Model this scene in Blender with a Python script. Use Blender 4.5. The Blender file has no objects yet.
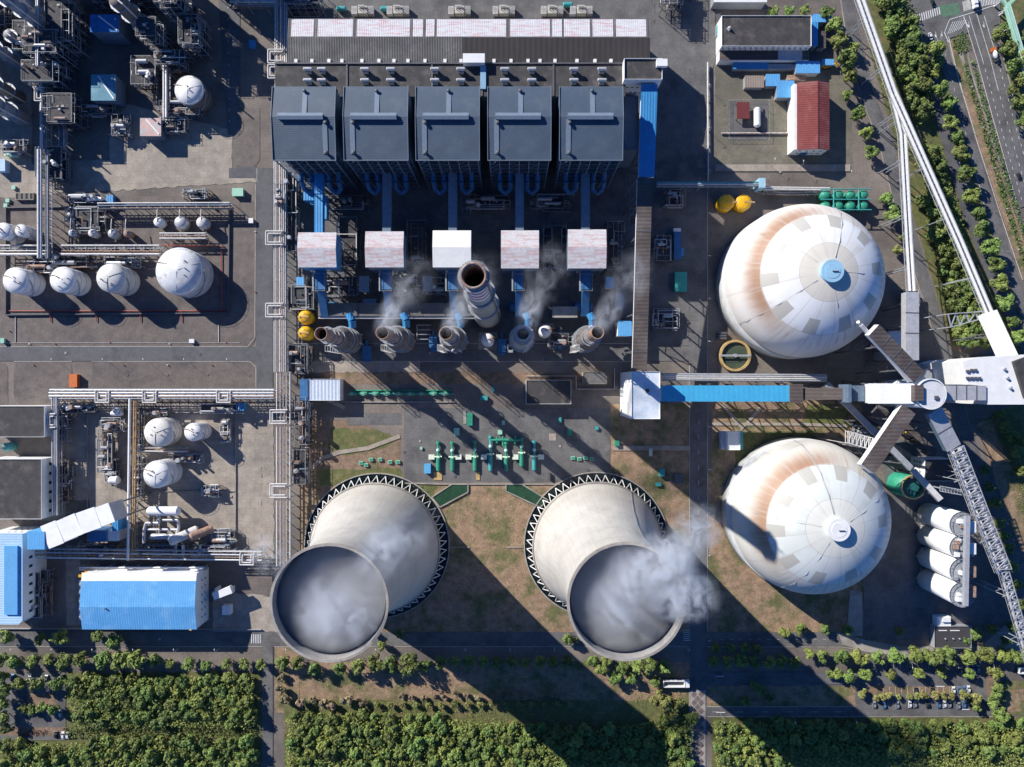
import bpy, math, random
from mathutils import Vector
R=math.radians
sc=bpy.context.scene
col=sc.collection
HC=440.0; S=0.64
# ---------------- camera, world, sun, exposure ----------------
cd=bpy.data.cameras.new('camera'); cam=bpy.data.objects.new('camera',cd); col.objects.link(cam)
cam.location=(0,0,HC); cam.rotation_euler=(0,0,0)
cd.sensor_width=36; cd.lens=36/(2*(512*S)/HC); cd.clip_start=1; cd.clip_end=9000
sc.camera=cam
SUN_EL=28.0
SDX,SDY=0.765,-0.644                    # ground direction in which shadows fall
w=bpy.data.worlds.new('World'); sc.world=w; w.use_nodes=True
nt=w.node_tree; bg=nt.nodes['Background']; sky=nt.nodes.new('ShaderNodeTexSky')
sky.sky_type='NISHITA'; sky.sun_disc=False; sky.sun_elevation=R(SUN_EL); sky.air_density=1.0; sky.dust_density=0.2; sky.ozone_density=6.0; sky.altitude=2500
sky.sun_rotation=math.atan2(-SDX,-SDY)
tint=nt.nodes.new('ShaderNodeMix'); tint.data_type='RGBA'; tint.blend_type='MULTIPLY'; tint.inputs[0].default_value=1; tint.inputs[7].default_value=(.5,.88,1.28,1)
nt.links.new(sky.outputs[0],tint.inputs[6]); nt.links.new(tint.outputs[2],bg.inputs[0]); bg.inputs[1].default_value=0.076
sd=bpy.data.lights.new('sun','SUN'); sd.energy=5.0; sd.angle=R(0.5); sd.color=(1.0,0.955,0.89)
sun=bpy.data.objects.new('sun',sd); col.objects.link(sun)
h=math.cos(R(SUN_EL))
sun.rotation_euler=Vector((-SDX*h,-SDY*h,math.sin(R(SUN_EL)))).to_track_quat('Z','Y').to_euler()
vs=sc.view_settings; vs.view_transform='Standard'; vs.look='None'; vs.gamma=1; vs.exposure=0.45
try: vs.use_curve_mapping=False
except Exception: pass
sc.cycles.volume_step_rate=4; sc.cycles.volume_max_steps=96
sc.cycles.max_bounces=5; sc.cycles.diffuse_bounces=2; sc.cycles.volume_bounces=3

# ---------------- coordinates ----------------
def W(px,py,z=0.0):
    k=S*(HC-z)/HC
    return ((px-512)*k,(383.5-py)*k,z)
# ---------------- materials ----------------
_M={}
def hexc(c):
    return c
def mat(name,c,rough=.8,metal=0.,var=.25,scale=.12,c2=None,th=(.5,.62),s2=.06,bump=0.,ribs=None,orand=0.,fine=.12,slab=0,st=None,polar=False):
    """c base colour, var noise variation, c2 second colour in patches; ribs=(axis,period,depth)"""
    if name in _M: return _M[name]
    m=bpy.data.materials.new(name); m.use_nodes=True; t=m.node_tree; N=t.nodes; L=t.links
    b=N['Principled BSDF']; b.inputs['Roughness'].default_value=rough; b.inputs['Metallic'].default_value=metal
    tc=N.new('ShaderNodeTexCoord'); 
    def noise(s,d=5,r=.6):
        n=N.new('ShaderNodeTexNoise'); n.inputs['Scale'].default_value=s; n.inputs['Detail'].default_value=d; n.inputs['Roughness'].default_value=r
        L.new(tc.outputs['Object'],n.inputs['Vector']); return n
    def ramp(inp,a,b_,v0,v1):
        r=N.new('ShaderNodeMapRange'); r.inputs[1].default_value=a; r.inputs[2].default_value=b_; r.inputs[3].default_value=v0; r.inputs[4].default_value=v1
        L.new(inp,r.inputs[0]); return r
    def mixc(f,a,b_,bt='MIX'):
        x=N.new('ShaderNodeMix'); x.data_type='RGBA'; x.blend_type=bt
        if hasattr(f,'links'): L.new(f,x.inputs[0])
        else: x.inputs[0].default_value=f
        for s_,v in ((x.inputs[6],a),(x.inputs[7],b_)):
            if hasattr(v,'links'): L.new(v,s_)
            else: s_.default_value=(*v,1)
        return x.outputs[2]
    out=c
    n1=noise(scale)
    if c2 is not None:
        n2=noise(s2,7,.65)
        if st: mp_=N.new('ShaderNodeMapping'); mp_.inputs['Scale'].default_value=(st[0],st[1],1); L.new(tc.outputs['Object'],mp_.inputs[0]); L.new(mp_.outputs[0],n2.inputs['Vector'])
        r=ramp(n2.outputs[0],th[0],th[1],0,1); out=mixc(r.outputs[0],c,c2)
    r1=ramp(n1.outputs[0],.3,.7,1-var,1+var)
    vcm=N.new('ShaderNodeCombineColor'); 
    for i in range(3): L.new(r1.outputs[0],vcm.inputs[i])
    out=mixc(1.0,out,vcm.outputs[0],'MULTIPLY')
    if fine:
        n3=noise(1.1,4,.7); r3=ramp(n3.outputs[0],.3,.7,1-fine,1+fine); v3=N.new('ShaderNodeCombineColor')
        for i in range(3): L.new(r3.outputs[0],v3.inputs[i])
        out=mixc(1.0,out,v3.outputs[0],'MULTIPLY')
    if slab:
        bt=N.new('ShaderNodeTexBrick'); bt.inputs['Scale'].default_value=1; bt.inputs['Brick Width'].default_value=slab; bt.inputs['Row Height'].default_value=slab*.8; bt.inputs['Mortar Size'].default_value=.09; bt.inputs['Mortar Smooth'].default_value=.5
        bt.inputs['Color1'].default_value=(1,1,1,1); bt.inputs['Color2'].default_value=(.88,.88,.88,1); bt.inputs['Mortar'].default_value=(.62,.6,.58,1); L.new(tc.outputs['Object'],bt.inputs['Vector']); out=mixc(.7,out,bt.outputs[0],'MULTIPLY')
        n4=noise(.5,9,.8); r6=ramp(n4.outputs[0],.56,.72,0,.55); out=mixc(r6.outputs[0],out,tuple(q*.45 for q in c))
        n5=noise(.23,8,.75); r7=ramp(n5.outputs[0],.6,.75,0,.5); out=mixc(r7.outputs[0],out,tuple(min(.6,q*1.7) for q in c))
    if orand:
        oi=N.new('ShaderNodeObjectInfo'); r4=ramp(oi.outputs['Random'],0,1,1-orand,1+orand); hs=N.new('ShaderNodeHueSaturation')
        oj=N.new('ShaderNodeMath'); oj.operation='FRACT'; ok=N.new('ShaderNodeMath'); ok.operation='MULTIPLY'; ok.inputs[1].default_value=7.31; L.new(oi.outputs['Random'],ok.inputs[0]); L.new(ok.outputs[0],oj.inputs[0]); r5=ramp(oj.outputs[0],0,1,.455,.512)
        L.new(r5.outputs[0],hs.inputs['Hue']); L.new(r4.outputs[0],hs.inputs['Value']); L.new(out,hs.inputs['Color']); out=hs.outputs[0]
    if polar:
        sp=N.new('ShaderNodeSeparateXYZ'); L.new(tc.outputs['Object'],sp.inputs[0])
        def ma(op,a,b_=None,c_=None):
            n=N.new('ShaderNodeMath'); n.operation=op
            for i_,v_ in enumerate((a,b_,c_)):
                if v_ is None: continue
                if hasattr(v_,'links'): L.new(v_,n.inputs[i_])
                else: n.inputs[i_].default_value=v_
            return n.outputs[0]
        an=ma('ARCTAN2',sp.outputs[1],sp.outputs[0]); cx_=N.new('ShaderNodeCombineXYZ'); L.new(ma('MULTIPLY',an,14.),cx_.inputs[0]); L.new(ma('MULTIPLY',sp.outputs[2],.02),cx_.inputs[1])
        ns=N.new('ShaderNodeTexNoise'); ns.inputs['Scale'].default_value=1.5; ns.inputs['Detail'].default_value=6; L.new(cx_.outputs[0],ns.inputs['Vector']); rs_=ramp(ns.outputs[0],.3,.7,.93,1.03)
        li=ramp(ma('SINE',ma('MULTIPLY',sp.outputs[2],2*math.pi/3.2)),.8,1,1,.955); lm=ramp(ma('SINE',ma('MULTIPLY',an,44.)),.93,1,1,.94)
        tot=ma('MULTIPLY',ma('MULTIPLY',rs_.outputs[0],li.outputs[0]),lm.outputs[0]); vv_=N.new('ShaderNodeCombineColor')
        for i_ in range(3): L.new(tot,vv_.inputs[i_])
        out=mixc(1.0,out,vv_.outputs[0],'MULTIPLY')
    bn=None
    if ribs:
        sx=N.new('ShaderNodeSeparateXYZ'); L.new(tc.outputs['Object'],sx.inputs[0])
        mu=N.new('ShaderNodeMath'); mu.operation='MULTIPLY'; mu.inputs[1].default_value=2*math.pi/ribs[1]; L.new(sx.outputs['XYZ'.index(ribs[0])],mu.inputs[0])
        si=N.new('ShaderNodeMath'); si.operation='SINE'; L.new(mu.outputs[0],si.inputs[0])
        bp=N.new('ShaderNodeBump'); bp.inputs['Distance'].default_value=ribs[2]; bp.inputs['Strength'].default_value=.8; L.new(si.outputs[0],bp.inputs['Height']); L.new(bp.outputs[0],b.inputs['Normal'])
        rr=ramp(si.outputs[0],.75,1,1,ribs[3] if len(ribs)>3 else .93); vv=N.new('ShaderNodeCombineColor')
        for i in range(3): L.new(rr.outputs[0],vv.inputs[i])
        out=mixc(1.0,out,vv.outputs[0],'MULTIPLY')
    elif bump:
        bp=N.new('ShaderNodeBump'); bp.inputs['Distance'].default_value=bump; bp.inputs['Strength'].default_value=.7
        nb=noise(.8,6,.7); L.new(nb.outputs[0],bp.inputs['Height']); L.new(bp.outputs[0],b.inputs['Normal'])
    L.new(out,b.inputs['Base Color'])
    _M[name]=m; return m
# ---------------- mesh builder ----------------
class B:
    def __init__(s): s.v=[]; s.f=[]; s.m=[]; s.sm=[]
    def add(s,vs,fs,m=0,sm=False):
        o=len(s.v); s.v+= [tuple(v) for v in vs]
        for f in fs: s.f.append([i+o for i in f]); s.m.append(m); s.sm.append(sm)
        return s
    def box(s,x0,y0,z0,x1,y1,z1,m=0):
        if x0>x1:x0,x1=x1,x0
        if y0>y1:y0,y1=y1,y0
        if z0>z1:z0,z1=z1,z0
        v=[(x0,y0,z0),(x1,y0,z0),(x1,y1,z0),(x0,y1,z0),(x0,y0,z1),(x1,y0,z1),(x1,y1,z1),(x0,y1,z1)]
        return s.add(v,[(0,3,2,1),(4,5,6,7),(0,1,5,4),(1,2,6,5),(2,3,7,6),(3,0,4,7)],m)
    def obox(s,cx,cy,z0,z1,lx,ly,a=0,m=0):
        c,sn=math.cos(a),math.sin(a); p=[]
        for dx,dy in ((-1,-1),(1,-1),(1,1),(-1,1)):
            x,y=dx*lx/2,dy*ly/2; p.append((cx+x*c-y*sn,cy+x*sn+y*c))
        return s.prism(p,z0,z1,m)
    def boxp(s,x0,y0,x1,y1,zt,zb,m=0):
        a=W(x0,y0,zt); b=W(x1,y1,zt); return s.box(a[0],a[1],zb,b[0],b[1],zt,m)
    def prism(s,p,z0,z1,m=0,sm=False):
        n=len(p); ar=sum(p[i][0]*p[(i+1)%n][1]-p[(i+1)%n][0]*p[i][1] for i in range(n))
        if ar<0: p=p[::-1]
        v=[(x,y,z0) for x,y in p]+[(x,y,z1) for x,y in p]
        f=[tuple(range(n-1,-1,-1)),tuple(range(n,2*n))]
        s.add(v,f,m); s.add(v,[(i,(i+1)%n,n+(i+1)%n,n+i) for i in range(n)],m,sm); return s
    def sheet(s,p,z,m=0):
        n=len(p); ar=sum(p[i][0]*p[(i+1)%n][1]-p[(i+1)%n][0]*p[i][1] for i in range(n))
        if ar<0: p=p[::-1]
        return s.add([(x,y,z) for x,y in p],[tuple(range(n))],m)
    def lathe(s,cx,cy,pr,n=24,m=0,sm=True,cap0=False,cap1=True):
        v=[]
        for r,z in pr:
            for i in range(n):
                a=2*math.pi*i/n; v.append((cx+r*math.cos(a),cy+r*math.sin(a),z))
        f=[]
        for k in range(len(pr)-1):
            for i in range(n):
                j=(i+1)%n; f.append((k*n+i,k*n+j,(k+1)*n+j,(k+1)*n+i))
        o=len(s.v); s.add(v,f,m,sm)
        if cap0: s.f.append([o+i for i in range(n-1,-1,-1)]); s.m.append(m); s.sm.append(False)
        if cap1: s.f.append([o+(len(pr)-1)*n+i for i in range(n)]); s.m.append(m); s.sm.append(False)
        return s
    def cyl(s,cx,cy,z0,z1,r,r2=None,n=16,m=0): return s.lathe(cx,cy,[(r,z0),(r if r2 is None else r2,z1)],n,m,True,True,True)
    def dome(s,cx,cy,z,r,hgt,n=24,k=6,m=0): return s.lathe(cx,cy,[(r*math.cos(i*math.pi/2/k),z+hgt*math.sin(i*math.pi/2/k)) for i in range(k)]+[(r*.03,z+hgt)],n,m)
    def tube(s,p,q,r,n=6,m=0,r2=None):
        p=Vector(p); q=Vector(q); d=q-p
        if d.length<1e-6: return s
        d.normalize(); u=d.orthogonal().normalized(); w_=d.cross(u); v=[]
        for c,rr in ((p,r),(q,r if r2 is None else r2)):
            for i in range(n):
                a=2*math.pi*i/n; v.append(tuple(c+u*(rr*math.cos(a))+w_*(rr*math.sin(a))))
        s.add(v,[(i,(i+1)%n,n+(i+1)%n,n+i) for i in range(n)],m,n>5)
        s.add(v,[tuple(range(n-1,-1,-1)),tuple(range(n,2*n))],m); return s
    def path(s,pts,r,n=6,m=0):
        for a,b in zip(pts,pts[1:]): s.tube(a,b,r,n,m)
        return s
    def bar(s,p,q,wd,ht,m=0,up=0.):
        """box beam between p and q (centre line), width wd horizontal, height ht"""
        p=Vector(p); q=Vector(q); d=(q-p).normalized(); side=d.cross(Vector((0,0,1)))
        if side.length<1e-4: side=Vector((1,0,0))
        side.normalize(); u=side.cross(d).normalized(); v=[]
        for c in (p,q):
            for a,b in ((-1,-1),(1,-1),(1,1),(-1,1)): v.append(tuple(c+side*(a*wd/2)+u*(b*ht/2+up)))
        return s.add(v,[(0,1,2,3),(7,6,5,4),(0,4,5,1),(1,5,6,2),(2,6,7,3),(3,7,4,0)],m)
    def hdrum(s,p,q,r,m=0,n=14):
        p=Vector(p);q=Vector(q);d=(q-p).normalized(); s.tube(p,q,r,n,m)
        s.tube(p-d*r*.4,p,r*.62,n,m,r2=r); s.tube(q,q+d*r*.4,r,n,m,r2=r*.62); return s
    def gable(s,x0,y0,x1,y1,ze,zr,axis='x',m=0,th=.25):
        """two roof slopes; ridge along axis"""
        if x0>x1:x0,x1=x1,x0
        if y0>y1:y0,y1=y1,y0
        if axis=='x':
            ym=(y0+y1)/2
            s.slab([(x0,y0,ze),(x1,y0,ze),(x1,ym,zr),(x0,ym,zr)],th,m); s.slab([(x0,ym,zr),(x1,ym,zr),(x1,y1,ze),(x0,y1,ze)],th,m)
        else:
            xm=(x0+x1)/2
            s.slab([(x0,y0,ze),(xm,y0,zr),(xm,y1,zr),(x0,y1,ze)],th,m); s.slab([(xm,y0,zr),(x1,y0,ze),(x1,y1,ze),(xm,y1,zr)],th,m)
        return s
    def slab(s,q,th,m=0):
        v=list(q)+[(a,b,c-th) for a,b,c in q]
        return s.add(v,[(0,1,2,3),(7,6,5,4),(0,4,5,1),(1,5,6,2),(2,6,7,3),(3,7,4,0)],m)
    def frame(s,x0,y0,x1,y1,z0,z1,nx,ny,nz,t=.35,m=0,brace=True):
        """open steel frame"""
        xs=[x0+(x1-x0)*i/nx for i in range(nx+1)]; ys=[y0+(y1-y0)*i/ny for i in range(ny+1)]; zs=[z0+(z1-z0)*(i+1)/nz for i in range(nz)]
        for x in xs:
            for y in ys: s.box(x-t/2,y-t/2,z0,x+t/2,y+t/2,z1,m)
        for z in zs:
            for y in ys: s.box(x0,y-t/3,z-t/2,x1,y+t/3,z-.01,m)
            for x in xs: s.box(x-t/3+.01,y0,z-t/2+.02,x+t/3,y1,z+.02,m)
        if brace:
            zz=[z0]+zs
            for k in range(nz):
                for y in (y0,y1):
                    for i in range(0,nx,2): s.tube((xs[i],y,zz[k]),(xs[i+1],y,zz[k+1]),t*.3,4,m)
        return s
    def rail(s,pts,z,hgt=1.1,t=.06,m=0,step=3.,close=True):
        n=len(pts)
        for i in range(n if close else n-1):
            a=pts[i]; b=pts[(i+1)%n]; L_=math.hypot(b[0]-a[0],b[1]-a[1]); s.tube((a[0],a[1],z+hgt),(b[0],b[1],z+hgt),t,4,m); k=max(1,int(L_/step))
            for j in range(k): f=j/k; x=a[0]+(b[0]-a[0])*f; y=a[1]+(b[1]-a[1])*f; s.tube((x,y,z),(x,y,z+hgt),t,4,m)
        return s
    def build(s,name,mats,parent=None,loc=None):
        if not isinstance(mats,(list,tuple)): mats=[mats]
        if parent is not None:
            o=parent; off=Vector((0,0,0))
            while o: off+=Vector(o.location); o=o.parent
            rel=Vector((0,0,0))
        else:
            if loc is None and s.v:
                xs=[v[0] for v in s.v]; ys=[v[1] for v in s.v]; zs=[v[2] for v in s.v]; loc=((min(xs)+max(xs))/2,(min(ys)+max(ys))/2,min(zs))
            off=Vector(loc or (0,0,0)); rel=off
        me=bpy.data.meshes.new(name); me.from_pydata([(x-off.x,y-off.y,z-off.z) for x,y,z in s.v],[],s.f)
        for m in mats: me.materials.append(m)
        me.polygons.foreach_set('material_index',s.m); me.polygons.foreach_set('use_smooth',s.sm); me.update()
        ob=bpy.data.objects.new(name,me); col.objects.link(ob); ob.location=rel
        if parent is not None: ob.parent=parent
        return ob
def tag(o,label,cat,group=None):
    o['label']=label; o['category']=cat
    if group: o['group']=group
    return o
def thing(name,label,cat,loc=(0,0,0),group=None):
    o=bpy.data.objects.new(name,None); col.objects.link(o); o.location=loc; o.empty_display_size=1; return tag(o,label,cat,group)
def struct(name,b,m,kind='structure'):
    o=b.build(name,m,loc=(0,0,0)); o['kind']=kind; return o
def kids(o): return [c for c in bpy.data.objects if c.parent==o]
def copyt(proto,ch,loc,rz=0,label=None,group=None,scale=None):
    """ch: list of (child,[grandchildren])"""
    r=proto.copy(); col.objects.link(r); r.location=loc; r.rotation_euler=(0,0,rz)
    if scale: r.scale=scale if isinstance(scale,tuple) else (scale,)*3
    if label: r['label']=label
    if group: r['group']=group
    for c,g in ch:
        d=c.copy(); col.objects.link(d); d.parent=r
        for e in g:
            x=e.copy(); col.objects.link(x); x.parent=d
    return r
def tree_of(o): return [(c,kids(c)) for c in kids(o)]
ORD=['first','second','third','fourth','fifth','sixth','seventh','eighth','ninth','tenth','eleventh','twelfth','thirteenth','fourteenth','fifteenth','sixteenth','seventeenth','eighteenth','nineteenth','twentieth']
def ordn(i,n):
    """readable position i of n from the left"""
    if i<20: return ORD[i]
    t={2:'twenty',3:'thirty',4:'forty',5:'fifty'}[(i+1)//10]; u=(i+1)%10
    return (t+'-'+ORD[u-1]) if u else {'twenty':'twentieth','thirty':'thirtieth','forty':'fortieth','fifty':'fiftieth'}[t]
# ---------------- palette ----------------
m_insu=mat('grey_insulation',(.30,.30,.31),rough=.5,var=.15,scale=.3); m_brn=mat('brown_column',(.17,.14,.12),rough=.6,var=.15)
m_yard=mat('yard_concrete',(.22,.185,.155),c2=(.13,.112,.10),s2=.018,th=(.42,.62),var=.22,scale=.05,bump=.05,fine=.26,slab=6.)
m_beige=mat('beige_concrete',(.38,.325,.265),c2=(.28,.245,.205),s2=.03,th=(.45,.65),var=.2,scale=.15,fine=.2,slab=5.)
m_bund=mat('bund_gravel',(.15,.125,.11),c2=(.105,.09,.085),s2=.03,var=.22,scale=.2,fine=.24,bump=.05)
m_asph=mat('asphalt',(.115,.115,.12),c2=(.085,.085,.09),s2=.05,var=.14,scale=.3,fine=.1)
m_asph2=mat('old_asphalt',(.15,.145,.14),c2=(.105,.10,.10),s2=.04,var=.22,scale=.12,fine=.2,slab=9.)
m_dry=mat('dry_grass',(.30,.20,.125),c2=(.13,.13,.05),s2=.06,th=(.47,.6),var=.32,scale=.22,fine=.35,bump=.2)
m_dry2=mat('brown_soil',(.23,.155,.105),c2=(.15,.12,.06),s2=.06,th=(.5,.62),var=.3,scale=.3,fine=.3,bump=.2)
m_lawn=mat('lawn',(.115,.125,.04),c2=(.19,.15,.07),s2=.08,th=(.5,.62),var=.3,scale=.3,fine=.3,bump=.15)
m_line=mat('road_paint',(.72,.72,.70),var=.2,scale=.6)
m_conc=mat('concrete',(.36,.33,.29),c2=(.26,.235,.21),s2=.07,var=.16,scale=.25)
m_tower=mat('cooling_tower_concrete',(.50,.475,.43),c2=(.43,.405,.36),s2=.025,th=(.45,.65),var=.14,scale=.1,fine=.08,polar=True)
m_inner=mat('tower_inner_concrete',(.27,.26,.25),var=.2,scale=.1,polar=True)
m_navy=mat('navy_sheet_roof',(.065,.095,.135),rough=.55,c2=(.08,.11,.145),s2=.12,var=.12,scale=.08,ribs=('Y',1.2,.015,.97))
m_navyv=mat('blue_grey_vent',(.17,.22,.28),rough=.5,var=.1)
m_dark=mat('dark_bitumen_roof',(.055,.052,.052),c2=(.085,.075,.07),s2=.1,var=.3,scale=.2,fine=.2)
m_brownroof=mat('brown_sheet_roof',(.095,.075,.068),c2=(.13,.11,.10),s2=.05,var=.15,scale=.1,ribs=('Y',2.2,.06))
m_corr=mat('dark_corrugated_roof',(.105,.10,.10),c2=(.15,.145,.14),s2=.06,var=.22,scale=.1,ribs=('X',1.5,.07,.8))
m_corrd=mat('repainted_dark_roof',(.04,.035,.035),var=.15,scale=.1,ribs=('X',3.2,.04))
m_pinkwhite=mat('weathered_white_panel',(.62,.62,.63),c2=(.60,.40,.41),s2=.3,th=(.5,.62),st=(.35,3),var=.08,scale=.4,ribs=('X',1.1,.04))
m_boxroof=mat('rust_bled_white_roof',(.60,.59,.60),c2=(.55,.38,.37),s2=.3,th=(.48,.62),st=(.45,3.2),var=.12,scale=.4)
m_white=mat('white_paint',(.80,.80,.78),rough=.5,var=.07,scale=.2,fine=.03)
m_tank=mat('tank_white',(.78,.77,.75),rough=.45,c2=(.56,.48,.40),s2=.12,th=(.60,.75),var=.07,scale=.2,fine=.04)
m_silver=mat('silver_cladding',(.55,.55,.56),rough=.42,metal=.35,var=.12,scale=.3)
m_pipew=mat('pale_pipe',(.62,.60,.57),rough=.5,c2=(.38,.28,.20),s2=.3,th=(.6,.7),var=.15,scale=.5)
m_piper=mat('rusty_pipe',(.34,.22,.15),var=.25,scale=.5)
m_gal=mat('galvanised_steel',(.40,.42,.44),rough=.5,metal=.3,var=.15,scale=.4)
m_steel=mat('dark_steel',(.10,.10,.11),rough=.6,var=.2,scale=.5)
m_steelb=mat('blue_grey_steel',(.12,.17,.23),rough=.6,var=.2,scale=.5)
m_blue=mat('bright_blue_sheet',(.05,.27,.55),rough=.5,var=.12,scale=.12,ribs=('X',1.6,.06))
m_blueh=mat('sky_blue_roof',(.12,.38,.70),rough=.5,c2=(.19,.45,.74),s2=.05,var=.06,scale=.15,ribs=('X',1.5,.03,.96))
m_blue2=mat('deep_blue_duct',(.04,.15,.32),rough=.55,var=.2,scale=.2)
m_blueg=mat('grey_blue_duct',(.17,.225,.29),rough=.55,var=.15,scale=.3)
m_green=mat('pump_green',(.03,.27,.17),rough=.5,var=.2,scale=.4)
m_mint=mat('mint_green',(.33,.60,.45),rough=.5,var=.1)
m_teal=mat('teal_paint',(.05,.32,.32),rough=.5,var=.15)
m_yellow=mat('yellow_paint',(.80,.43,.01),rough=.45,var=.12,scale=.4,fine=.2)
m_ochre=mat('ochre_paint',(.48,.33,.14),rough=.6,var=.2,scale=.3)
m_red=mat('red_roof_sheet',(.22,.05,.045),rough=.7,c2=(.28,.10,.085),s2=.08,var=.1,scale=.2,ribs=('Y',1.4,.06))
m_maroon=mat('maroon_sheet',(.15,.03,.03),var=.2)
m_redp=mat('red_paint',(.45,.07,.05),rough=.5,var=.2)
m_orange=mat('orange_paint',(.60,.16,.04),rough=.5,var=.15)
m_rust=mat('rusty_steel',(.33,.20,.14),c2=(.40,.33,.28),s2=.35,th=(.5,.6),var=.3,scale=.5,rough=.8)
m_black=mat('recess_shade_black',(.015,.015,.016),var=.1)  # near-black colour stands in for the shade inside flues and pump boxes
m_glass=mat('window_glass',(.03,.04,.05),rough=.12,var=.1,fine=0)
m_car_w=mat('white_car_paint',(.75,.76,.78),rough=.25,var=.02,fine=0)
m_car_k=mat('black_car_paint',(.015,.017,.02),rough=.25,var=.02,fine=0)
m_car_s=mat('silver_car_paint',(.42,.44,.46),rough=.3,metal=.4,var=.02,fine=0)
m_car_b=mat('blue_car_paint',(.08,.18,.35),rough=.3,var=.02,fine=0)
m_car_r=mat('red_car_paint',(.32,.03,.03),rough=.3,var=.02,fine=0)
m_tyre=mat('tyre_rubber',(.02,.02,.02),var=.1)
m_water=mat('dark_green_water',(.008,.016,.015),rough=.15,var=.2,scale=.2,fine=0)
m_leaf=mat('leaf_green',(.15,.22,.048),rough=.7,var=.35,scale=.35,orand=.28,fine=.3)
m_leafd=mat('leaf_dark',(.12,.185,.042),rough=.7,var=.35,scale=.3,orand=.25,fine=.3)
m_leafl=mat('leaf_light',(.20,.22,.06),rough=.7,var=.3,scale=.4,orand=.2,fine=.3)
m_leafdry=mat('leaf_tan',(.26,.22,.12),rough=.8,var=.3,scale=.4,orand=.2,fine=.3)
m_bark=mat('bark',(.10,.07,.05),rough=.9,var=.2)
m_purple=mat('reddish_shrub',(.10,.05,.045),rough=.8,var=.35,scale=.4,fine=.3)
# ================= GROUND =================
def PG(p): return [W(x,y)[:2] for x,y in p]
b=B(); b.sheet([(-4000,-4000),(4000,-4000),(4000,4000),(-4000,4000)],0); struct('ground',b,m_yard)
_lay=[1]
_jr=random.Random(3)
def jag(P,st=6,a=1.6):
    out=[]
    for i in range(len(P)):
        x0,y0=P[i]; x1,y1=P[(i+1)%len(P)]; L=math.hypot(x1-x0,y1-y0); n=max(1,int(L/st))
        for k in range(n): f=k/n; out.append((x0+(x1-x0)*f+_jr.uniform(-a,a),y0+(y1-y0)*f+_jr.uniform(-a,a)))
    return out
def patch(name,m,*polys):
    b=B(); z=.02*_lay[0]; _lay[0]+=1
    if name in ('dry_grass','dirt_ground','lawn','grass_verge','dry_verge','worn_concrete','concrete_yard','coal_dust_patch','plant_paving'): polys=[jag(p,4,.9) if len(p)<15 else p for p in polys]
    for i,p in enumerate(polys): b.sheet(PG(p),z+.015*i/len(polys))
    return struct(name,b,m)
def rr(x0,y0,x1,y1,r=6,n=4,c='1111'):
    """rounded rectangle, c = which corners (tl,tr,br,bl)"""
    out=[]
    for i,(cx,cy,a0,px,py) in enumerate(((x0+r,y0+r,180,x0,y0),(x1-r,y0+r,270,x1,y0),(x1-r,y1-r,0,x1,y1),(x0+r,y1-r,90,x0,y1))):
        if c[i]=='1': out+=[(cx+r*math.cos(R(a0+90*k/n)),cy+r*math.sin(R(a0+90*k/n))) for k in range(n+1)]
        else: out.append((px,py))
    return out
def strip(pts,w0,w1=None):
    L_=[];R_=[];n=len(pts)
    for i,(x,y) in enumerate(pts):
        a=pts[max(0,i-1)]; c=pts[min(n-1,i+1)]; dx,dy=c[0]-a[0],c[1]-a[1]; l=math.hypot(dx,dy); w_=(w0+((w1 if w1 is not None else w0)-w0)*i/(n-1))/2
        L_.append((x-dy/l*w_,y+dx/l*w_)); R_.append((x+dy/l*w_,y-dx/l*w_))
    return L_+R_[::-1]
def quads(pts,w0,w1=None):
    s=strip(pts,w0,w1); n=len(pts); return [[s[i],s[i+1],s[2*n-2-i],s[2*n-1-i]] for i in range(n-1)]
# dirt / grass regions
patch('dry_grass',m_dry,[(300,480),(352,462),(420,478),(440,484),(560,484),(720,470),(728,560),(760,600),(850,628),(850,632),(300,632)],
  [(610,404),(690,404),(690,640),(610,640)],[(712,400),(862,400),(862,640),(712,640)],[(275,662),(690,662),(690,705),(275,712)],[(707,686),(862,686),(862,707),(707,707)])
patch('worn_yard',mat('greenish_yard',(.17,.155,.115),c2=(.12,.11,.085),s2=.05,var=.25,scale=.2,fine=.28,bump=.05),jag([(715,66),(852,60),(852,165),(715,165)],4,.9))
patch('dirt_ground',m_dry2,[(320,372),(605,372),(605,384),(320,384)],[(310,420),(400,420),(400,470),(300,500)],[(940,320),(965,320),(972,350),(940,352)],[(722,402),(800,402),(800,410),(722,410)])
patch('lawn',m_lawn,[(330,428),(392,430),(400,436),(385,448),(345,456),(328,448)],[(420,484),(438,484),(432,500),(420,500)],[(808,404),(852,404),(846,424),(800,428)],[(735,432),(815,430),(840,470),(735,470)],[(320,470),(400,468),(404,480),(320,486)],
  [(858,0),(872,60),(895,140),(915,220),(935,290),(952,345),(972,345),(950,270),(925,190),(893,80),(876,0)],
  [(862,560),(880,556),(884,600),(860,600)])
patch('grass_verge',m_lawn,[(876,0),(906,0),(930,70),(955,170),(990,300),(1000,345),(968,345),(952,280),(926,200),(896,95)],[(980,420),(1024,400),(1024,520),(1010,500)],
  [(1000,680),(1024,680),(1024,715),(1000,715)],[(0,672),(262,672),(262,767),(0,767)],[(284,700),(690,700),(690,767),(284,767)],[(712,716),(1024,716),(1024,767),(712,767)],
  [(930,40),(945,60),(1024,330),(1024,380),(1000,345),(968,200)],[(1004,90),(1024,140),(1024,0),(1000,0)])
patch('dry_verge',m_dry,[(976,424),(990,418),(1024,500),(1024,556),(1012,530)],[(1006,712),(1024,712),(1024,690),(1006,690)],[(275,640),(300,640),(300,700),(275,700)])
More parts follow.
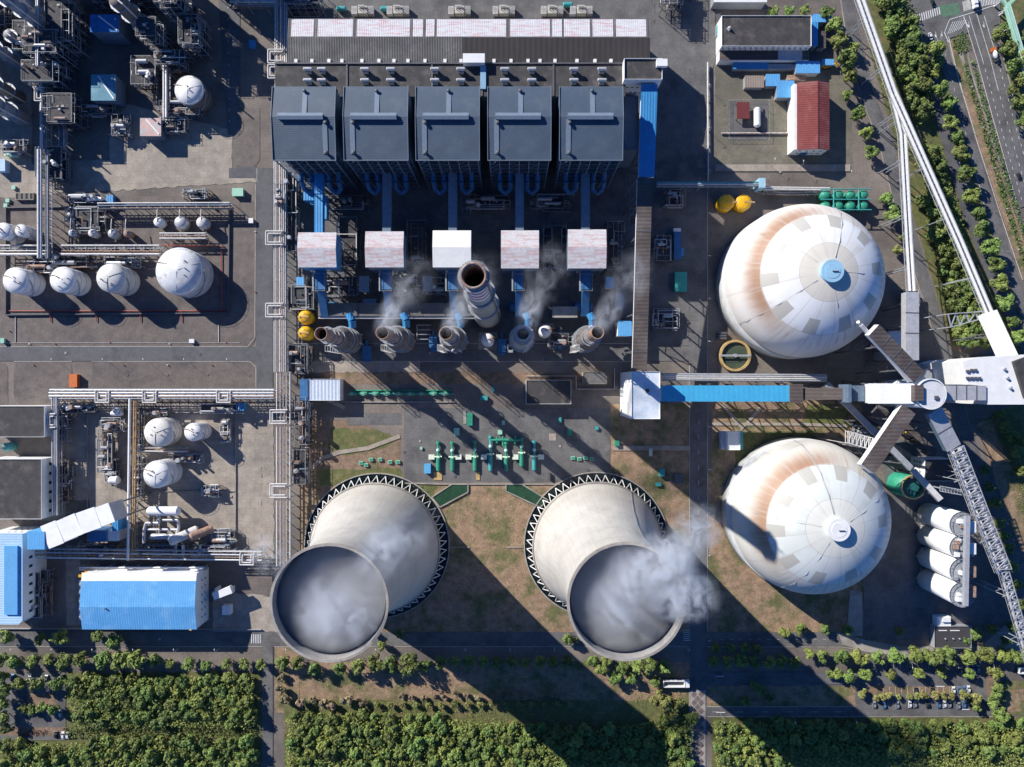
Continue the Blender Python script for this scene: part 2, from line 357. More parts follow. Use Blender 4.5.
# gravel bunds west
patch('gravel_yard',m_bund,rr(-6,196,256,350,14,5,'0111'),rr(-6,362,8,404,8,4,'0100'),rr(14,361,72,404,8,4),rr(92,359,260,404,8,4),rr(229,108,260,167,10,4,'1011'))
patch('concrete_yard',m_beige,[(-6,-6),(32,-6),(32,165),(-6,190)],[(110,100),(232,130),(232,168),(256,168),(256,182),(-6,198),(-6,170),(60,160),(110,160)],
  [(300,354),(420,354),(420,372),(300,372)],[(66,404),(262,404),(262,560),(66,560)],[(66,560),(80,560),(80,625),(66,625)],[(20,470),(66,470),(66,520),(20,520)],
  [(262,404),(274,404),(274,560),(262,560)],[(213,590),(300,600),(300,632),(213,632)])
patch('worn_concrete',m_yard,[(330,404),(470,404),(610,420),(610,484),(404,484),(404,440),(330,412)],[(66,500),(90,500),(90,545),(66,545)])
patch('pump_yard_paving',m_asph2,[(404,408),(610,408),(610,482),(404,482)],[(348,413),(402,413),(402,425),(348,425)])
patch('plant_paving',m_asph2,[(286,-6),(655,-6),(655,345),(286,345)],[(655,-6),(690,-6),(690,345),(655,345)])
patch('silo_yard',m_asph2,[(848,440),(925,440),(935,620),(905,640),(865,640),(862,560),(884,540),(890,500),(880,460)],[(905,640),(1024,560),(1024,640)])
# roads
patch('road',m_asph,*( [rr(-6,347,262,361,1)]+[[(256,168),(273,168),(273,404),(256,404)],[(229,168),(256,166),(256,178),(229,178)],
   [(218,-6),(240,-6),(240,135),(228,135)]]))
patch('main_plant_road',m_asph2,[(690,-6),(707,-6),(707,690),(690,690)],[(300,344),(690,346),(690,361),(300,361)],[(-6,632),(690,632),(690,646),(-6,646)],[(706,632),(850,632),(850,646),(706,646)],
   [(706,672),(862,672),(862,684),(706,684)],[(706,707),(1000,707),(1000,716),(706,716)],[(262,646),(273,646),(273,775),(262,775)],[(690,-6),(715,-6),(715,60),(707,90),(707,60),(690,60)])
patch('pale_road',m_conc,[(838,632),(866,640),(900,646),(1024,646),(1024,653),(930,656),(866,652),(842,644)],[(1000,630),(1024,600),(1024,646),(980,646)],[(850,590),(862,592),(862,636),(846,636)])
patch('parking_lot',m_asph2,[(855,660),(1000,660),(1000,708),(855,708)],[(-6,672),(66,672),(66,740),(-6,740)])
patch('parking_paving',m_dry2,[(868,686),(972,686),(972,694),(868,694)],[(28,693),(56,693),(56,706),(28,706)],[(-6,727),(68,727),(68,735),(-6,735)],[(986,665),(1000,665),(1000,695),(986,695)])
perim=[(846,-10),(852,30),(866,92),(885,140),(900,200),(918,262),(936,320),(950,370),(962,425),(985,490),(1006,545),(1030,620)]
r1=[(908,-8),(916,40),(938,110),(958,200),(984,262),(1004,315),(1030,380)]
patch('perimeter_road',m_asph2,*quads(perim,13))
patch('service_road',m_asph,*quads([(905,-8),(912,15),(926,60),(946,140),(968,215),(996,285),(1036,370)],11))
patch('highway',m_asph2,[(906,-6),(1000,-6),(1000,24),(922,46)],*(quads([(936,28),(948,70),(966,130),(990,210),(1016,290),(1040,360)],11)+quads([(976,10),(990,60),(1006,120),(1030,205)],26,22)))
patch('bike_lane',mat('green_lane_paint',(.10,.19,.12),var=.2,scale=.4),[(938,6),(958,3),(960,14),(942,18)])
# flat details
patch('median_strip',m_dry,*quads([(955,40),(964,75),(980,130),(1003,200),(1030,280)],12,13))
patch('median_walk',m_conc,*quads([(959,50),(966,72),(972,88)],4,1.5))
patch('tiled_path',m_conc,[(690,690),(705,690),(705,775),(690,775)])
b=B(); z=.02*_lay[0]; _lay[0]+=1
for i in range(10):
    y=694+i*8.4
    for x in (694,701):
        cx,cy,_=W(x,y+ (0 if x==694 else 0)); q=2.0; b.sheet([(cx-q,cy),(cx,cy-q*1.15),(cx+q,cy),(cx,cy+q*1.15)],z)
    cx,cy,_=W(697.5,y+4.2); b.sheet([(cx-q,cy),(cx,cy-q*1.15),(cx+q,cy),(cx,cy+q*1.15)],z)
struct('path_paving_diamonds',b,mat('red_grey_paver',(.16,.125,.115),var=.15,scale=.5))
# stains of spilt coal and wet patches
rnd=random.Random(4)
def blob(cx,cy,rx,ry,n=18,j=.35):
    ph=rnd.random()*6; return [(cx+rx*math.cos(a)*(1+j*math.sin(3*a+ph)*.5+rnd.uniform(-j,j)*.4),cy+ry*math.sin(a)*(1+j*math.cos(2*a+ph)*.5+rnd.uniform(-j,j)*.4)) for a in [2*math.pi*i/n for i in range(n)]]
m_coal=mat('coal_dust',(.035,.033,.032),var=.3,scale=.5)

patch('footpath',m_beige,*(quads([(312,468),(322,458),(340,452),(368,448),(400,436)],4)+quads([(712,424),(800,424),(848,426)],3)+quads([(506,547),(523,547)],1.2)+quads([(450,547),(470,547)],1.2)+quads([(612,448),(690,448)],5)+quads([(722,404),(742,428),(760,408)],4)+quads([(715,168),(850,168)],7)+quads([(300,386),(345,408)],4)+quads([(850,410),(885,440),(930,470)],5)))
# lane markings
b=B(); z=.02*_lay[0]; _lay[0]+=1
mkn=[0]
def mk(pts,w_,): 
    for q in quads(pts,w_): mkn[0]+=1; b.sheet(PG(q),z+.00008*mkn[0])
def dash(p,q,n,w_,f=.4):
    for i in range(n):
        a=i/n; c=a+f/n; mk([(p[0]+(q[0]-p[0])*a,p[1]+(q[1]-p[1])*a),(p[0]+(q[0]-p[0])*c,p[1]+(q[1]-p[1])*c)],w_)
for off in (-13,-7.5,7.5):
    pts=[(976+off,16),(990+off,62),(1006+off,121),(1030+off,205)]
    (mk(pts[:2],.45) or dash(pts[1],pts[2],8,.4) or dash(pts[2],pts[3],11,.4)) if off!=-13 else mk(pts,.45)
mk([(976,14),(990,60),(997,88)],.45); dash((997,88),(1030,205),14,.4)
mk([(948,37),(957,75),(976,140),(1000,215),(1022,280)],.5); dash((940,36),(985,210),20,.3); mk([(931,35),(939,62)],.3); mk([(935,34),(943,60)],.3)
mk([(949,20),(972,13),(996,5)],.6)
for k in range(13):
    x=912.5+k*2.15; y=24-k*.75; mk([(x,y-7.5),(x+1.2,y)],.9)
for k in range(9):
    x=962+k*.9; mk([(x,2+(-.3*k)),(x+1.6,12-.3*k)],.45)
for k in range(14): x=979+k*1.6; mk([(x,-2),(x+1.1,7-k*.28)],.7)
for k in range(7):
    x=947+k*2.2; mk([(x,36-k*1.1-(6-k)*.2),(x+5.5,22-k*.3)],.5)
mk([(944,33),(949,20)],.6); mk([(944,33),(948,43)],.7); mk([(963,18),(968,28)],.6)
for x,y in ((929,33),(935,32),(941,31),(968,22),(983,22)):
    mk([(x,y),(x+1,y+6)],.35); mk([(x-.6,y+3.2),(x+.6,y+5.5)],.9)
dash((720,639),(850,639),14,.22,.4); dash((712,711.5),(860,711.5),6,.3,.25); dash((698.5,420),(698.5,600),12,.25,.3)
for x,y in ((716,712),(846,674),(935,686),(960,709),(715,676)): mk([(x,y),(x+9,y)],.8)
dash((228,-4),(230,132),12,.4,.15)
for x in (883,889,895,901,907,913,919,925,931,937,943,949,955,961,967): mk([(x,686.5),(x,693.5)],.25)
for x in (886,893,900,907,914,921,928,935,942,949,956): mk([(x,663),(x,669)],.25)
for i in range(6): mk([(252+i*1.8,634),(252+i*1.8,643)],.8)
for i in range(6): mk([(683,640-i*2),(690,640-i*2)],.5)
struct('lane_markings',b,m_line)
# kerbs along the main roads
b=B()
def kerb(pts,w_=.5,hh=.15):
    P=PG(pts)
    for a,c in zip(P,P[1:]): b.bar((a[0],a[1],hh*.8),(c[0],c[1],hh*.8),w_,hh*2)
for p in ([(0,346.5),(248,346.5),(255,338),(255.6,184)],[(92,361.5),(250,361.5),(256,367),(256,403)],[(14,361.5),(72,361.5)],[(0,646.5),(262,646.5)],[(274,646.5),(689,646.5)],[(707,646.5),(842,647),(900,656),(1000,657)],
          [(300,343.5),(630,343.5)],[(320,361.5),(640,361.5)],[(707.5,60),(707.5,630)],[(689.5,362),(689.5,630)],[(862,685),(862,706.5),(707,706.5)],[(707,716.5),(1000,716.5)],[(705.5,690),(705.5,767)],[(689.5,690),(689.5,767)],[(257,168),(257,182)]): kerb(p)
for pts,o in ((perim,6.7),(perim,-6.7)): kerb([(x+o,y) for x,y in pts])
kerb([(948,35),(957,75),(976,132),(1001,205),(1026,280)],.8); kerb([(964,34),(972,75),(990,130),(1014,205),(1034,270)],.8); kerb([(991,20),(1004,60),(1019,120),(1040,190)],.8)
kerb([(922,46),(936,95),(958,160),(980,225),(1006,300)],.7)
struct('kerb',b,m_conc)
# ================= BUILDING HELPERS =================
def windows(root,face,x0,x1,z0,z1,nx,nz,pos,ww=1.6,hh=1.5,eps=.12):
    """face 'S','N','E','W' at coordinate pos; x0..x1 along the wall; each window > frame + glass"""
    for i in range(nx):
        for k in range(nz):
            c=x0+(x1-x0)*(i+.5)/nx; z=z0+(z1-z0)*(k+.5)/nz
            f=B(); g=B()
            if face in 'SN':
                s=-1 if face=='S' else 1
                f.box(c-ww/2,pos,z-hh/2,c+ww/2,pos+s*eps,z+hh/2); g.box(c-ww/2+.15,pos+s*eps,z-hh/2+.15,c+ww/2-.15,pos+s*(eps+.03),z+hh/2-.15)
            else:
                s=-1 if face=='W' else 1
                f.box(pos,c-ww/2,z-hh/2,pos+s*eps,c+ww/2,z+hh/2); g.box(pos+s*eps,c-ww/2+.15,z-hh/2+.15,pos+s*(eps+.03),c+ww/2-.15,z+hh/2-.15)
            w_=f.build('window',m_white,root); g.build('pane',m_glass,w_)
def ground_rect(x0,y0,x1,y1,z):
    a=W(x0,y0,z); c=W(x1,y1,z); return min(a[0],c[0]),min(a[1],c[1]),max(a[0],c[0]),max(a[1],c[1])
def flat_building(name,label,cat,px,z,wallm,roofm,parapet=.6,group=None,over=0):
    x0,y0,x1,y1=ground_rect(*px,z); t=thing(name,label,cat,((x0+x1)/2,(y0+y1)/2,0),group)
    b=B(); b.box(x0,y0,0,x1,y1,z-.3); b.build('wall',wallm,t)
    b=B(); b.box(x0+.16,y0+.16,z-.3,x1-.16,y1-.16,z-.05); rf=b.build('roof',roofm,t)
    if parapet:
        b=B(); p=parapet; q=.16; b.box(x0,y0,z-.3,x0+q,y1,z+p); b.box(x1-q,y0,z-.3,x1,y1,z+p); b.box(x0+q,y0,z-.3,x1-q,y0+q,z+p); b.box(x0+q,y1-q,z-.3,x1-q,y1,z+p); b.build('parapet',wallm,rf)
    return t,(x0,y0,x1,y1)
# ================= BOILER HOUSES =================
ZB=60.
bl=[('westernmost, by the pipe rack',272,335.4,.82),('second from the west',343.6,408,.12),('middle one of the five',415.6,479.5,.12),('second from the east',487.7,551,.12),('easternmost, beside the stair tower',559.4,623,.12)]
for i,(lab,a0,a1,fx) in enumerate(bl):
    x0,y0,x1,y1=ground_rect(a0,86,a1,160,ZB); cx=(x0+x1)/2; ym=y0+(y1-y0)*.57
    t=thing('boiler_house','tall boiler house with slate-blue sheet roof, '+lab,'boiler house',(cx,(y0+y1)/2,0),'row of five boiler houses')
    b=B(); b.box(x0+.6,y0+7,24,x1-.6,y1-.5,ZB-2.0); b.box(x0+2,y0+12,0,x1-2,y1-1,24); b.build('wall',m_steelb,t)
    b=B(); zr=ZB+1.6
    b.slab([(x0,y0,ZB-1.5),(x1,y0,ZB-1.5),(x1,ym,zr),(x0,ym,zr)],.5); b.slab([(x0,ym,zr),(x1,ym,zr),(x1,y1,ZB-.9),(x0,y1,ZB-.9)],.5)
    rf=b.build('roof',m_navy,t)
    b=B()
    for yy in (y0,y1-.3): b.box(x0,yy,ZB-1.45,x1,yy+.3,ZB-.8)
    for xx in (x0-.15,x1-.15): b.bar((xx+.15,y0,ZB-1.1),(xx+.15,ym,zr+.1),.3,.5); b.bar((xx+.15,ym,zr+.1),(xx+.15,y1,ZB-.5),.3,.5)
    b.build('roof_edge',m_navyv,rf)
    # ridge ventilator
    vx0=x0+(x1-x0)*(.12 if fx>.5 else .13); vx1=x0+(x1-x0)*(.82 if fx>.5 else .83)
    b=B(); b.box(vx0,ym-1.6,zr-.6,vx1,ym+1.2,zr+1.5); b.gable(vx0-.2,ym-2.0,vx1+.2,ym+1.6,zr+1.5,zr+2.1,'x'); b.build('ridge_vent',m_navyv,t)
    fx_=x0+(x1-x0)*.52; b=B(); b.bar((fx_,ym+2,zr+.0),(fx_,y1-3,ZB-.5),2.6,.35); b.build('roof_walkway',m_navyv,t)
    sx=x0+(x1-x0)*(fx+.02); b=B(); b.bar((sx,ym-1.5,zr+.05),(sx,y0+3.5,ZB-.9),2.6,.35); b.build('roof_walkway',m_navyv,t)
    for (qx,qy) in ((fx_-.2,y1-2.8),(sx+.6,ym-3.5),(sx+.6,y0+4)):
        f=(qy-y0)/(ym-y0) if qy<ym else (y1-qy)/(y1-ym); zz=ZB-1.3+2.8*f
        b=B(); b.cyl(qx,qy,zz-.5,zz+1.5,.8,.8,12); b.dome(qx,qy,zz+1.5,1.15,.6,12,3); b.build('roof_vent',m_steel,t)
    # south steelwork
    b=B(); b.frame(x0+1,y0+.6,x1-1,y0+6.5,0,ZB-2.2,6,1,8,.55); b.build('steel_frame',m_steelb,t)
    for zz in (12,24,36,47):
        b=B(); b.box(x0+.8,y0+.5,zz,x1-.8,y0+6.8,zz+.2); p=b.build('platform',m_steel,t)
    for s in (.27,.73):
        dx=x0+(x1-x0)*s; b=B(); b.path([(dx-3.2,y0+5,30),(dx-3.2,y0-2,28),(dx-3.2,y0-5,22),(dx,y0-7.5,20),(dx+3.2,y0-5,22),(dx+3.2,y0-2,28),(dx+3.2,y0+5,30)],1.5,10); b.build('duct',m_blue2,t)
# low strip of light gaps between houses
# ================= BUNKER BAY and TURBINE HALL =================
ZK=46.
x0,y0,x1,y1=ground_rect(275.5,64,625,89,ZK)
t=thing('bunker_bay','long narrow brown flat-roofed bay between turbine hall and boiler houses','industrial building',((x0+x1)/2,(y0+y1)/2,0))
b=B(); b.box(x0,y0-4,0,x1,y1,ZK-.6); b.build('wall',m_steelb,t)
b=B(); b.box(x0-.3,y0-4.3,ZK-.6,x1+.3,y1+.3,ZK); rf=b.build('roof',m_dark,t)
b=B()
for px in (347,432,482,553.5): xx=W(px,70,ZK)[0]; b.box(xx-.5,y0-4,ZK,xx+.5,y1,ZK+.5)
b.box(x0,y1-.2,ZK,x1,y1+.6,ZK+.8); b.build('parapet',m_steel,rf)
for px in (308,322,365,391,435,461,505,532,574,602):
    for py in (70,81):
        xx,yy,_=W(px,py,ZK+3); b=B(); b.box(xx-1.5,yy-1.1,ZK,xx+1.5,yy+1.1,ZK+2.6); v=b.build('roof_ventilator',m_gal,t)
        b=B(); b.hdrum((xx-2.2,yy+.4,ZK+3.4),(xx+2.2,yy+.4,ZK+3.4),1.0,0,10); b.build('fan_housing',m_silver,v)
b=B(); a=W(474,60,48)[:2]; b.box(a[0]-6.2,a[1]-2.6,ZK-2,a[0]+6.2,a[1]+2.6,ZK+4.5); b.build('penthouse',m_white,t)
b=B(); a=W(483,75,48); b.box(a[0]-1.6,a[1]-7.5,ZK,a[0]+1.6,a[1]+6,ZK+1.2); b.build('duct',mat('light_blue_cover',(.25,.42,.58),var=.1),t)
ZT=29.
x0,y0,x1,y1=ground_rect(288,18,650,63,ZT)
t=thing('turbine_hall','long turbine hall with weathered white upper roof and dark corrugated lower roof','industrial building',((x0+x1)/2,(y0+y1)/2,0))
b=B(); b.box(x0+.5,y0-6,0,x1-.5,y1-.5,ZT-1.2); b.build('wall',m_conc,t)
ys=y1-(y1-y0)*.455; xm=W(462,30,ZT)[0]
b=B(); b.slab([(x0,y0-5,ZT-.9),(xm,y0-5,ZT-.9),(xm,ys,ZT+1),(x0,ys,ZT+1)],.4); b.build('old_roof_slope',m_corr,t)
b=B(); b.slab([(xm,y0-5,ZT-.9),(x1,y0-5,ZT-.9),(x1,ys,ZT+1),(xm,ys,ZT+1)],.4); b.build('repainted_roof_slope',m_corrd,t)
b=B(); b.slab([(x0,ys,ZT+1),(x1,ys,ZT+1),(x1,y1,ZT-.6),(x0,y1,ZT-.6)],.4); b.build('north_roof_slope',m_corr,t)
for a0,a1 in ((291.5,314),(318,353),(357,410),(413,423),(426,434.5),(437,506),(510,550),(552,562),(564,590),(592.5,613),(616,646)):
    xa=W(a0,0,ZT)[0]; xb=W(a1,0,ZT)[0]; b=B(); b.slab([(xa,ys+.6,ZT+1.13),(xb,ys+.6,ZT+1.13),(xb,y1-.5,ZT-.42),(xa,y1-.5,ZT-.42)],.2); b.build('roof_panel',m_pinkwhite,t)
for px in (296,312,329,342,362,379,394,408,425,445,461,494,511,528,540,555,577,595,611):
    xx,yy,_=W(px,61,ZT+1); b=B(); b.box(xx-.9,yy-1.1,ZT-.9,xx+.9,yy+1.1,ZT+1.4); b.build('roof_hatch',m_white,t)
# transformers north of the turbine hall
rnd=random.Random(11)
def transformer(px,py,n):
    x,y,_=W(px,py); t=thing('transformer','cream finned power transformer in the yard north of the turbine hall, '+n,'transformer',(x,y,0),'power transformers')
    b=B(); b.box(x-3,y-2.4,.3,x+3,y+2.4,4.2); b.build('tank_body',mat('cream_grey',(.52,.50,.43),var=.12),t)
    for s in (-1,1):
        b=B()
        for i in range(7): b.box(x-7.2 if s<0 else x+3.6+i*.5-0,y-2.6+ (i*.75 if s<0 else 0),.6,(x-3.6 if s<0 else x+3.8+i*.5),(y-2.2+i*.75) if s<0 else y+2.5,3.9)
        b.build('radiator',m_pipew,t)
    for i in range(3):
        b=B(); b.cyl(x-1.8+i*1.8,y,4.2,6.2,.3,.15,8); b.build('bushing',m_rust,t)
    b=B(); b.hdrum((x-2.5,y+1.8,5.1),(x+1.5,y+1.8,5.1),.5,0,10); b.build('conservator',m_pipew,t)
for i,px in enumerate((364,399,460,504,552,581)): transformer(px,13,['first from the west','second from the west','third from the west','third from the east','second from the east','easternmost'][i])
for px,py,l in ((341,8,'green cooling tank near the westernmost transformer'),(385,8,'green cooling tank between the two western transformers'),(568,4,'green tank between the eastern transformers')):
    x,y,_=W(px,py,3); b=B(); b.hdrum((x-2.5,y,2),(x+2.5,y,2),1.6); b.box(x-2,y-.8,0,x-1.6,y+.8,1); b.box(x+1.6,y-.8,0,x+2,y+.8,1); tag(b.build('green_tank',m_teal),l,'tank')
# stair tower
t,(x0,y0,x1,y1)=flat_building('stair_tower','square concrete lift tower with dark roof and pale walls, east end of boiler row','tower',(624,59,662,80,), 52,m_white,m_dark,1.0)
b=B(); b.box(x0+18,y1-5,52,x0+24,y1-1,54.5); b.build('roof_hut',m_white,t); windows(t,'S',x0+2,x1-2,18,46,6,4,y0)
b=B(); b.box(x0+2,y1,40,x1-2,y1+2.5,42); b.build('balcony',m_white,t)
# low machine house between boiler 5 and conveyor
t,(x0,y0,x1,y1)=flat_building('lift_house','narrow blue-grey service building squeezed between easternmost boiler house and conveyor','building',(624,96,638,150),34,m_steelb,m_navyv,.5)
# ================= PRECIPITATOR BOXES AND DUCTS =================
ZP=38.
for i,(a0,a1,q0,q1) in enumerate(((297.5,336,232,267),(365,403.5,231,267),(432.5,471,230,267),(501,539,230,268),(568,606.5,229,268))):
    x0,y0,x1,y1=ground_rect(a0,q0,a1,q1,ZP); ym=y0+(y1-y0)*.53; nm=['westernmost','second from the west','middle','second from the east','easternmost'][i]
    t=thing('precipitator','raised white box with rust-pink stained low gable roof, '+nm+' of five','dust filter',((x0+x1)/2,(y0+y1)/2,0),'row of five white filter boxes')
    b=B(); b.box(x0+.4,y0+.4,ZP-14,x1-.4,y1-.4,ZP-1.2); b.build('casing',m_blue if i==0 else m_blueg,t)  # sunlit western casing bright blue, shaded ones grey-blue: the light is in the colour
    b=B(); b.slab([(x0,y0,ZP-1.1),(x1,y0,ZP-1.1),(x1,ym,ZP+.8),(x0,ym,ZP+.8)],.4); b.slab([(x0,ym,ZP+.8),(x1,ym,ZP+.8),(x1,y1,ZP-1.1),(x0,y1,ZP-1.1)],.4); b.build('roof',m_white if i==2 else m_boxroof,t)
    for hx in (.25,.75):
        for hy in (.25,.75):
            cx=x0+(x1-x0)*hx; cy=y0+(y1-y0)*hy; b=B(); b.lathe(cx,cy,[(.8,ZP-22),(4.8,ZP-14)],4,0,False,True,True); b.build('hopper',m_steelb,t)
    b=B(); b.frame(x0+1,y0+1,x1-1,y1-1,0,ZP-14,3,3,3,.5); b.build('steel_frame',m_steelb,t)
    # inlet duct from boiler (north) and outlet duct (south)
    cxp=(a0+a1)/2+( -.5)
    xx=W(W and [320,387.5,453,519.5,585][i],200,30)[0]; yb=W(0,190,30)[1]
    b=B(); b.bar((xx,yb+9,31),(xx,y1-1,31),5.0,4.5); b.build('inlet_duct',m_blue if i==0 else m_blueg,t)  # same split: brighter blue paints sunlight on the western duct, grey-blue paints shade
    xo=W([321,387,453,519,586][i],278,24)[0]; yo=W(0,290,24)[1]
    b=B(); b.bar((xo,y0+1,24),(xo,yo,24),5.6,5.5); b.bar((xo,yo,23),(xo,yo-14,14),4.6,4.5); b.build('outlet_duct',m_blue2,t)
    b=B(); b.rail([(xo-3.6,yo-1),(xo+3.4,yo-1),(xo+3.4,y0-2),(xo-3.6,y0-2)],27,1.2,.12,0,3,True); b.bar((xo-4,yo-1,26.8),(xo-4,y0,26.8),.8,.2); b.build('walkway',m_gal,t)
    # fan below
    b=B(); b.hdrum((xo-5,yo-8,4),(xo+5,yo-8,4),3.2); b.box(xo-6,yo-10,0,xo+6,yo-6,2); b.build('fan',m_blue2,t)
# blue lit duct bend in the west
b=B(); p0=W(308,196,20); b.box(p0[0]-3,p0[1]-2.6,15,p0[0]+9,p0[1]+2.6,20); b.bar((p0[0]+9,p0[1],17.5),(p0[0]+9,p0[1]-14,17.5),5,5); b.frame(p0[0]-2,p0[1]-2,p0[0]+8,p0[1]+2,0,15,2,1,2,.4,0); tag(b.build('air_duct',m_blue),'bright blue elbow duct by the pipe rack, southwest of the westernmost boiler house','duct')
# long low cable gallery building
x0,y0,x1,y1=ground_rect(318,303,480,316,16)
t=thing('pipe_gallery','long grey flat-roofed gallery in front of the absorbers, west of the chimney','gallery',((x0+x1)/2,(y0+y1)/2,0))
b=B(); b.box(x0,y0,6,x1,y1,15.4); b.build('wall',m_steelb,t)
for a0,a1 in ((318,357.5),(358.8,409),(410.4,445),(446,480)):
    xa=W(a0,0,16)[0]; xb=W(a1,0,16)[0]; b=B(); b.box(xa,y0,15.4,xb,y1,16); b.build('roof_slab',m_asph2,t)
b=B(); b.box(x0,y0-1.6,14.6,x1,y0-.3,15.0); b.rail([(x0,y0-1.5),(x1,y0-1.5)],15,1.1,.1,0,4,False); b.frame(x0,y0,x1,y1,0,6,12,1,1,.5,0,False); b.build('walkway',m_silver,t)
x0,y0,x1,y1=ground_rect(553,307,577,317,16)
t=thing('pump_house','small grey flat-roofed house in front of the easternmost filter box','building',((x0+x1)/2,(y0+y1)/2,0)); b=B(); b.box(x0,y0,0,x1,y1,15.2); b.build('wall',m_steelb,t); b=B(); b.box(x0-.3,y0-.3,15.2,x1+.3,y1+.3,15.7); b.build('roof',m_conc,t)
# two small roofs in the yard
for px,l in (((359,276,369,292,14),'small grey equipment roof between the two westernmost filter boxes'),((423,276,432,292,14),'small grey equipment roof west of the middle filter box outlet'),((363,299,376,303,12),'low pale roof slab beside the western gallery')):
    x0,y0,x1,y1=ground_rect(*px[:4],px[4]); b=B(); b.box(x0,y0,px[4]-1.5,x1,y1,px[4]); b.frame(x0+.5,y0+.5,x1-.5,y1-.5,0,px[4]-1.5,1,1,2,.35); tag(b.build('equipment_shelter',m_blueg),l,'shelter')
for px,l in (((296,277,304,292,9),'bright blue flat-roofed kiosk beside the pipe rack, west of the filter row'),((618,321,632,336,14),'bright blue flat-roofed kiosk against the coal conveyor, east of the absorbers'),((606,277,614,288,9),'blue-roofed hut in shade near the eastern filter box'),((318,328,326,338,8),'blue cabinet beside the westernmost absorber')):
    x0,y0,x1,y1=ground_rect(*px[:4],px[4]); t=thing('kiosk',l,'kiosk',((x0+x1)/2,(y0+y1)/2,0)); b=B(); b.box(x0+.3,y0+.3,0,x1-.3,y1-.3,px[4]-.4); b.build('wall',m_white,t); b=B(); b.box(x0,y0,px[4]-.4,x1,y1,px[4]); b.build('roof',m_blueh if px[4]!=8 else m_blue,t)
# ================= ABSORBERS WITH STACKS =================
def absorber(bx,by,h,lab,blue=False,rusty=True):
    x,y,_=W(bx,by); t=thing('absorber','squat scrubber tower with narrow '+('blue-grey' if blue else 'rust-brown')+' stack and platforms, '+lab,'scrubber tower',(x,y,0),'steaming scrubber towers')
    sm=m_steelb if blue else m_rust
    b=B(); b.lathe(x,y,[(7.2,0),(7.2,28),(6.8,31),(4.2,37),(3.9,40)],24,0); b.build('vessel',m_gal if not rusty else mat('scrubber_grey',(.16,.14,.13),c2=(.10,.09,.09),s2=.3,var=.3,scale=.4),t)
    b=B(); b.lathe(x,y,[(3.6,40),(3.3,h-3),(3.5,h-2),(3.5,h),(3.1,h),(3.0,h-8)],20,0,True,False,False); st=b.build('stack',sm if not blue else m_blueg,t)
    b=B(); b.cyl(x,y,h-8,h-7.9,3.2,3.2,20); b.build('flue_shade_disc',m_black,st)  # black disc paints the shade down inside the stack
    for z,r in ((10,8.4),(20,8.5),(29,8.3),(41,5.6),(52,5.3),(61,5.3)):
        b=B(); n=20
        r-=.5; b.lathe(x,y,[(r-.7,z),(r,z),(r,z+.2),(r-.7,z+.2)],n,0,False,False,False); pts=[(x+r*math.cos(2*math.pi*i/n),y+r*math.sin(2*math.pi*i/n)) for i in range(n)]
        b.rail(pts,z+.2,1.1,.07,0,2.6); b.build('platform',(m_gal if z%3 else m_rust),t)
    b=B(); b.frame(x-8.6,y-7.5,x-5.5,y-4,0,34,1,1,6,.3); b.build('stair_frame',m_gal if not rusty else m_pipew,t)
    b=B(); b.path([(x+4,y+8,18),(x+4,y+12,20),(x+2,y+16,20)],2.3,12); b.build('inlet_duct',m_blue,t)
    rr_=random.Random(int(bx))
    for k in range(7):
        a=rr_.uniform(0,6.28); z=rr_.uniform(6,34); r=7.6; b=B(); b.path([(x+r*math.cos(a),y+r*math.sin(a),2),(x+r*math.cos(a),y+r*math.sin(a),z),(x+(r-1.5)*math.cos(a+.3),y+(r-1.5)*math.sin(a+.3),z+1)],.45,8); b.build('spray_pipe',[m_pipew,m_piper,m_silver][k%3],t)
    return t
for a in ((353,342,74,'westernmost of the five'),(404.6,341.5,76,'second from the west'),(456.6,341.5,72,'just west of the tall chimney'),(521.5,341,66,'just east of the tall chimney',True,False),(582.6,341.5,78,'easternmost of the five')): absorber(*a)
for px,py,l,bs in ((487.5,340,'white domed vessel on a square pad at the foot of the chimney',1),(545,331,'small white domed tank between two eastern absorbers',0)):
    x,y,_=W(px,py,8); t=thing('process_vessel',l,'vessel',(x,y,0)); b=B(); b.cyl(x,y,0,9,4.2,4.2,20); b.dome(x,y,9,4.2,2.2,20,4); b.build('shell',m_tank,t)
    b=B(); b.box(x-6,y-5.5,0,x+6,y+5.5,.4); b.build('pad',m_conc,t); b=B(); b.rail([(x+4.2*math.cos(i*.628),y+4.2*math.sin(i*.628)) for i in range(10)],9,1,.1); b.path([(x,y,11),(x+3,y+1,12),(x+6,y+2,6),(x+6,y+2,0)],.4); b.build('railing',m_rust,t)
# blue pump skids between absorbers
for k,(px,py) in enumerate(((380,325),(405,322),(433,342),(560,340),(502,345),(366,352),(620,300))):
    x,y,_=W(px,py,6); b=B(); b.box(x-2.6,y-4,0,x+2.6,y+4,6); b.box(x-2,y-6,0,x+2,y-4,3); b.path([(x,y+4,5),(x,y+7,5),(x,y+7,0)],.7,8); tag(b.build('pump_unit',m_blue2),['deep blue equipment cabinet behind the westernmost absorber','deep blue equipment cabinet behind the second absorber','deep blue equipment cabinet between second and third absorbers','deep blue equipment cabinet west of the easternmost absorber','deep blue equipment cabinet beside the chimney foot vessel','deep blue cabinet by the kerb east of the westernmost absorber','deep blue cabinet in shade beside the coal conveyor'][k],'equipment cabinet')
for i,(px,py) in enumerate(((424,329),(424,336),(494,348))):
    pass
b=B()
x,y,_=W(417,325,8)
for k in range(4): b.path([(x,y-k*3,8),(x+8,y-k*3,8),(x+8,y-k*3,0)],.3,6)
b.path([(x,y,8),(x,y-9,8)],.3,6); tag(b.build('pipe_comb',m_gal),'four parallel grey pipes in a comb beside the second absorber','pipework')
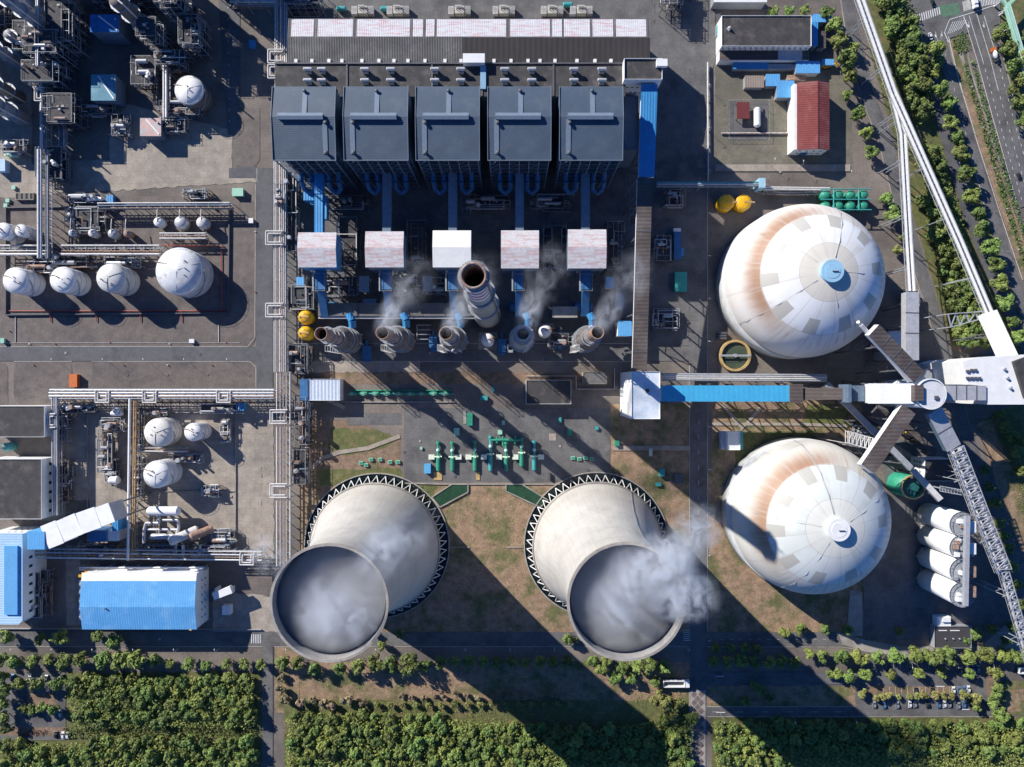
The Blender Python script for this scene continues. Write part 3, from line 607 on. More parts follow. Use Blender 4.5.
# tall chimney
x,y,_=W(487.5,315); HCH=161.
t=thing('chimney','very tall concrete chimney with red and white bands near its dark mouth','chimney',(x,y,0))
def cr(z): return 8.6-(8.6-5.2)*z/HCH
b=B(); b.lathe(x,y,[(cr(z),z) for z in (0,40,80,122)],40,0,True,False,False); b.build('shaft',mat('chimney_concrete',(.36,.34,.30),c2=(.27,.25,.22),s2=.05,var=.12,scale=.1),t)
for k in range(9):
    z0=122+k*4.0; z1=z0+4.0; b=B(); b.lathe(x,y,[(cr(z0)+.02,z0),(cr(z1)+.02,z1)],40,0,True,False,False); b.build('painted_band',[mat('faded_red_band',(.40,.11,.12),var=.2,scale=.3),mat('faded_white_band',(.74,.74,.76),var=.12,scale=.3)][(k+1)%2],t)
b=B(); b.lathe(x,y,[(5.25,157.5),(5.6,159),(5.6,HCH),(4.5,HCH),(4.4,HCH-22),(4.4,HCH-60)],40,0,True,False,False); rim=b.build('rim',mat('chimney_rim',(.26,.17,.13),c2=(.42,.38,.34),s2=.3,var=.3),t)
b=B(); b.cyl(x,y,HCH-60,HCH-59.8,4.5,4.5,32); b.build('flue_shade_disc',m_black,rim)  # black disc in place of the shade deep in the flue
for z in (60,108,157):
    r=cr(z)+1.3; b=B(); b.lathe(x,y,[(r-1.3,z),(r,z),(r,z+.3),(r-1.3,z+.3)],40,0,False,False,False); b.rail([(x+r*math.cos(2*math.pi*i/30),y+r*math.sin(2*math.pi*i/30)) for i in range(30)],z+.3,1.3,.1); b.build('gallery',m_gal,t)
b=B(); a=R(-20)
b.path([(x+(cr(z)+.6)*math.cos(a),y+(cr(z)+.6)*math.sin(a),z) for z in (0,80,164)],.35,5); b.build('ladder',m_steel,t)
# yellow spherical domes by pipe rack
for py,l in ((317,'bright yellow domed tank by the pipe rack, upper of the pair'),(333,'bright yellow domed tank by the pipe rack, lower of the pair')):
    x,y,_=W(304.5,py,12); t=thing('yellow_tank',l,'tank',(x,y,0)); b=B(); b.cyl(x,y,3,10,4.4,4.4,20); b.dome(x,y,10,4.4,3.4,20,5); b.lathe(x,y,[(1,0),(4.4,3)],20); b.build('shell',m_yellow,t)
    b=B(); b.rail([(x+2.5*math.cos(i*.785),y+2.5*math.sin(i*.785)) for i in range(8)],12.6,1,.12); b.bar((x-4,y,13.2),(x+3,y,13.6),.8,.2); b.build('railing',m_ochre,t)
for px,l in ((727,'yellow-orange upright tank north of the upper coal dome, left of the pair'),(744,'yellow-orange upright tank north of the upper coal dome, right of the pair')):
    x,y,_=W(px,202,9); t=thing('yellow_tank',l,'tank',(x,y,0)); b=B(); b.cyl(x,y,0,8,5,5,22); b.dome(x,y,8,5,1.6,22,4); b.build('shell',m_yellow,t); b=B(); b.bar((x,y,9.8),(x+7,y,8.5),1,.25); b.rail([(x+4.8*math.cos(i*.6),y+4.8*math.sin(i*.6)) for i in range(10)],8.1,1,.1); b.build('railing',m_ochre,t)
for i,px in enumerate((833,858)):
    x,y,_=W(px,199,8); t=thing('green_filter_tank','dark green upright filter tank north of the upper coal dome, '+('left' if i==0 else 'right')+' group','tank',(x,y,0))
    for k,(dx,dy) in enumerate(((-4,3),(4,3),(-4,-4),(4,-4))):
        b=B(); b.cyl(x+dx,y+dy,1,7,2.9,2.9,16); b.dome(x+dx,y+dy,7,2.9,1.4,16,4); b.build('vessel',m_green,t)
    b=B(); b.path([(x-8,y+6,8.8),(x+8,y+6,8.8)],.4); b.path([(x-8,y-.5,8.8),(x+8,y-.5,8.8)],.4); b.path([(x-8,y-7,8.8),(x+8,y-7,8.8)],.4); b.path([(x,y-7,8.8),(x,y+6,8.8)],.4); b.build('pipework',m_teal,t)
# ================= COOLING TOWERS =================
def cooling_tower(bx,by,lab,R0=42.,RT=27.8,H=115.):
    x,y,_=W(bx,by); t=thing('cooling_tower','huge hyperbolic concrete cooling tower with steam in its open mouth, '+lab,'cooling tower',(x,y,0),'pair of cooling towers')
    zt=92.; Rm=26.6; z0=8.5
    def r(z):
        a=(R0-1.5)**2/Rm**2-1; return Rm*math.sqrt(1+a*((z-zt)/(zt-z0))**2) if z<zt else Rm+ (RT-Rm)*((z-zt)/(H-zt))**1.6
    pr=[(r(z0+(H-z0)*i/30),z0+(H-z0)*i/30) for i in range(31)]
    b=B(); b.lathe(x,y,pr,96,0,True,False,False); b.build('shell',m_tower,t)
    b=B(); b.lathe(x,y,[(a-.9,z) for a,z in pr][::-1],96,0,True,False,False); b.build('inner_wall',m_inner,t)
    b=B(); b.lathe(x,y,[(RT-.92,H-.6),(RT-.92,H+.3),(RT+.35,H+.3),(RT+.35,H-1.2),(RT-.1,H-1.2)],96,0,False,False,False); b.build('rim',mat('tower_rim',(.34,.31,.27),var=.2,scale=.3),t)
    b=B(); b.lathe(x,y,[(R0-2.6,z0-1.2),(R0-.6,z0-1.2),(R0-1.3,z0+.7)],96,0,False,False,False); b.build('ring_beam',m_conc,t)
    b=B(); n=50
    for i in range(n):
        a0=2*math.pi*i/n; a1=2*math.pi*(i+.5)/n; a2=2*math.pi*(i+1)/n
        p=(x+(R0+2.6)*math.cos(a1),y+(R0+2.6)*math.sin(a1),.3)
        for aa in (a0,a2): q=(x+(R0-1.6)*math.cos(aa),y+(R0-1.6)*math.sin(aa),z0-.5); b.tube(p,q,.32,6)
    b.build('strut_ring',mat('white_concrete',(.70,.69,.66),var=.1),t)
    b=B(); b.lathe(x,y,[(R0+3.9,0),(R0+3.9,.9),(R0+4.6,.9),(R0+4.6,0)],96,0,False,False,False); b.build('basin_wall',m_conc,t)
    b=B(); b.lathe(x,y,[(.1,.25),(R0+3.9,.25)],96,0,False,False,False); b.build('basin_water',m_water,t)
    b=B(); b.lathe(x,y,[(.5,10.5),(r(11)-2,10.5)],64,0,False,False,False); 
    for k in range(-7,8): b.box(x+k*4.6-.25,y-math.sqrt(max(1,max(1,35**2-(k*4.6)**2))),10.6,x+k*4.6+.25,y+math.sqrt(max(1,max(1,35**2-(k*4.6)**2))),11.2)
    b.build('fill_deck',m_inner,t)
    b=B(); a=R(150 if bx<500 else 60)
    b.path([(x+(r(z)+.4)*math.cos(a),y+(r(z)+.4)*math.sin(a),z) for z in (z0,25,40,60,80,100,H)],.13,4); b.build('ladder',m_gal,t)
    return x,y
CT1=cooling_tower(377,545.5,'left of the pair'); CT2=cooling_tower(596.5,544.5,'right of the pair')
# water channels from the pump yard
for pts,l in (([(452,484),(468,484),(468,492),(440,507),(432,497)],'dark green open water channel running to the left cooling tower'),([(506,484),(522,484),(548,500),(540,507),(506,491)],'dark green open water channel running to the right cooling tower')):
    P=PG(pts); b=B(); b.sheet(P,.55); 
    o=thing('water_channel',l,'channel',(P[0][0],P[0][1],0)); b.build('water',mat('algae_water',(.025,.07,.035),rough=.3,var=.2,scale=.3),o)
    b=B()
    for i in range(len(P)):
        q=P[(i+1)%len(P)]; b.bar((P[i][0],P[i][1],.5),(q[0],q[1],.5),.7,1.0)
    b.build('channel_wall',m_conc,o)
# ================= COAL DOMES =================
def dome_mat(name,white,beige,rust_a,cool):
    m=bpy.data.materials.new(name); m.use_nodes=True; t=m.node_tree; N=t.nodes; L=t.links; b=N['Principled BSDF']; b.inputs['Roughness'].default_value=.55
    tc=N.new('ShaderNodeTexCoord'); sp=N.new('ShaderNodeSeparateXYZ'); L.new(tc.outputs['Object'],sp.inputs[0])
    def ma(op,a,b_=None,c=None):
        n=N.new('ShaderNodeMath'); n.operation=op
        for i,v in enumerate((a,b_,c)):
            if v is None: continue
            if hasattr(v,'links'): L.new(v,n.inputs[i])
            else: n.inputs[i].default_value=v
        return n.outputs[0]
    def mr(v,a,b_,c=0,d=1):
        n=N.new('ShaderNodeMapRange'); n.interpolation_type='SMOOTHSTEP'
        for i,q in enumerate((v,a,b_,c,d)):
            if hasattr(q,'links'): L.new(q,n.inputs[i])
            else: n.inputs[i].default_value=q
        return n.outputs[0]
    def mx(f,a,b_):
        n=N.new('ShaderNodeMix'); n.data_type='RGBA'; L.new(f,n.inputs[0])
        for s_,v in ((n.inputs[6],a),(n.inputs[7],b_)):
            if hasattr(v,'links'): L.new(v,s_)
            else: s_.default_value=(*v,1)
        return n.outputs[2]
    X,Y=sp.outputs[0],sp.outputs[1]; rho=ma('SQRT',ma('ADD',ma('MULTIPLY',X,X),ma('MULTIPLY',Y,Y))); ang=ma('ARCTAN2',Y,X)
    no=N.new('ShaderNodeTexNoise'); no.inputs['Scale'].default_value=.06; no.inputs['Detail'].default_value=7; L.new(tc.outputs['Object'],no.inputs['Vector'])
    # streak noise in polar space
    cb=N.new('ShaderNodeCombineXYZ'); L.new(ma('MULTIPLY',ang,9.0),cb.inputs[0]); L.new(ma('MULTIPLY',rho,.05),cb.inputs[1]); st=N.new('ShaderNodeTexNoise'); st.inputs['Scale'].default_value=1.6; st.inputs['Detail'].default_value=5; L.new(cb.outputs[0],st.inputs['Vector'])
    base=mx(mr(no.outputs[0],.4,.65),white,beige)
    base=mx(ma('MULTIPLY',mr(rho,16.6,16.3),1.0),base,(.64,.60,.52) if not cool else (.66,.66,.60))      # inner disc panels
    base=mx(ma('MULTIPLY',mr(rho,34.2,34.6),.4),base,(.62,.53,.42))   # lower shell panels a little more aged
    # rust ring
    rr_=ma('MULTIPLY',mr(rho,34.3,35.2),mr(rho,45,36.5)); angm=mr(ma('COSINE',ma('SUBTRACT',ang,rust_a)),.0,.8); 
    rs=ma('MULTIPLY',ma('MULTIPLY',rr_,angm),mr(st.outputs[0],-.5,.6)); base=mx(ma('MULTIPLY',rs,.95),base,(.31,.165,.09))
    rs2=ma('MULTIPLY',ma('MULTIPLY',mr(rho,30,35),mr(rho,44,38)),mr(st.outputs[0],.46,.7)); base=mx(ma('MULTIPLY',rs2,.5),base,(.38,.24,.16))
    # replaced grey panels along the ring
    sq=ma('MULTIPLY',ma('GREATER_THAN',ma('SINE',ma('MULTIPLY_ADD',ang,10.0,.6)),.38),ma('MULTIPLY',ma('GREATER_THAN',rho,26.5),ma('LESS_THAN',rho,34.6)))
    base=mx(ma('MULTIPLY',sq,.85),base,(.40,.38,.33))
    rs3=ma('MULTIPLY',mr(no.outputs[0],.48,.66),ma('MULTIPLY',ma('GREATER_THAN',ma('SINE',ma('MULTIPLY',ang,12.0)),.6),ma('LESS_THAN',rho,34.))); base=mx(ma('MULTIPLY',rs3,.25),base,(.45,.42,.36))
    # radial and ring seams
    se=ma('MULTIPLY',ma('GREATER_THAN',ma('ABSOLUTE',ma('SINE',ma('MULTIPLY',ang,8.0))),.992),ma('GREATER_THAN',rho,8)); base=mx(ma('MULTIPLY',se,.3),base,(.45,.43,.40))
    for q in (16.5,34.5): base=mx(ma('MULTIPLY',ma('LESS_THAN',ma('ABSOLUTE',ma('SUBTRACT',rho,q)),.16),.6),base,(.38,.36,.33))
    L.new(base,b.inputs['Base Color']); return m
dm1=dome_mat('dome_shell_warm',(.78,.79,.79),(.72,.71,.68),R(160),False); dm2=dome_mat('dome_shell_cool',(.66,.69,.66),(.60,.63,.60),R(150),True)
def coal_dome(bx,by,lab,m,capm,seed):
    x,y,_=W(bx,by); Rd=46.4; HW=20.; t=thing('coal_dome','giant white rust-stained storage dome '+lab,'storage dome',(x,y,0),'pair of coal storage domes')
    b=B(); b.cyl(x,y,0,HW,Rd+.3,Rd+.3,96); b.build('base_wall',mat('dome_wall',(.55,.56,.55),var=.15,scale=.2),t)
    pr=[(Rd,HW)]+[(Rd*math.cos(a)**.9,HW+38*math.sin(a)) for a in [math.pi/2*i/20 for i in range(1,20)]]+[(.5,HW+38)]
    b=B(); b.lathe(x,y,pr,96,0); o=b.build('dome_shell',m,t)
    b=B(); zc=HW+37; b.cyl(x,y,zc-2,zc+3.4,6,6,40); b.lathe(x,y,[(6.3,zc+3.4),(6.3,zc+3.8)],40,0,False,True,True); b.lathe(x,y,[(4.2,zc+3.8),(4.2,zc+4.0)],40,0,False,False,True); cp=b.build('cap_vent',capm,t)
    b=B(); b.box(x-.4,y-.4,zc+4,x+3.0,y-.1,zc+4.7) ; b.build('cap_handle',m_steel,cp)
    for k in range(5):
        a=R(70+k*72+seed*30); pts=[]
        for u in (0.02,.3,.6,.9,1.2,1.42): pts.append((x+(Rd+.35)*math.cos(u)**.9*math.cos(a),y+(Rd+.35)*math.cos(u)**.9*math.sin(a),HW+38.2*math.sin(u)))
        b=B(); b.path(pts,.12 if k else .3,4); b.build('ladder' if k==0 else 'roof_cable',m_gal,t)
coal_dome(788.5,286.3,'with pale blue cap, the upper of two',dm1,mat('pale_blue_cap',(.30,.52,.68),var=.1),0)
coal_dome(794,509.8,'with white cap, the lower of two',dm2,m_white,1)
# ================= CONVEYORS AND TRANSFER HOUSES =================
def gallery(name,label,p,q,wd,ht,roofm,wallm,legs=4,panels=(),group=None,legm=None,lw=.5):
    """covered conveyor bridge; p,q=(px,py,z) centre of roof"""
    P=Vector(W(*p)); Q=Vector(W(*q)); t=thing(name,label,'conveyor',(P.x,P.y,0),group); d=(Q-P); 
    b=B(); b.bar(P,Q,wd-.6,ht,0,-ht/2-.2); b.build('side_wall',wallm,t)
    b=B(); b.bar(P,Q,wd,.4); rf=b.build('roof',roofm,t)
    if panels:
        
        for f in panels: b=B(); c=P+d*f; e=P+d*(f+.6/d.length); b.bar(c,e,wd+.1,.6,0,.05); b.build('roof_joint',m_steel,rf)
    side=d.cross(Vector((0,0,1))).normalized()
    for k in range(legs):
        f=(k+.5)/legs; c=P+d*f; zt=c.z-ht-.2
        if zt<3: continue
        b=B()
        for s in (-1,1):
            b.tube((c.x+side.x*s*(wd/2+1.2),c.y+side.y*s*(wd/2+1.2),0),(c.x+side.x*s*wd/2.4,c.y+side.y*s*wd/2.4,zt),lw,4)
        n=max(2,int(zt/6))
        for i in range(n):
            z0=zt*i/n; z1=zt*(i+1)/n; s=1 if i%2 else -1; e=wd/2+.6
            b.tube((c.x+side.x*s*e,c.y+side.y*s*e,z0),(c.x-side.x*s*e,c.y-side.y*s*e,z1),lw*.55,4)
        b.build('trestle',legm or m_steel,t)
    return t
gallery('conveyor_gallery','bright blue roofed coal conveyor running south from the lift tower',(649.5,84,49),(646.5,177,43),9.2,4,m_blue,m_white,2)
gallery('conveyor_gallery','grey-brown roofed coal conveyor between blue gallery and white transfer house',(645,178,43),(639.5,370,33),8.6,4,m_brownroof,m_white,5,(.02,.27,.7,.9))
b=B(); 
for k in range(4):
    y0=188+k*14; a=W(630,y0,20); c=W(638,y0-10,34); b.tube(a,c,.35,4); b.tube((a[0],a[1],0),a,.35,4)
a=W(630,175,20); c=W(630,240,20); b.tube(a,c,.3,4); tag(b.build('bracing_frame',m_steelb),'slanted blue-grey bracing frame on the west side of the coal conveyor','steel frame')
t,(x0,y0,x1,y1)=flat_building('transfer_house','tall white transfer house with pale blue streaked roof at the conveyor corner','transfer tower',(631.5,371.5,660,419),42,m_white,mat('pale_blue_roof',(.58,.66,.74),c2=(.70,.74,.78),s2=.08,var=.08),.5)
b=B(); b.box(x0+8,y1-12,42,x0+10,y1-10,43.5); b.build('roof_vent',m_steel,t)
windows(t,'W',y0+3,y1-3,8,38,2,2,x0)
gallery('conveyor_gallery','bright sky-blue conveyor gallery running east from the white transfer house',(661,393.5,30),(789,393.5,30),9.6,5,mat('sky_blue_gallery',(.06,.40,.66),rough=.5,var=.06,scale=.1,ribs=('X',3,.02,.97)),m_white,4)
gallery('conveyor_gallery','short brown raised conveyor head box at the east end of the blue gallery',(790,393.5,31.5),(803,393.5,31.5),11.2,6,m_brownroof,m_steel,1)
gallery('conveyor_gallery','shaded brown conveyor bridge between the blue gallery and the white gallery',(803.5,394,30),(848,393.5,38),7,4,m_brownroof,m_steel,2)
b=B(); a=W(850,393.5,44); b.box(a[0]-.9,a[1]-5.2,32,a[0]+.9,a[1]+5.2,44); b.box(a[0]+1,a[1]-4.6,33,a[0]+10.5,a[1]+4.6,40); b.box(a[0]+2,a[1]-3,0,a[0]+8,a[1]+3,33); tag(b.build('junction_box',m_steelb),'black-blue junction house with white end wall, west of the white gallery','junction house')
gallery('conveyor_gallery','bright white conveyor gallery west of the round junction tower',(868,393.5,44),(917,393.5,48),11.6,5,m_white,m_white,2)
# round junction tower
x,y,_=W(931,394,50); t=thing('junction_tower','round white junction tower where all conveyors meet','tower',(x,y,0))
b=B(); b.cyl(x,y,0,49,8.3,8.3,40); b.build('wall',m_white,t); b=B(); b.lathe(x,y,[(8.3,49),(8.8,49),(8.8,50.3),(8.2,50.3)],40,0,False,False,False); b.build('parapet',m_white,t)
b=B(); b.cyl(x,y,49,49.5,8.3,8.3,40); b.build('roof',m_pinkwhite if 0 else mat('pale_roof',(.62,.63,.66),var=.1),t)
b=B(); b.box(x-10,y-4,46,x-5,y+5,51.5); b.build('inlet_box',m_brownroof,t); b=B(); b.box(x+2,y-3,49.5,x+4,y-1,50.6); b.build('hatch',m_steel,t)
gallery('conveyor_gallery','pale grey ribbed conveyor gallery between round tower and white plant building',(945.5,393,45),(986,393,45),8.4,5,m_silver,m_silver,1,(.25,.5,.75))
P=[W(px,py,44)[:2] for px,py in ((962.6,361.5),(975,358),(1024,354.5),(1036,354),(1036,404.5),(988,404.5),(984,386),(968,384.5))]
t=thing('crusher_building','large bright white irregular building where the long conveyors arrive, at the right edge','industrial building',(P[0][0]+15,P[0][1]-15,0))
b=B(); b.prism(P,0,44); b.build('wall',m_white,t); b=B(); b.prism([W(px,py,45)[:2] for px,py in ((1012.5,361.5),(1038,352),(1038,398),(1024,398))],44,46.2); b.build('dark_roof',m_dark,t)
for px,py in ((968,371),(972,370),(976,370),(968,378),(972,378),(976,378),(980,378)): 
    b=B(); a=W(px,py,45); b.box(a[0]-.7,a[1]-.7,44,a[0]+.7,a[1]+.7,45.2); b.build('roof_vent',m_steel,t)
for px,py in ((1005,369),(1008,378),(1011,388)):
    b=B(); a=W(px,py,45); b.cyl(a[0],a[1],44,45.4,.8,.8,10); b.build('roof_fan',m_gal,t)
gallery('conveyor_gallery','brown roofed conveyor from upper coal dome down to the round tower',(874,330,55),(919,377,50),8.6,4,m_brownroof,m_white,2,(.25,.5,.75))
b=B(); b.tube(W(861,325,52),W(909,381,46),1.3,8); b.tube(W(858,322,52),W(870,338,40),1,6); tag(b.build('chute_pipe',m_silver),'silver chute pipe alongside the brown conveyor at the upper coal dome','pipe')
gallery('conveyor_gallery','brown roofed conveyor with white side from round tower down onto the lower coal dome',(909,409,47),(868,469,50),9.2,5,m_brownroof,m_white,2,(.3,.6))
b=B(); p0=W(848,437,44); p1=W(873,444,44)
for s in (-3.4,3.4):
    for z in (0,-3): b.tube((p0[0],p0[1]+s,p0[2]+z),(p1[0],p1[1]+s,p1[2]+z),.3,4)
for k in range(7):
    f=k/6; g=(k+1)/6; X=p0[0]+(p1[0]-p0[0])*f; Y=p0[1]+(p1[1]-p0[1])*f; b.tube((X,Y-3.4,41),(X,Y+3.4,41),.25,4); b.tube((X,Y-3.4,44),(X,Y+3.4,44),.3,4)
    if k<6: X2=p0[0]+(p1[0]-p0[0])*g; Y2=p0[1]+(p1[1]-p0[1])*g; b.tube((X,Y-3.4,44),(X2,Y2+3.4,44),.25,4); b.tube((X2,Y2-3.4,0),(X2,Y2-3.4,41),.2,4) if k in(0,5) else None
tag(b.build('steel_truss',m_pipew),'short pale steel truss beside the lower coal dome conveyor','truss')
gallery('conveyor_gallery','short isolated brown conveyor stub southwest of the round tower',(884,410,24),(872,424,18),7,4,m_brownroof,m_steel,1)
gallery('conveyor_gallery','narrow silver diagonal conveyor running down to the white silos',(827,384,18),(912,469,22),3.6,2.6,m_gal,m_silver,6)
gallery('conveyor_gallery','narrow silver conveyor continuing past the green tank to the silos',(913,470,22),(941,500,30),3.4,2.4,m_silver,m_silver,2)
gallery('conveyor_gallery','low brown conveyor crossing the yard east of the lower dome conveyor',(903,423,10),(936,453,8),4,2.2,m_brownroof,m_steel,3)
gallery('conveyor_gallery','upright pale grey gallery beside the upper coal dome, feeding the junction area',(912.3,292,40),(912.3,360,42),7.6,5,m_silver,m_silver,3,(.3,.6))
# long twin-belt conveyor bridges in the northeast
def belt(name,label,pts,wd,group=None,lat=False,armside=-1,armlen=9,seg=12.):
    P=[Vector(W(*p)) for p in pts]; t=thing(name,label,'conveyor',(P[0].x,P[0].y,0),group)
    a_=B(); bl_=B(); fr=B(); legs=[]
    for A,C in zip(P,P[1:]):
        d=(C-A); L=d.length; side=d.cross(Vector((0,0,1))).normalized(); n=max(1,int(L/3.2))
        for s in (-.27,.27): a_.bar(A+side*s*wd,C+side*s*wd,wd*.26,.6)
        bl_.bar(A,C,wd*.22,.25,0,-.5)
        for s in (-.5,.5):
            fr.tube(A+side*s*wd,C+side*s*wd,.16,4); fr.tube(A+side*s*wd-Vector((0,0,1.8)),C+side*s*wd-Vector((0,0,1.8)),.2,4)
            if lat: fr.tube(A+side*s*wd+Vector((0,0,2)),C+side*s*wd+Vector((0,0,2)),.3,4)
        for i in range(n):
            c=A+d*(i/n); e=A+d*((i+1)/n); fr.tube(c-side*wd/2,c+side*wd/2,.14,4)
            s=.5 if i%2 else -.5; fr.tube(c+side*s*wd-Vector((0,0,1.8)),e-side*s*wd-Vector((0,0,1.8)),.14,4)
            if lat: fr.tube(c+side*s*wd+Vector((0,0,2)),e-side*s*wd+Vector((0,0,2)),.3,4); fr.tube(c+side*s*wd+Vector((0,0,2)),e+side*s*wd,.22,4); fr.tube(c-side*wd/2+Vector((0,0,2)),c+side*wd/2+Vector((0,0,2)),.25,4)
        m_=max(1,int(L/25))
        for i in range(m_):
            c=A+d*((i+.5)/m_); b=B(); z=c.z-1.8

            for q in (-.45,.45): f1=c+side*q*wd; b.tube((f1.x,f1.y,0),(f1.x,f1.y,z),.3,5)
            for zz in (.35,.7): b.tube((c.x-side.x*.45*wd,c.y-side.y*.45*wd,z*zz),(c.x+side.x*.45*wd,c.y+side.y*.45*wd,z*zz),.18,4)
            b.bar((c.x-side.x*.8*wd,c.y-side.y*.8*wd,z),(c.x+side.x*.8*wd,c.y+side.y*.8*wd,z),.5,.5); legs.append(b)
    a_.build('cover',m_white,t); bl_.build('belt',m_steel,t); fr.build('truss_frame',m_silver,t)
    for b in legs: b.build('support_leg',m_gal,t)
    return t
belt('belt_conveyor','long white twin-belt conveyor bridge crossing the northeast wood down to the white building',[(858,-8,22),(893,92,24),(960,243,32),(989,312,36)],5.2,armside=1)
belt('belt_conveyor','white belt conveyor branching south toward the upright grey gallery',[(893,92,23.5),(903,133,24),(909,243,30),(912,291,34)],4.6,armside=1)
gallery('conveyor_gallery','bright white covered gallery joining the long belt to the white building',(989,312,37),(1010,357,43),9.5,4,m_white,m_white,1)
b=B(); p0=W(948,322,30); 
for (a,c) in (((948,314,30),(987,311,34)),((951,327,30),(988,317,34)),((948,314,30),(951,327,30)),((956,313,30),(960,325,30)),((966,313,31),(969,322,31)),((976,312,32),(978,320,32)),((951,327,30),(956,313,30)),((960,325,30),(966,313,31)),((969,322,31),(976,312,32))): b.tube(W(*a),W(*c),.4,4)
for q in ((948,314,30),(951,327,30)): a=W(*q); b.tube((a[0],a[1],0),a,.4,4)
tag(b.build('walkway_truss',m_gal),'slender grey truss reaching west from the white covered gallery','truss')
belt('belt_conveyor','wide lattice truss conveyor descending from the round tower past the silos',[(955,448,40),(978,508,37),(1003,571,34)],8.2,lat=True)
gallery('conveyor_gallery','pale grey twin-roofed gallery leaving the round tower to the southeast',(935,411,44),(954,448,41),9,4,m_silver,m_steelb,1,(.5,))
belt('belt_conveyor','narrow lattice conveyor continuing to the lower right corner',[(1003,571,33),(1032,668,26)],4.4,lat=True)
b=B()
for s in (0,5):
    for z in (0,3): b.tube(W(940,486+s,30+z),W(962,490+s,33+z),.3,4)
for k in range(8):
    x=940+k*2.9; b.tube(W(x,486+k*.5,33),W(x+2.9,491+k*.5,33),.22,4); b.tube(W(x,491+k*.5,33),W(x,486+k*.5,33),.25,4); 
a=W(940,488,30); b.tube((a[0],a[1],0),a,.5,4); tag(b.build('side_truss',m_gal),'small lattice truss linking the wide conveyor to the silo tops','truss')
# silos
for i,(px,py) in enumerate(((962.5,524.5),(962.5,547.5),(962.5,571),(962.5,595))):
    x,y,_=W(px,py,36); nm=ORD[i]
    t=thing('silo','white cylindrical silo, '+['topmost','second from the top','third from the top','lowest'][i]+' of the four in the row','silo',(x,y,0),'row of four white silos')
    b=B(); b.cyl(x,y,2.5,35,7.0,7.0,40); b.build('shell',m_white,t)
    for k in range(6):
        a=k*math.pi/3; b=B(); b.tube((x+6.4*math.cos(a),y+6.4*math.sin(a),0),(x+6.4*math.cos(a),y+6.4*math.sin(a),2.5),.5,6); b.build('leg',m_gal,t)
    b=B(); b.cyl(x,y,35,35.3,6.9,6.9,32); b.build('roof_deck',m_gal,t); b=B(); b.rail([(x+6.9*math.cos(2*math.pi*j/20),y+6.9*math.sin(2*math.pi*j/20)) for j in range(20)],35.3,1.3,.16); b.lathe(x,y,[(6.5,35.2),(7.4,35.2),(7.4,35.9)],32,0,False,False,False); b.build('railing',m_gal,t)
    rs=random.Random(i)
    for j in range(6):
        b=B(); qx=x+rs.uniform(-4.4,4.4); qy=y+rs.uniform(-4.4,4.4); w_=rs.uniform(.7,1.6); b.box(qx-w_,qy-w_*.8,35.3,qx+w_,qy+w_*.8,35.3+rs.uniform(1,2.8)); b.build('filter_box',[m_white,m_rust,m_gal,m_white,m_steel][(i+j)%5],t)
gallery('silo_top_gallery','narrow silver walkway conveyor along the tops of the four silos',(968,516,41),(966,606,41),2.6,2,m_silver,m_gal,0)
b=B()
for i,py in enumerate((527,549,572,592)):
    x,y,_=W(973,py,38)
    b=B(); b.box(x-1.9,y-3.2,30,x+1.9,y+3.2,38); b.box(x-.4,y-.4,0,x+.4,y+.4,30); b.path([(x+2,y,36),(x+3,y-5,34),(x+2,y-6,30)],.4); tag(b.build('dust_collector',m_white if i<2 else m_rust),('white' if i<2 else 'rusty')+' dust collector box on the right side of the '+['topmost','second','third','lowest'][i]+' silo','dust collector','dust collectors beside the silos')
# green open tank
x,y,_=W(897.5,483); t=thing('green_tank','open green water tank with rusty rim between lower coal dome and silos','tank',(x,y,0))
b=B(); b.lathe(x,y,[(7.2,0),(7.2,17),(6.7,17),(6.7,14.5)],32,0,True,False,False); b.build('shell',m_green,t); b=B(); b.lathe(x,y,[(7.2,17),(7.6,17),(7.6,17.6),(6.8,17.6)],32,0,False,False,False); b.build('rim',m_ochre,t); b=B(); b.cyl(x,y,14.3,14.5,6.8,6.8,32); b.build('water',mat('teal_water',(.02,.12,.12),rough=.3,var=.3,scale=.2),t)
# round clarifier
x,y,_=W(735.5,355.5,4); t=thing('clarifier','round settling tank with ochre rim and central bridge beside the upper coal dome','settling tank',(x,y,0))
b=B(); b.lathe(x,y,[(10,0),(10,4),(8.6,4),(8.6,2)],40,0,False,False,False); b.build('rim_wall',m_ochre,t); b=B(); b.cyl(x,y,2,2.2,8.7,8.7,40); b.build('water',mat('murky_water',(.07,.09,.06),rough=.2,var=.2),t)
b=B(); b.bar((x-9.8,y,4.4),(x+9.8,y,4.4),1.2,.3); b.rail([(x-9.8,y-.6),(x+9.8,y-.6)],4.5,1,.08,0,2,False); b.cyl(x,y,2,4.6,1.2,1.2,10); b.build('bridge',m_gal,t)
b=B(); a=W(722,336,3)
for k in range(3): b.box(a[0]-2.6,a[1]-2+k*1.7,0,a[0]+3,a[1]-.8+k*1.7,3)
tag(b.build('cooling_unit',m_steel),'small dark slatted cooling unit above the round settling tank','cooling unit')
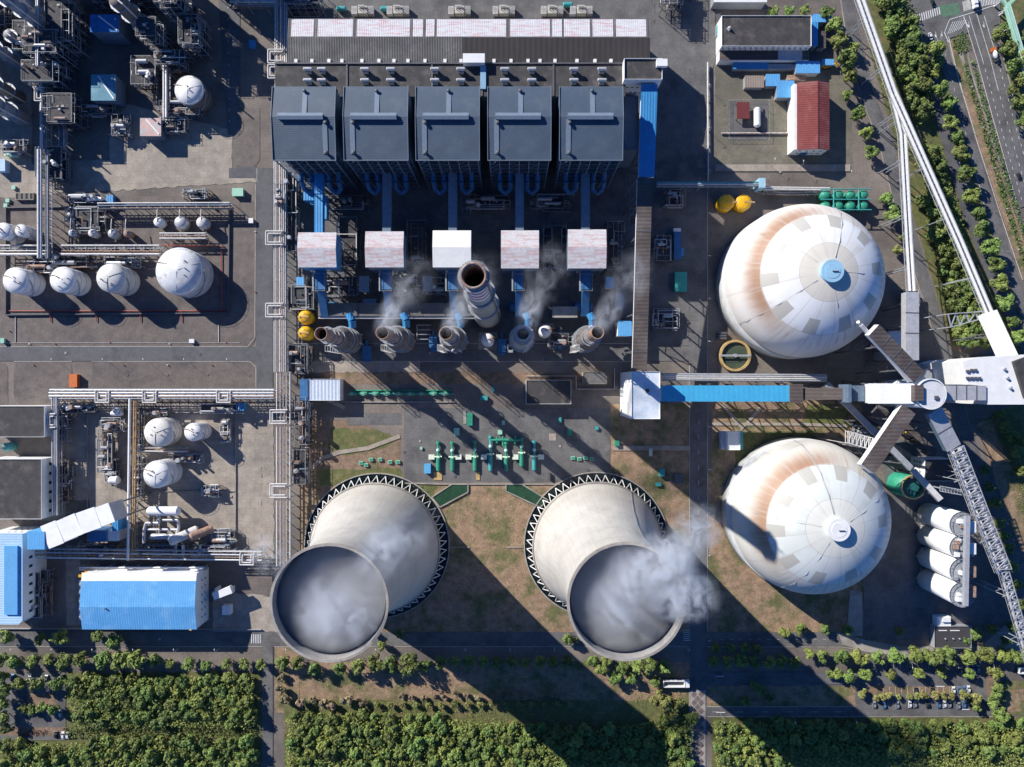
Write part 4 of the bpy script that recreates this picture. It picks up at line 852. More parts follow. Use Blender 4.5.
for rect,z,wm,rm,l,nm in (((924.5,459,955,481),15,m_white,m_dark,'black-roofed building with white west wall, under the wide lattice conveyor','building'),((888,331,907.5,360),16,m_gal,mat('pale_blue_roof2',(.45,.55,.68),var=.08),'pale blue-grey flat-roofed building between brown conveyor and upright gallery','building'),
    ((727.5,431.5,740,450),7,m_white,m_white,'small white-roofed shed by the main road above the lower coal dome','shed'),((915,369,938,381),14,m_gal,m_gal,'grey annex building just north of the round junction tower','building'),((934,626,971,648),4.5,m_gal,mat('charcoal_roof',(.055,.052,.055),var=.15),'dark charcoal-roofed guard building below the silos','building')):
    t,q=flat_building(nm,l,nm,rect,z,wm,rm,.5)
    if 'shed' in nm: b=B(); b.box(q[2],q[1],0,q[2]+3,q[3],4); b.build('side_lean_to',m_teal,t); b=B(); b.box(q[0]-3.2,q[1],0,q[0],q[3],3.6); b.build('porch',m_silver,t)
    if 'charcoal' in l:
        for xx in (5,13): b=B(); b.box(q[0]+xx-1.5-.5*xx*.2,q[3]-3,4.5,q[0]+xx+3,q[3]-2.6,5); b.build('skylight',m_white,t)
        for xx in (7,12,16): b=B(); b.cyl(q[0]+xx,q[3]-8,4.5,5.3,.5,.5,8); b.build('roof_vent',m_gal,t)
    if 'black-roofed' in l: windows(t,'W',q[1]+1,q[3]-1,3,12,4,3,q[0])
a=W(945,620,5); b=B(); b.box(a[0]-5,a[1]-4,0,a[0]+4,a[1]+2,4.6); b.box(a[0]-2,a[1]-1,4.6,a[0]+3,a[1]+1.6,6); tag(b.build('machinery_housing',m_white),'white machinery housing just above the charcoal-roofed guard building','housing')
# excavator in the yard
def excavator(px,py,rz,l):
    x,y,_=W(px,py); t=thing('excavator',l,'excavator',(x,y,0)); 
    b=B()
    for s in (-1,1): b.box(x-2,y+s*1.3-.35,0,x+2,y+s*1.3+.35,.9)
    b.build('track',m_tyre,t); b=B(); b.box(x-2,y-1.2,1,x+1,y+1.2,2.3); b.box(x-2.6,y-1.1,1.2,x-2,y+1.1,2.1); b.build('body',m_yellow,t); b=B(); b.box(x-.2,y+.2,2.3,x+1.3,y+1.2,3.2); b.build('cab',m_glass,t)
    b=B(); b.tube((x+1,y-.3,2),(x+4,y-.3,4.4),.3); b.tube((x+4,y-.3,4.4),(x+6.5,y-.3,2.2),.22); b.box(x+6.1,y-.9,1.2,x+7,y+.3,2.2); b.build('arm',m_yellow,t); t.rotation_euler=(0,0,rz); return t
excavator(913,438,R(150),'yellow excavator parked in the yard east of the lower dome conveyor')
excavator(826,67,R(10),'yellow excavator among the blue sheds near the red-roofed hall')
# ================= NORTHEAST WORKSHOPS =================
t,q=flat_building('workshop','long workshop with dark grey flat roof and white gable wall, north of the red-roofed hall','workshop',(721.5,16,811,46.5),12,m_white,m_dark,.7)
for k in range(16):
    b=B(); xx=q[0]+2+k*(q[2]-q[0]-4)/15; b.box(xx-.35,q[1]-1.0,9,xx+.35,q[1]-.02,12.2); b.build('buttress',m_silver,t)
b=B(); a=W(729.5,28,13); b.lathe(a[0],a[1],[(1.6,12),(.3,14.6)],4,0,False); b.build('skylight',m_pipew,t)
t,q=flat_building('lean_to','long low brown-roofed lean-to along the south side of the workshop','lean-to',(719.5,48,809,60),7,m_white,m_brownroof,0)
b=B(); a=W(790,58,7.1); b.box(a[0]-7.6,a[1]-1.5,7,a[0]+7.6,a[1]+6.5,7.2); b.build('patched_roof',m_silver,t)
for rect,z,m,l in (((733,62,768,69,),4,m_blue,'narrow bright blue canopy strip south of the lean-to'),((768,64,796,69),4,m_gal,'narrow grey canopy strip beside the blue canopy'),((796,61,820,73),6,m_blueh,'square sky-blue roof left of the excavator'),
   ((766,74,780,86),5,m_blueh,'small sky-blue roof beside the cream truck shed'),((777,80.5,794.5,97.5),6,m_blueh,'larger sky-blue roof just left of the red-roofed hall'),((812,14,826,22),6,m_blueh,'blue roof against the east end of the workshop, upper'),((812,22,818,46),7,m_blue,'upright blue strip roof at the workshop east end'),
   ((818.5,31,826,48),5,m_brownroof,'small brown roof among the blue sheds east of the workshop'),((822,59,834,65),4,m_blueh,'short blue roof near the trees above the excavator'),((766,86,766.5,86.5),4,m_blueh,None),((745,75.5,764,87.5),4.5,mat('faded_brown_roof',(.30,.24,.20),var=.12,ribs=('X',1.5,.05)),'faded brown ribbed roof shed south of the blue canopy'),
   ((787,75,806,80),2.5,m_rust,'stack of rusty material between blue roofs and red hall'),((714,-8,767,2),9,m_white,'long pale-roofed building cut by the top edge, north of the workshop'),((716.5,25,720,36),4,m_teal,'teal cabinet against the workshop west wall'),((826,16,832,22),4,m_blueh,'tiny blue roof at the northeast corner of the workshop')):
    if l is None: continue
    x0,y0,x1,y1=ground_rect(*rect,z); t=thing('shed',l,'shed',((x0+x1)/2,(y0+y1)/2,0)); b=B(); b.box(x0+.3,y0+.3,0,x1-.3,y1-.3,z-.4); b.build('wall',m_gal,t); b=B(); b.box(x0,y0,z-.35,x1,y1,z); b.build('roof',m,t)
x0,y0,x1,y1=ground_rect(798,81,831,149,13); x0-=1
t=thing('red_roof_hall','hall with dark red ribbed gable roof and white west wall','warehouse',((x0+x1)/2,(y0+y1)/2,0)); xm=(x0+x1)/2+2.5
b=B(); b.prism([(x0-.4,y0+.5),(x1-.5,y0+.5),(x1-.5,y1-.5),(x0-.4,y1-.5)],0,10.5); b.add([(x0-.4,y0+.5,10.5),(x1-.5,y0+.5,10.5),(xm,y0+.5,13),(x0-.4,y1-.5,10.5),(x1-.5,y1-.5,10.5),(xm,y1-.5,13)],[(0,1,2),(5,4,3)]); b.build('wall',m_white,t)
b=B(); b.slab([(x0+1.2,y0,11.2),(xm,y0,13.4),(xm,y1,13.4),(x0+1.2,y1,11.2)],.3); b.slab([(xm,y0,13.4),(x1,y0,10.9),(x1,y1,10.9),(xm,y1,13.4)],.3); b.build('roof',m_red,t)
b=B(); b.box(xm-.25,y0-.05,13.3,xm+.25,y1+.05,13.6); b.build('ridge_cap',m_maroon,t)
windows(t,'S',x0+2,x1-2,2,10,4,2,y0+.5); b=B(); b.box(x0+6,y0+.35,0,x0+11,y0+.5,5); b.build('door',m_blue2,t)
# fenced gas yard
x0,y0,x1,y1=ground_rect(728,101,768,140,0)
b=B(); b.box(x0,y0,0,x1,y1,.15); tag(b.build('yard_slab',m_asph2),'square fenced slab west of the red-roofed hall','slab')
b=B(); b.rail([(x0,y0),(x1,y0),(x1,y1),(x0,y1)],.15,2.2,.07,0,3); tag(b.build('fence',m_gal),'thin wire fence round the square gas yard','fence')
x0_,y0_,x1_,y1_=ground_rect(737,102,749.5,118.5,4); b=B(); b.box(x0_,y0_,3.4,x1_,y1_,4); b.frame(x0_+.5,y0_+.5,x1_-.5,y1_-.5,0,3.4,1,1,1,.3,0,False); tag(b.build('canopy',m_maroon),'maroon canopy inside the fenced gas yard','canopy')
a=W(758,105,4.5); c=W(758,128,4.5); t=thing('gas_tank','white horizontal gas tank on saddles in the fenced yard','tank',(a[0],a[1],0)); b=B(); b.hdrum((a[0],a[1]-2,3),(a[0],c[1]+2,3),2.1,0,18); b.build('shell',m_tank,t)
b=B()
for f in (.2,.8): yy=a[1]+(c[1]-a[1])*f; b.box(a[0]-1.6,yy-.4,.15,a[0]+1.6,yy+.4,1.4)
b.build('saddle',m_conc,t); b=B(); b.box(a[0]+2.4,c[1],.15,a[0]+4.2,a[1],1.6); b.build('pump_skid',m_steel,t)
a=W(719,18,0)
# long pipe bridges south of the yard
def pipe_bridge(name,label,p,q,wd,pipes,legs=6,m=m_gal,cat='pipe rack'):
    P=Vector(W(*p)); Q=Vector(W(*q)); d=Q-P; side=d.cross(Vector((0,0,1))).normalized(); t=thing(name,label,cat,(P.x,P.y,0))
    fr=B(); n=max(2,int(d.length/4))
    for s in (-.5,.5): fr.tube(P+side*s*wd-Vector((0,0,1)),Q+side*s*wd-Vector((0,0,1)),.22,4)
    for i in range(n+1): c=P+d*(i/n)-Vector((0,0,1)); fr.tube(c-side*wd*.5,c+side*wd*.5,.2,4)
    for i in range(n): c=P+d*(i/n)-Vector((0,0,1)); e=P+d*((i+1)/n)-Vector((0,0,1)); s=.5 if i%2 else -.5; fr.tube(c+side*s*wd,e-side*s*wd,.1,4)
    for k in range(legs):
        c=P+d*((k+.5)/legs)
        for s in (-.45,.45): fr.tube((c.x+side.x*s*wd,c.y+side.y*s*wd,0),(c.x+side.x*s*wd,c.y+side.y*s*wd,c.z-1),.28,4)
        fr.tube((c.x+side.x*.45*wd,c.y+side.y*.45*wd,c.z*.5),(c.x-side.x*.45*wd,c.y-side.y*.45*wd,c.z*.5),.2,4)
    fr.build('support_frame',m,t)
    for off,r,pm in pipes:
        b=B(); o_=side*off*wd; b.tube(P+o_+Vector((0,0,r-.75)),Q+o_+Vector((0,0,r-.75)),r,8); b.build('pipe',pm,t)
    return t
pipe_bridge('pipe_bridge','teal-grey pipe bridge in shade crossing the main road north of the coal domes',(657,184,10),(762,184,10),3.4,[(-.3,.5,m_teal),(0,.6,m_gal),(.3,.5,m_blueg)])
b=B(); a=W(762,183,10); b.box(a[0]-2,a[1]-3,0,a[0]+2,a[1]+3,10.6); tag(b.build('pipe_tower',mat('light_cyan',(.35,.55,.66),var=.1)),'small pale cyan box tower at the end of the shaded pipe bridge','tower')
pipe_bridge('pipe_bridge','pale pipe bridge north of the yellow tanks and upper coal dome',(764,188,6),(830,189,6),2.4,[(-.25,.5,m_pipew),(.25,.5,m_pipew)])
pipe_bridge('pipe_bridge','silver pipe bridge running above the blue conveyor gallery',(662,377,20),(827,378,20),4.6,[(-.38,.5,m_gal),(-.12,.6,m_silver),(.14,.5,m_pipew),(.38,.45,m_gal)])
pipe_bridge('pipe_bridge','thin pale pipe line along the verge of the main road west of the workshops',(708,62,3),(708.5,180,3),.8,[(0,.4,m_pipew)],8)
pipe_bridge('pipe_bridge','pinkish low pipe line south of the red-roofed hall',(722,133,1.6),(795,133,1.6),1.2,[(-.2,.3,m_pipew),(.2,.3,m_rust)],10)
# mint green pipe bridge, top right corner
t=thing('footbridge','mint-green steel bridge in the top right corner above roadside trees','bridge',W(1008,8,0))
b=B(); b.bar(W(1007,6,9),W(1030,84,9),3.2,2.2); b.bar(W(1007,6,9),W(1018,-5,9),2,1.6); b.bar(W(1000,-4,9),W(1007,6,9),1.6,1.4); b.build('deck',m_mint,t)
b=B()
for p in ((1008,9),(1013,27),(1019,47),(1003,0)): a=W(*p,8); b.tube((a[0],a[1],0),(a[0],a[1],8),.6,8); c=W(p[0]-9,p[1]+4,9); b.tube(a,c,.3,5)
b.build('post',m_pipew,t); b=B(); P_=[W(1007,6,10),W(1030,84,10)]; b.tube((P_[0][0]-1.4,P_[0][1],11.2),(P_[1][0]-1.4,P_[1][1],11.2),.12,4); b.tube((P_[0][0]+1.4,P_[0][1],11.2),(P_[1][0]+1.4,P_[1][1],11.2),.12,4); b.build('railing',m_white,t)
# ================= WEST: PIPE RACKS =================
def rack(name,label,p,q,wd,pipes,bent=8.,loops=(),m=m_gal,cat='pipe rack',lo=True,looplen=7,side_=1):
    """multi-pipe rack; p,q=(px,py,z); loops: fractions with an expansion loop"""
    P=Vector(W(*p)); Q=Vector(W(*q)); d=Q-P; L=d.length; u=d/L; side=u.cross(Vector((0,0,1))).normalized(); t=thing(name,label,cat,(P.x,P.y,0)); Z=Vector((0,0,1))
    fr=B(); n=max(1,int(L/bent)); h=P.z
    for i in range(n+1):
        c=P+d*(i/n)
        for s in (-.5,.5): a=c+side*s*wd; fr.tube((a.x,a.y,0),(a.x,a.y,h-.2),.22,4)
        for z in (h-.3,h*.55): fr.tube((c.x-side.x*.5*wd,c.y-side.y*.5*wd,z),(c.x+side.x*.5*wd,c.y+side.y*.5*wd,z),.2,4)
    for s in (-.5,.5):
        a=P+side*s*wd-Z*.35; c=Q+side*s*wd-Z*.35; fr.tube(a,c,.2,4)
    fr.build('support_frame',m,t)
    for off,r,pm in pipes:
        b=B(); o=side*off*wd+Z*r; b.tube(P+o,Q+o,r,8); b.build('pipe',pm,t)
    if lo:
        for off,r in ((-.3,.3),(.1,.4),(.35,.25)): b=B(); o=side*off*wd-Z*(h*.42); b.tube(P+o,Q+o,r,6); b.build('pipe',m_piper if off>0 else m_gal,t)
    for k,f in enumerate(loops):
        for j in range(2):
            b=B(); c=P+d*f; g=4.2-j*1.5; rr_=.45; out=side*side_*(wd/2+looplen-j*1.4); inn=-side*side_*(wd*.3-j*1.2); zz=Z*(1.6)
            b.path([c-u*g+inn+Z*.4,c-u*g+inn+zz,c-u*g+out+zz,c+u*g+out+zz,c+u*g+inn+zz,c+u*g+inn+Z*.4],rr_,8); b.build('expansion_loop',m_pipew,t)
    return t
PS=[(-.44,.28,m_pipew),(-.3,.42,m_silver),(-.15,.3,m_gal),(0,.5,m_pipew),(.16,.26,m_piper),(.28,.4,m_silver),(.43,.3,m_pipew)]
rack('pipe_rack','main north-south pipe rack along the boiler houses, upper stretch',(281,-8,12),(281,118,12),8,PS,9,(.52,.64),looplen=3.5,side_=1)
rack('pipe_rack','main north-south pipe rack beside the filter row, middle stretch',(280,160,12),(280,372,12),8,PS,9,(.37,.71),looplen=4.2,side_=1)
rack('pipe_rack','main north-south pipe rack left of the left cooling tower, lower stretch',(283.5,372,12),(283.5,566,12),9,[(-.46,.28,m_white),(-.2,.25,m_pipew),(0,.3,m_gal),(.22,.22,m_pipew),(.46,.3,m_white)],7,(.23,.61),looplen=3.2,side_=1)
rack('pipe_rack','pale pipe rack at the very top edge left of the turbine hall',(230,2,11),(283,3,11),4,PS[1:5],9,(.25,),looplen=2,side_=-1)
rack('pipe_rack','silver insulated pipe rack running east-west below the gravel strip',(50,394,11),(274,394,11),6.5,[(-.4,.42,m_white),(-.1,.7,m_silver),(.2,.7,m_silver),(.44,.3,m_gal)],5.5,(.24,.45,.78),looplen=2,side_=1)
rack('pipe_rack','silver pipe rack running north-south past the two dark-roofed buildings',(55,397,11),(55.5,515,11),4,[(-.35,.55,m_silver),(0,.45,m_gal),(.36,.5,m_silver)],6,(.2,),looplen=1.5,side_=1)
rack('pipe_rack','brown and white pipe rack down the middle of the southwest process yard',(133,397,10),(131,560,10),5,[(-.45,.3,m_piper),(-.2,.4,m_ochre),(.0,.3,m_piper),(.3,.8,m_white)],5,(),m=m_ochre)
rack('pipe_rack','short beige pipe rack between the two white tanks',(137,449.5,7),(187,450,7),3,[(-.3,.4,m_beige),(.3,.4,m_pipew)],5,())
rack('pipe_rack','pale pipe rack along the north side of the blue-roofed hall',(25,553,10),(262,556,10),6.5,[(-.4,.3,m_pipew),(-.1,.5,m_silver),(.15,.3,m_piper),(.4,.4,m_white)],6,(.94,),looplen=2)
rack('pipe_rack','white pipe line just above the blue-roofed hall',(80,568.5,9),(204,568.5,9),2.2,[(-.3,.5,m_white),(.3,.4,m_white)],8,(),lo=False)
rack('pipe_rack','tall north-south pipe rack through the northwest refinery, lower stretch',(43,150,13),(43,258,13),7,[(-.45,.4,m_gal),(-.3,.35,m_steelb),(.1,.6,m_silver),(.3,.9,m_pipew),(.46,.3,m_white)],5,())
rack('pipe_rack','tall north-south pipe rack through the northwest refinery, upper stretch',(43,66,14),(43,149,14),4,[(-.3,.4,m_steelb),(.1,.8,m_silver),(.4,.4,m_steelb)],6,(.35,),looplen=2)
rack('pipe_rack','vertical pair of pipes at the top left of the refinery',(37.5,-6,24),(37.5,66,24),2,[(-.3,.5,m_silver),(.3,.4,m_pipew)],10,())
rack('pipe_rack','east-west pipe rack above the four tall white tanks, western part',(-6,250,9),(48,250,9),6,[(-.45,.55,m_pipew),(.1,.4,m_gal),(.46,.7,m_white)],6,())
rack('pipe_rack','east-west pipe rack above the four tall white tanks, eastern part',(62,250,9),(160,250,9),6,[(-.45,.55,m_pipew),(.1,.35,m_piper),(.46,.7,m_pipew)],6,())
rack('pipe_rack','shaded east-west pipe rack along the north edge of the tank yard',(98,206,8),(230,205.5,8),4,[(-.4,.5,m_pipew),(.0,.5,m_steelb),(.42,.35,m_steel)],7,())
rack('pipe_rack','short pale pipe rack above the largest white tank',(160,236,7),(206,236,7),4,[(-.4,.5,m_pipew),(.4,.45,m_silver),(0,.3,m_piper)],5,())
rack('pipe_rack','pale pipe rack running north from the pink cabin',(165.5,62,9),(165.5,118,9),3.6,[(-.3,.8,m_silver),(.2,.6,m_pipew)],6,())
rack('pipe_rack','dark low pipe rack in the shaded centre of the refinery',(61,96,8),(61,150,8),5,[(-.4,.4,m_gal),(-.1,.3,m_steelb),(.2,.3,m_gal),(.45,.3,m_steelb)],5,())
# ================= TANKS =================
def tank(px,py,r,h,label,roof='cone',m=m_tank,group=None,legs=False,stair=True,shellm=None):
    x,y,_=W(px,py); t=thing('storage_tank',label,'tank',(x,y,0),group)
    b=B(); zb=2.5 if legs else 0
    b.lathe(x,y,[(r,zb),(r,h)],40,0,True,False,False); b.build('shell',shellm or m,t)
    b=B()
    if roof=='cone': b.lathe(x,y,[(r+.12,h-.15),(r+.12,h),(r*.5,h+r*.17),(.1,h+r*.26)],40,0,True,False,True)
    else: b.dome(x,y,h,r+.05,r*.45,40,7)
    rf=b.build('roof',m,t)
    b=B(); 
    for z in (h*.33,h*.66): b.lathe(x,y,[(r,z),(r+.14,z),(r+.14,z+.3),(r,z+.3)],40,0,False,False,False)
    b.build('stiffener_ring',m_gal,t)
    b=B(); n=24; b.rail([(x+(r-.2)*math.cos(2*math.pi*i/n),y+(r-.2)*math.sin(2*math.pi*i/n)) for i in range(n)],h,1.1,.07); b.build('railing',m_gal,t)
    zt=h+(r*.2 if roof=='cone' else r*.42)
    if r>8:
        for k in range(3):
            a=.4+k*2.09; b=B(); b.path([(x+r*f*math.cos(a),y+r*f*math.sin(a),h+((r*.26*(1-f*.9)) if roof=='cone' else r*.45*math.sqrt(1-f*f))+.15) for f in (.05,.3,.55,.8,.98)],.16,4); b.build('roof_rib',m_gal,rf)
    b=B(); rs=random.Random(int(px*7+py)); 
    for k in range(4): a=rs.uniform(0,6.28); q=rs.uniform(.1,.6)*r; b.cyl(x+q*math.cos(a),y+q*math.sin(a),h+.3,zt+rs.uniform(.5,1.2),.35,.35,8)
    b.build('roof_nozzles',m_steel,rf)
    b=B(); b.path([(x+r*.1,y,zt+.3),(x-r*.5,y+r*.3,zt*.5+h*.5+.6),(x-r-.6,y+r*.4,h),(x-r-.6,y+r*.4,0)],.28,6); b.build('feed_pipe',m_piper,t)
    if stair:
        b=B()
        for i in range(26): a=-1.9+i*.075; b.tube((x+(r+.5)*math.cos(a),y+(r+.5)*math.sin(a),h*i/26),(x+(r+.5)*math.cos(a+.075),y+(r+.5)*math.sin(a+.075),h*(i+1)/26),.3,4)
        b.build('spiral_stair',m_gal,t)
    if legs:
        for k in range(6): a=k*1.047; b=B(); b.tube((x+(r-.5)*math.cos(a),y+(r-.5)*math.sin(a),0),(x+(r-.5)*math.cos(a),y+(r-.5)*math.sin(a),zb),.3,6); b.build('leg',m_gal,t)
    return t
tank(33.5,284,8.0,15.5,'tall white tank, leftmost in the row of four large tanks',group='row of large white tanks')
tank(79,283.5,8.0,15.5,'tall white tank, second from the left in the row of four large tanks',group='row of large white tanks')
tank(126.5,282,8.9,16.5,'off-white domed tank, third from the left in the row of four large tanks','dome',mat('tank_cream',(.66,.65,.60),rough=.5,c2=(.50,.44,.34),s2=.3,th=(.55,.7),var=.08),group='row of large white tanks')
m_big=mat('tank_streaked',(.66,.67,.68),rough=.5,c2=(.42,.36,.31),s2=.18,th=(.56,.72),var=.12,scale=.3)
tank(191,275,14.6,15,'largest streaked grey-white tank at the right of the tank row','cone',m_big,group='row of large white tanks')
tank(19,235.5,5.2,13,'small white tank at the left edge above the large tanks','dome')
tank(36,235,3.9,13,'small white tank tucked against the refinery pipe rack','dome')
tank(199,99,9,13,'white cone-roofed tank with brown insulated wall in the refinery','cone',m_tank,shellm=m_brn)
tank(168.5,431,8.9,12,'cream stained tank with pipework on its roof, upper in the southwest yard','dome',mat('tank_cream2',(.74,.71,.64),rough=.5,c2=(.45,.33,.22),s2=.25,th=(.58,.7),var=.08))
tank(203.5,430.5,5.5,14,'smaller white tank right of the cream stained tank','cone')
tank(170,471,8.3,16,'white tank with cone roof, lower in the southwest yard','cone')
for px,py,r,m,l in ((79,235.5,2.4,m_gal,'small vertical drum, first of the small vessels above the tanks'),(99,235.5,2.6,m_pipew,'cream-topped small drum, second of the vessels above the tanks'),(119,236,3.0,m_gal,'small grey drum, third of the vessels above the tanks'),(133,236,2.2,m_rust,'tiny tan drum, fourth of the vessels above the tanks'),
    (164,224.5,3.0,m_tank,'small white topped vessel right of centre in the tank yard'),(186,225,4.0,m_silver,'grey dotted round vessel, upper middle right of the tank yard'),(207,225,3.6,m_pipew,'beige round vessel, upper right of the tank yard'),(122,410,2.0,m_white,'tiny white drum at the top of the southwest yard'),(45,28,2.2,m_gal,'small drum among refinery pipes near the top left'),(22,58,3.4,m_tank,'cream stained drum beside the leaning grey column')):
    x,y,_=W(px,py); t=thing('vessel',l,'vessel',(x,y,0)); b=B(); b.cyl(x,y,1.5,7,r,r,20); b.dome(x,y,7,r,r*.5,20,4); b.build('shell',m,t); b=B()
    for k in range(4): a=k*1.57+.7; b.tube((x+r*.8*math.cos(a),y+r*.8*math.sin(a),0),(x+r*.8*math.cos(a),y+r*.8*math.sin(a),1.6),.2,4)
    b.build('legs_frame',m_steel,t); b=B(); b.path([(x,y,7+r*.5),(x,y,8.6),(x,y+5,8.6),(x,y+9,8)],.3,6); b.cyl(x+r*.3,y,7,8.6,.3,.3,6); b.build('top_pipe',m_pipew,t)
# bund walls
def wall_line(name,label,cat,pts,z,th,m,close=False,rail_=False):
    P=PG(pts); b=B(); n=len(P)
    for i in range(n if close else n-1):
        a=P[i];c=P[(i+1)%n]; b.bar((a[0],a[1],z/2),(c[0],c[1],z/2),th,z)
    return tag(b.build(name,m),label,cat)
wall_line('bund_wall','low dark bund wall around the large white tanks','wall',[(7,208),(230,205),(229,313),(7,315)],1.6,.7,m_steel,True)
wall_line('bund_wall','thin low wall around the southwest process yard','wall',[(88,414),(236,414),(236,548),(88,548)],1.0,.4,m_conc,True)
wall_line('bund_wall','thin dividing wall across the southwest process yard','wall',[(138,491),(236,491)],.9,.3,m_conc)
wall_line('fence','thin perimeter fence line north of the bottom main road','fence',[(0,628),(262,629)],1.8,.12,m_gal)
# red fire water pipes
def pipe_line(label,pts,r,m,z=.8,cat='pipe',name='pipe'):
    b=B(); P=[W(x,y)[:2]+(z,) for x,y in pts]; b.path(P,r,6)
    for a,c in zip(P,P[1:]):
        L=math.hypot(c[0]-a[0],c[1]-a[1])
        for k in range(int(L/7)): f=k*7/L; X=a[0]+(c[0]-a[0])*f; Y=a[1]+(c[1]-a[1])*f; b.box(X-.15,Y-.15,0,X+.15,Y+.15,z)
    return tag(b.build(name,m),label,cat)
pipe_line('dark red pipe along the south wall of the tank yard',[(10,311),(228,311)],.3,m_redp)
pipe_line('dark red pipe running up the right side of the tank yard',[(222,250),(222,311)],.28,m_redp)
pipe_line('red-brown pipe above the largest tank',[(165,246),(224,247)],.35,m_redp,2.5)
for k,x in enumerate((51,97,141,182)): pipe_line('short red hydrant pipe south of the tank wall, %s from the left'%ORD[k],[(x,311),(x,322)],.25,m_redp)
pipe_line('pale pipe line along the gravel strip, upper edge of the west road',[(5,343),(240,343)],.12,m_pipew,.4)
pipe_line('thin white pipe down the gravel strip at left',[(16,316),(16,342)],.25,m_pipew,.4); pipe_line('thin white pipe down the gravel strip at right',[(219,325),(219,342)],.25,m_pipew,.4)
# ================= NORTHWEST REFINERY =================
def column(px,py,r,h,label,m,plats=4,cat='column'):
    x,y,_=W(px,py); t=thing('distillation_column',label,cat,(x,y,0))
    b=B(); b.lathe(x,y,[(r*1.15,0),(r*1.15,2),(r,3),(r,h)],24,0,True,False,False); b.dome(x,y,h,r,r*.5,24,4); b.build('shell',m,t)
    for k in range(plats):
        z=h*(k+1)/(plats+.3); q=r+1.3; b=B(); b.lathe(x,y,[(r,z),(q,z),(q,z+.2),(r,z+.2)],20,0,False,False,False); b.rail([(x+q*math.cos(i*.628),y+q*math.sin(i*.628)) for i in range(10)],z,1.1,.08); b.build('platform',m_gal,t)
    b=B(); b.path([(x,y,h+r*.5),(x,y,h+r*.5+1.5),(x+r+1,y-r,h+r*.5+1.5),(x+r+1,y-r,2)],.45,8); b.build('overhead_pipe',m_pipew,t)
    b=B(); b.tube((x-r-.5,y,0),(x-r-.5,y,h),.22,4); b.build('ladder',m_steel,t)
    return t
column(151,33,4.6,38,'thick brown distillation column leaning out at the top of the refinery',m_brn,3)
column(24,66,3.0,26,'slim grey column beside the left edge, below the small drums',m_insu,3)
column(31,50,2.8,20,'slim grey column left of the vertical pipes',m_insu,2)
column(22,118,4.4,36,'thick grey column at the left edge above the green box',m_insu,3)
column(20,98,3.6,34,'grey-brown column at the left edge, upper of the thick pair',m_brn,3)
column(60,40,3.2,50,'dark column in the shaded middle of the refinery',m_insu,4)
column(50,22,2.6,44,'slender silver column near the top left pipes',m_silver,4)
column(78,10,3.4,34,'dark shaded column at the top of the refinery',m_insu,4)
column(124,-16,4.2,40,'tall column just beyond the top edge, left of the brown column',m_insu,4)
column(100,-22,5,46,'tall column beyond the top edge left of centre',m_brn,4)
column(168,-26,4,52,'tall column beyond the top edge above the scaffold tower',m_insu,4)
column(210,-24,6,58,'tallest column beyond the top edge of the refinery road',m_insu,4)
column(10,-26,5,44,'tall column beyond the top left corner',m_insu,4)
column(50,-30,5,50,'tall column beyond the top edge above the vertical pipes',m_insu,4)
def process_unit(label,px,py,w_,d_,h_,seed,nx=3,ny=2,nz=3,m=m_steelb,cat='process unit'):
    x,y,_=W(px,py); t=thing('process_unit',label,cat,(x,y,0)); rs=random.Random(seed); x0,x1,y0,y1=x-w_/2,x+w_/2,y-d_/2,y+d_/2
    b=B(); b.frame(x0,y0,x1,y1,0,h_,nx,ny,nz,.32); b.build('steel_frame',m,t)
    for k in range(nz):
        z=h_*(k+1)/nz+.05
        b=B(); fx0=x0+rs.choice([0,1])*w_*rs.uniform(0,.35); fx1=x1-rs.choice([0,1])*w_*rs.uniform(0,.35); b.box(fx0,y0+.2,z,fx1,y1-.2,z+.12); b.build('grating',mat('open_grating',(.045,.045,.05),var=.3,scale=.6,fine=.35,c2=(.09,.08,.075),s2=.5),t)
        for q in range(rs.randint(2,4)): b=B(); X=rs.uniform(fx0+.8,fx1-.8); Y=rs.uniform(y0+.8,y1-.8); s_=rs.uniform(.3,.9); b.box(X-s_,Y-s_*.7,z+.12,X+s_,Y+s_*.7,z+rs.uniform(.6,1.8)); b.build('equipment_box',rs.choice([m_gal,m_pipew,m_steelb,m_rust,m_insu]),t)
        b=B(); b.rail([(fx0,y0+.2),(fx1,y0+.2),(fx1,y1-.2),(fx0,y1-.2)],z,1.1,.08,0,2.5); b.build('railing',m_pipew if rs.random()<.5 else m_gal,t)
    for k in range(rs.randint(4,7)):
        z=h_*rs.randint(0,nz)/nz+1.6; yy=rs.uniform(y0+1.5,y1-1.5); b=B(); r=rs.uniform(.7,1.5); a=rs.uniform(x0+1,x-1); 
        if rs.random()<.6: b.hdrum((a,yy,z),(a+rs.uniform(4,w_*.45),yy,z),r,0,12)
        else: xx=rs.uniform(x0+2,x1-2); b.cyl(xx,yy,z-1.5,z+rs.uniform(2,4),r,r,14); b.dome(xx,yy,z+2,r,r*.6,12,3)
        b.build('drum',rs.choice([m_silver,m_insu,m_insu,m_rust,m_gal,m_brn]),t)
    for k in range(rs.randint(18,26)):
        z=rs.uniform(1.5,h_+2); r=rs.uniform(.14,.38); a=(rs.uniform(x0-1,x1+1),rs.uniform(y0-1,y1+1)); b=B()
        pts=[(a[0],a[1],rs.choice([z,0.3]))]; pts.append((a[0],a[1],z))
        X,Y=a
        for j in range(rs.randint(2,4)):
            if (j+k)%2: X=rs.uniform(x0-1,x1+1)
            else: Y=rs.uniform(y0-1,y1+1)
            pts.append((X,Y,z))
        pts.append((X,Y,z*rs.uniform(.2,.9))); b.path(pts,r,6); b.build('pipe',rs.choice([m_pipew,m_silver,m_gal,m_piper,m_steel,m_insu,m_insu,m_steelb]),t)
    return t
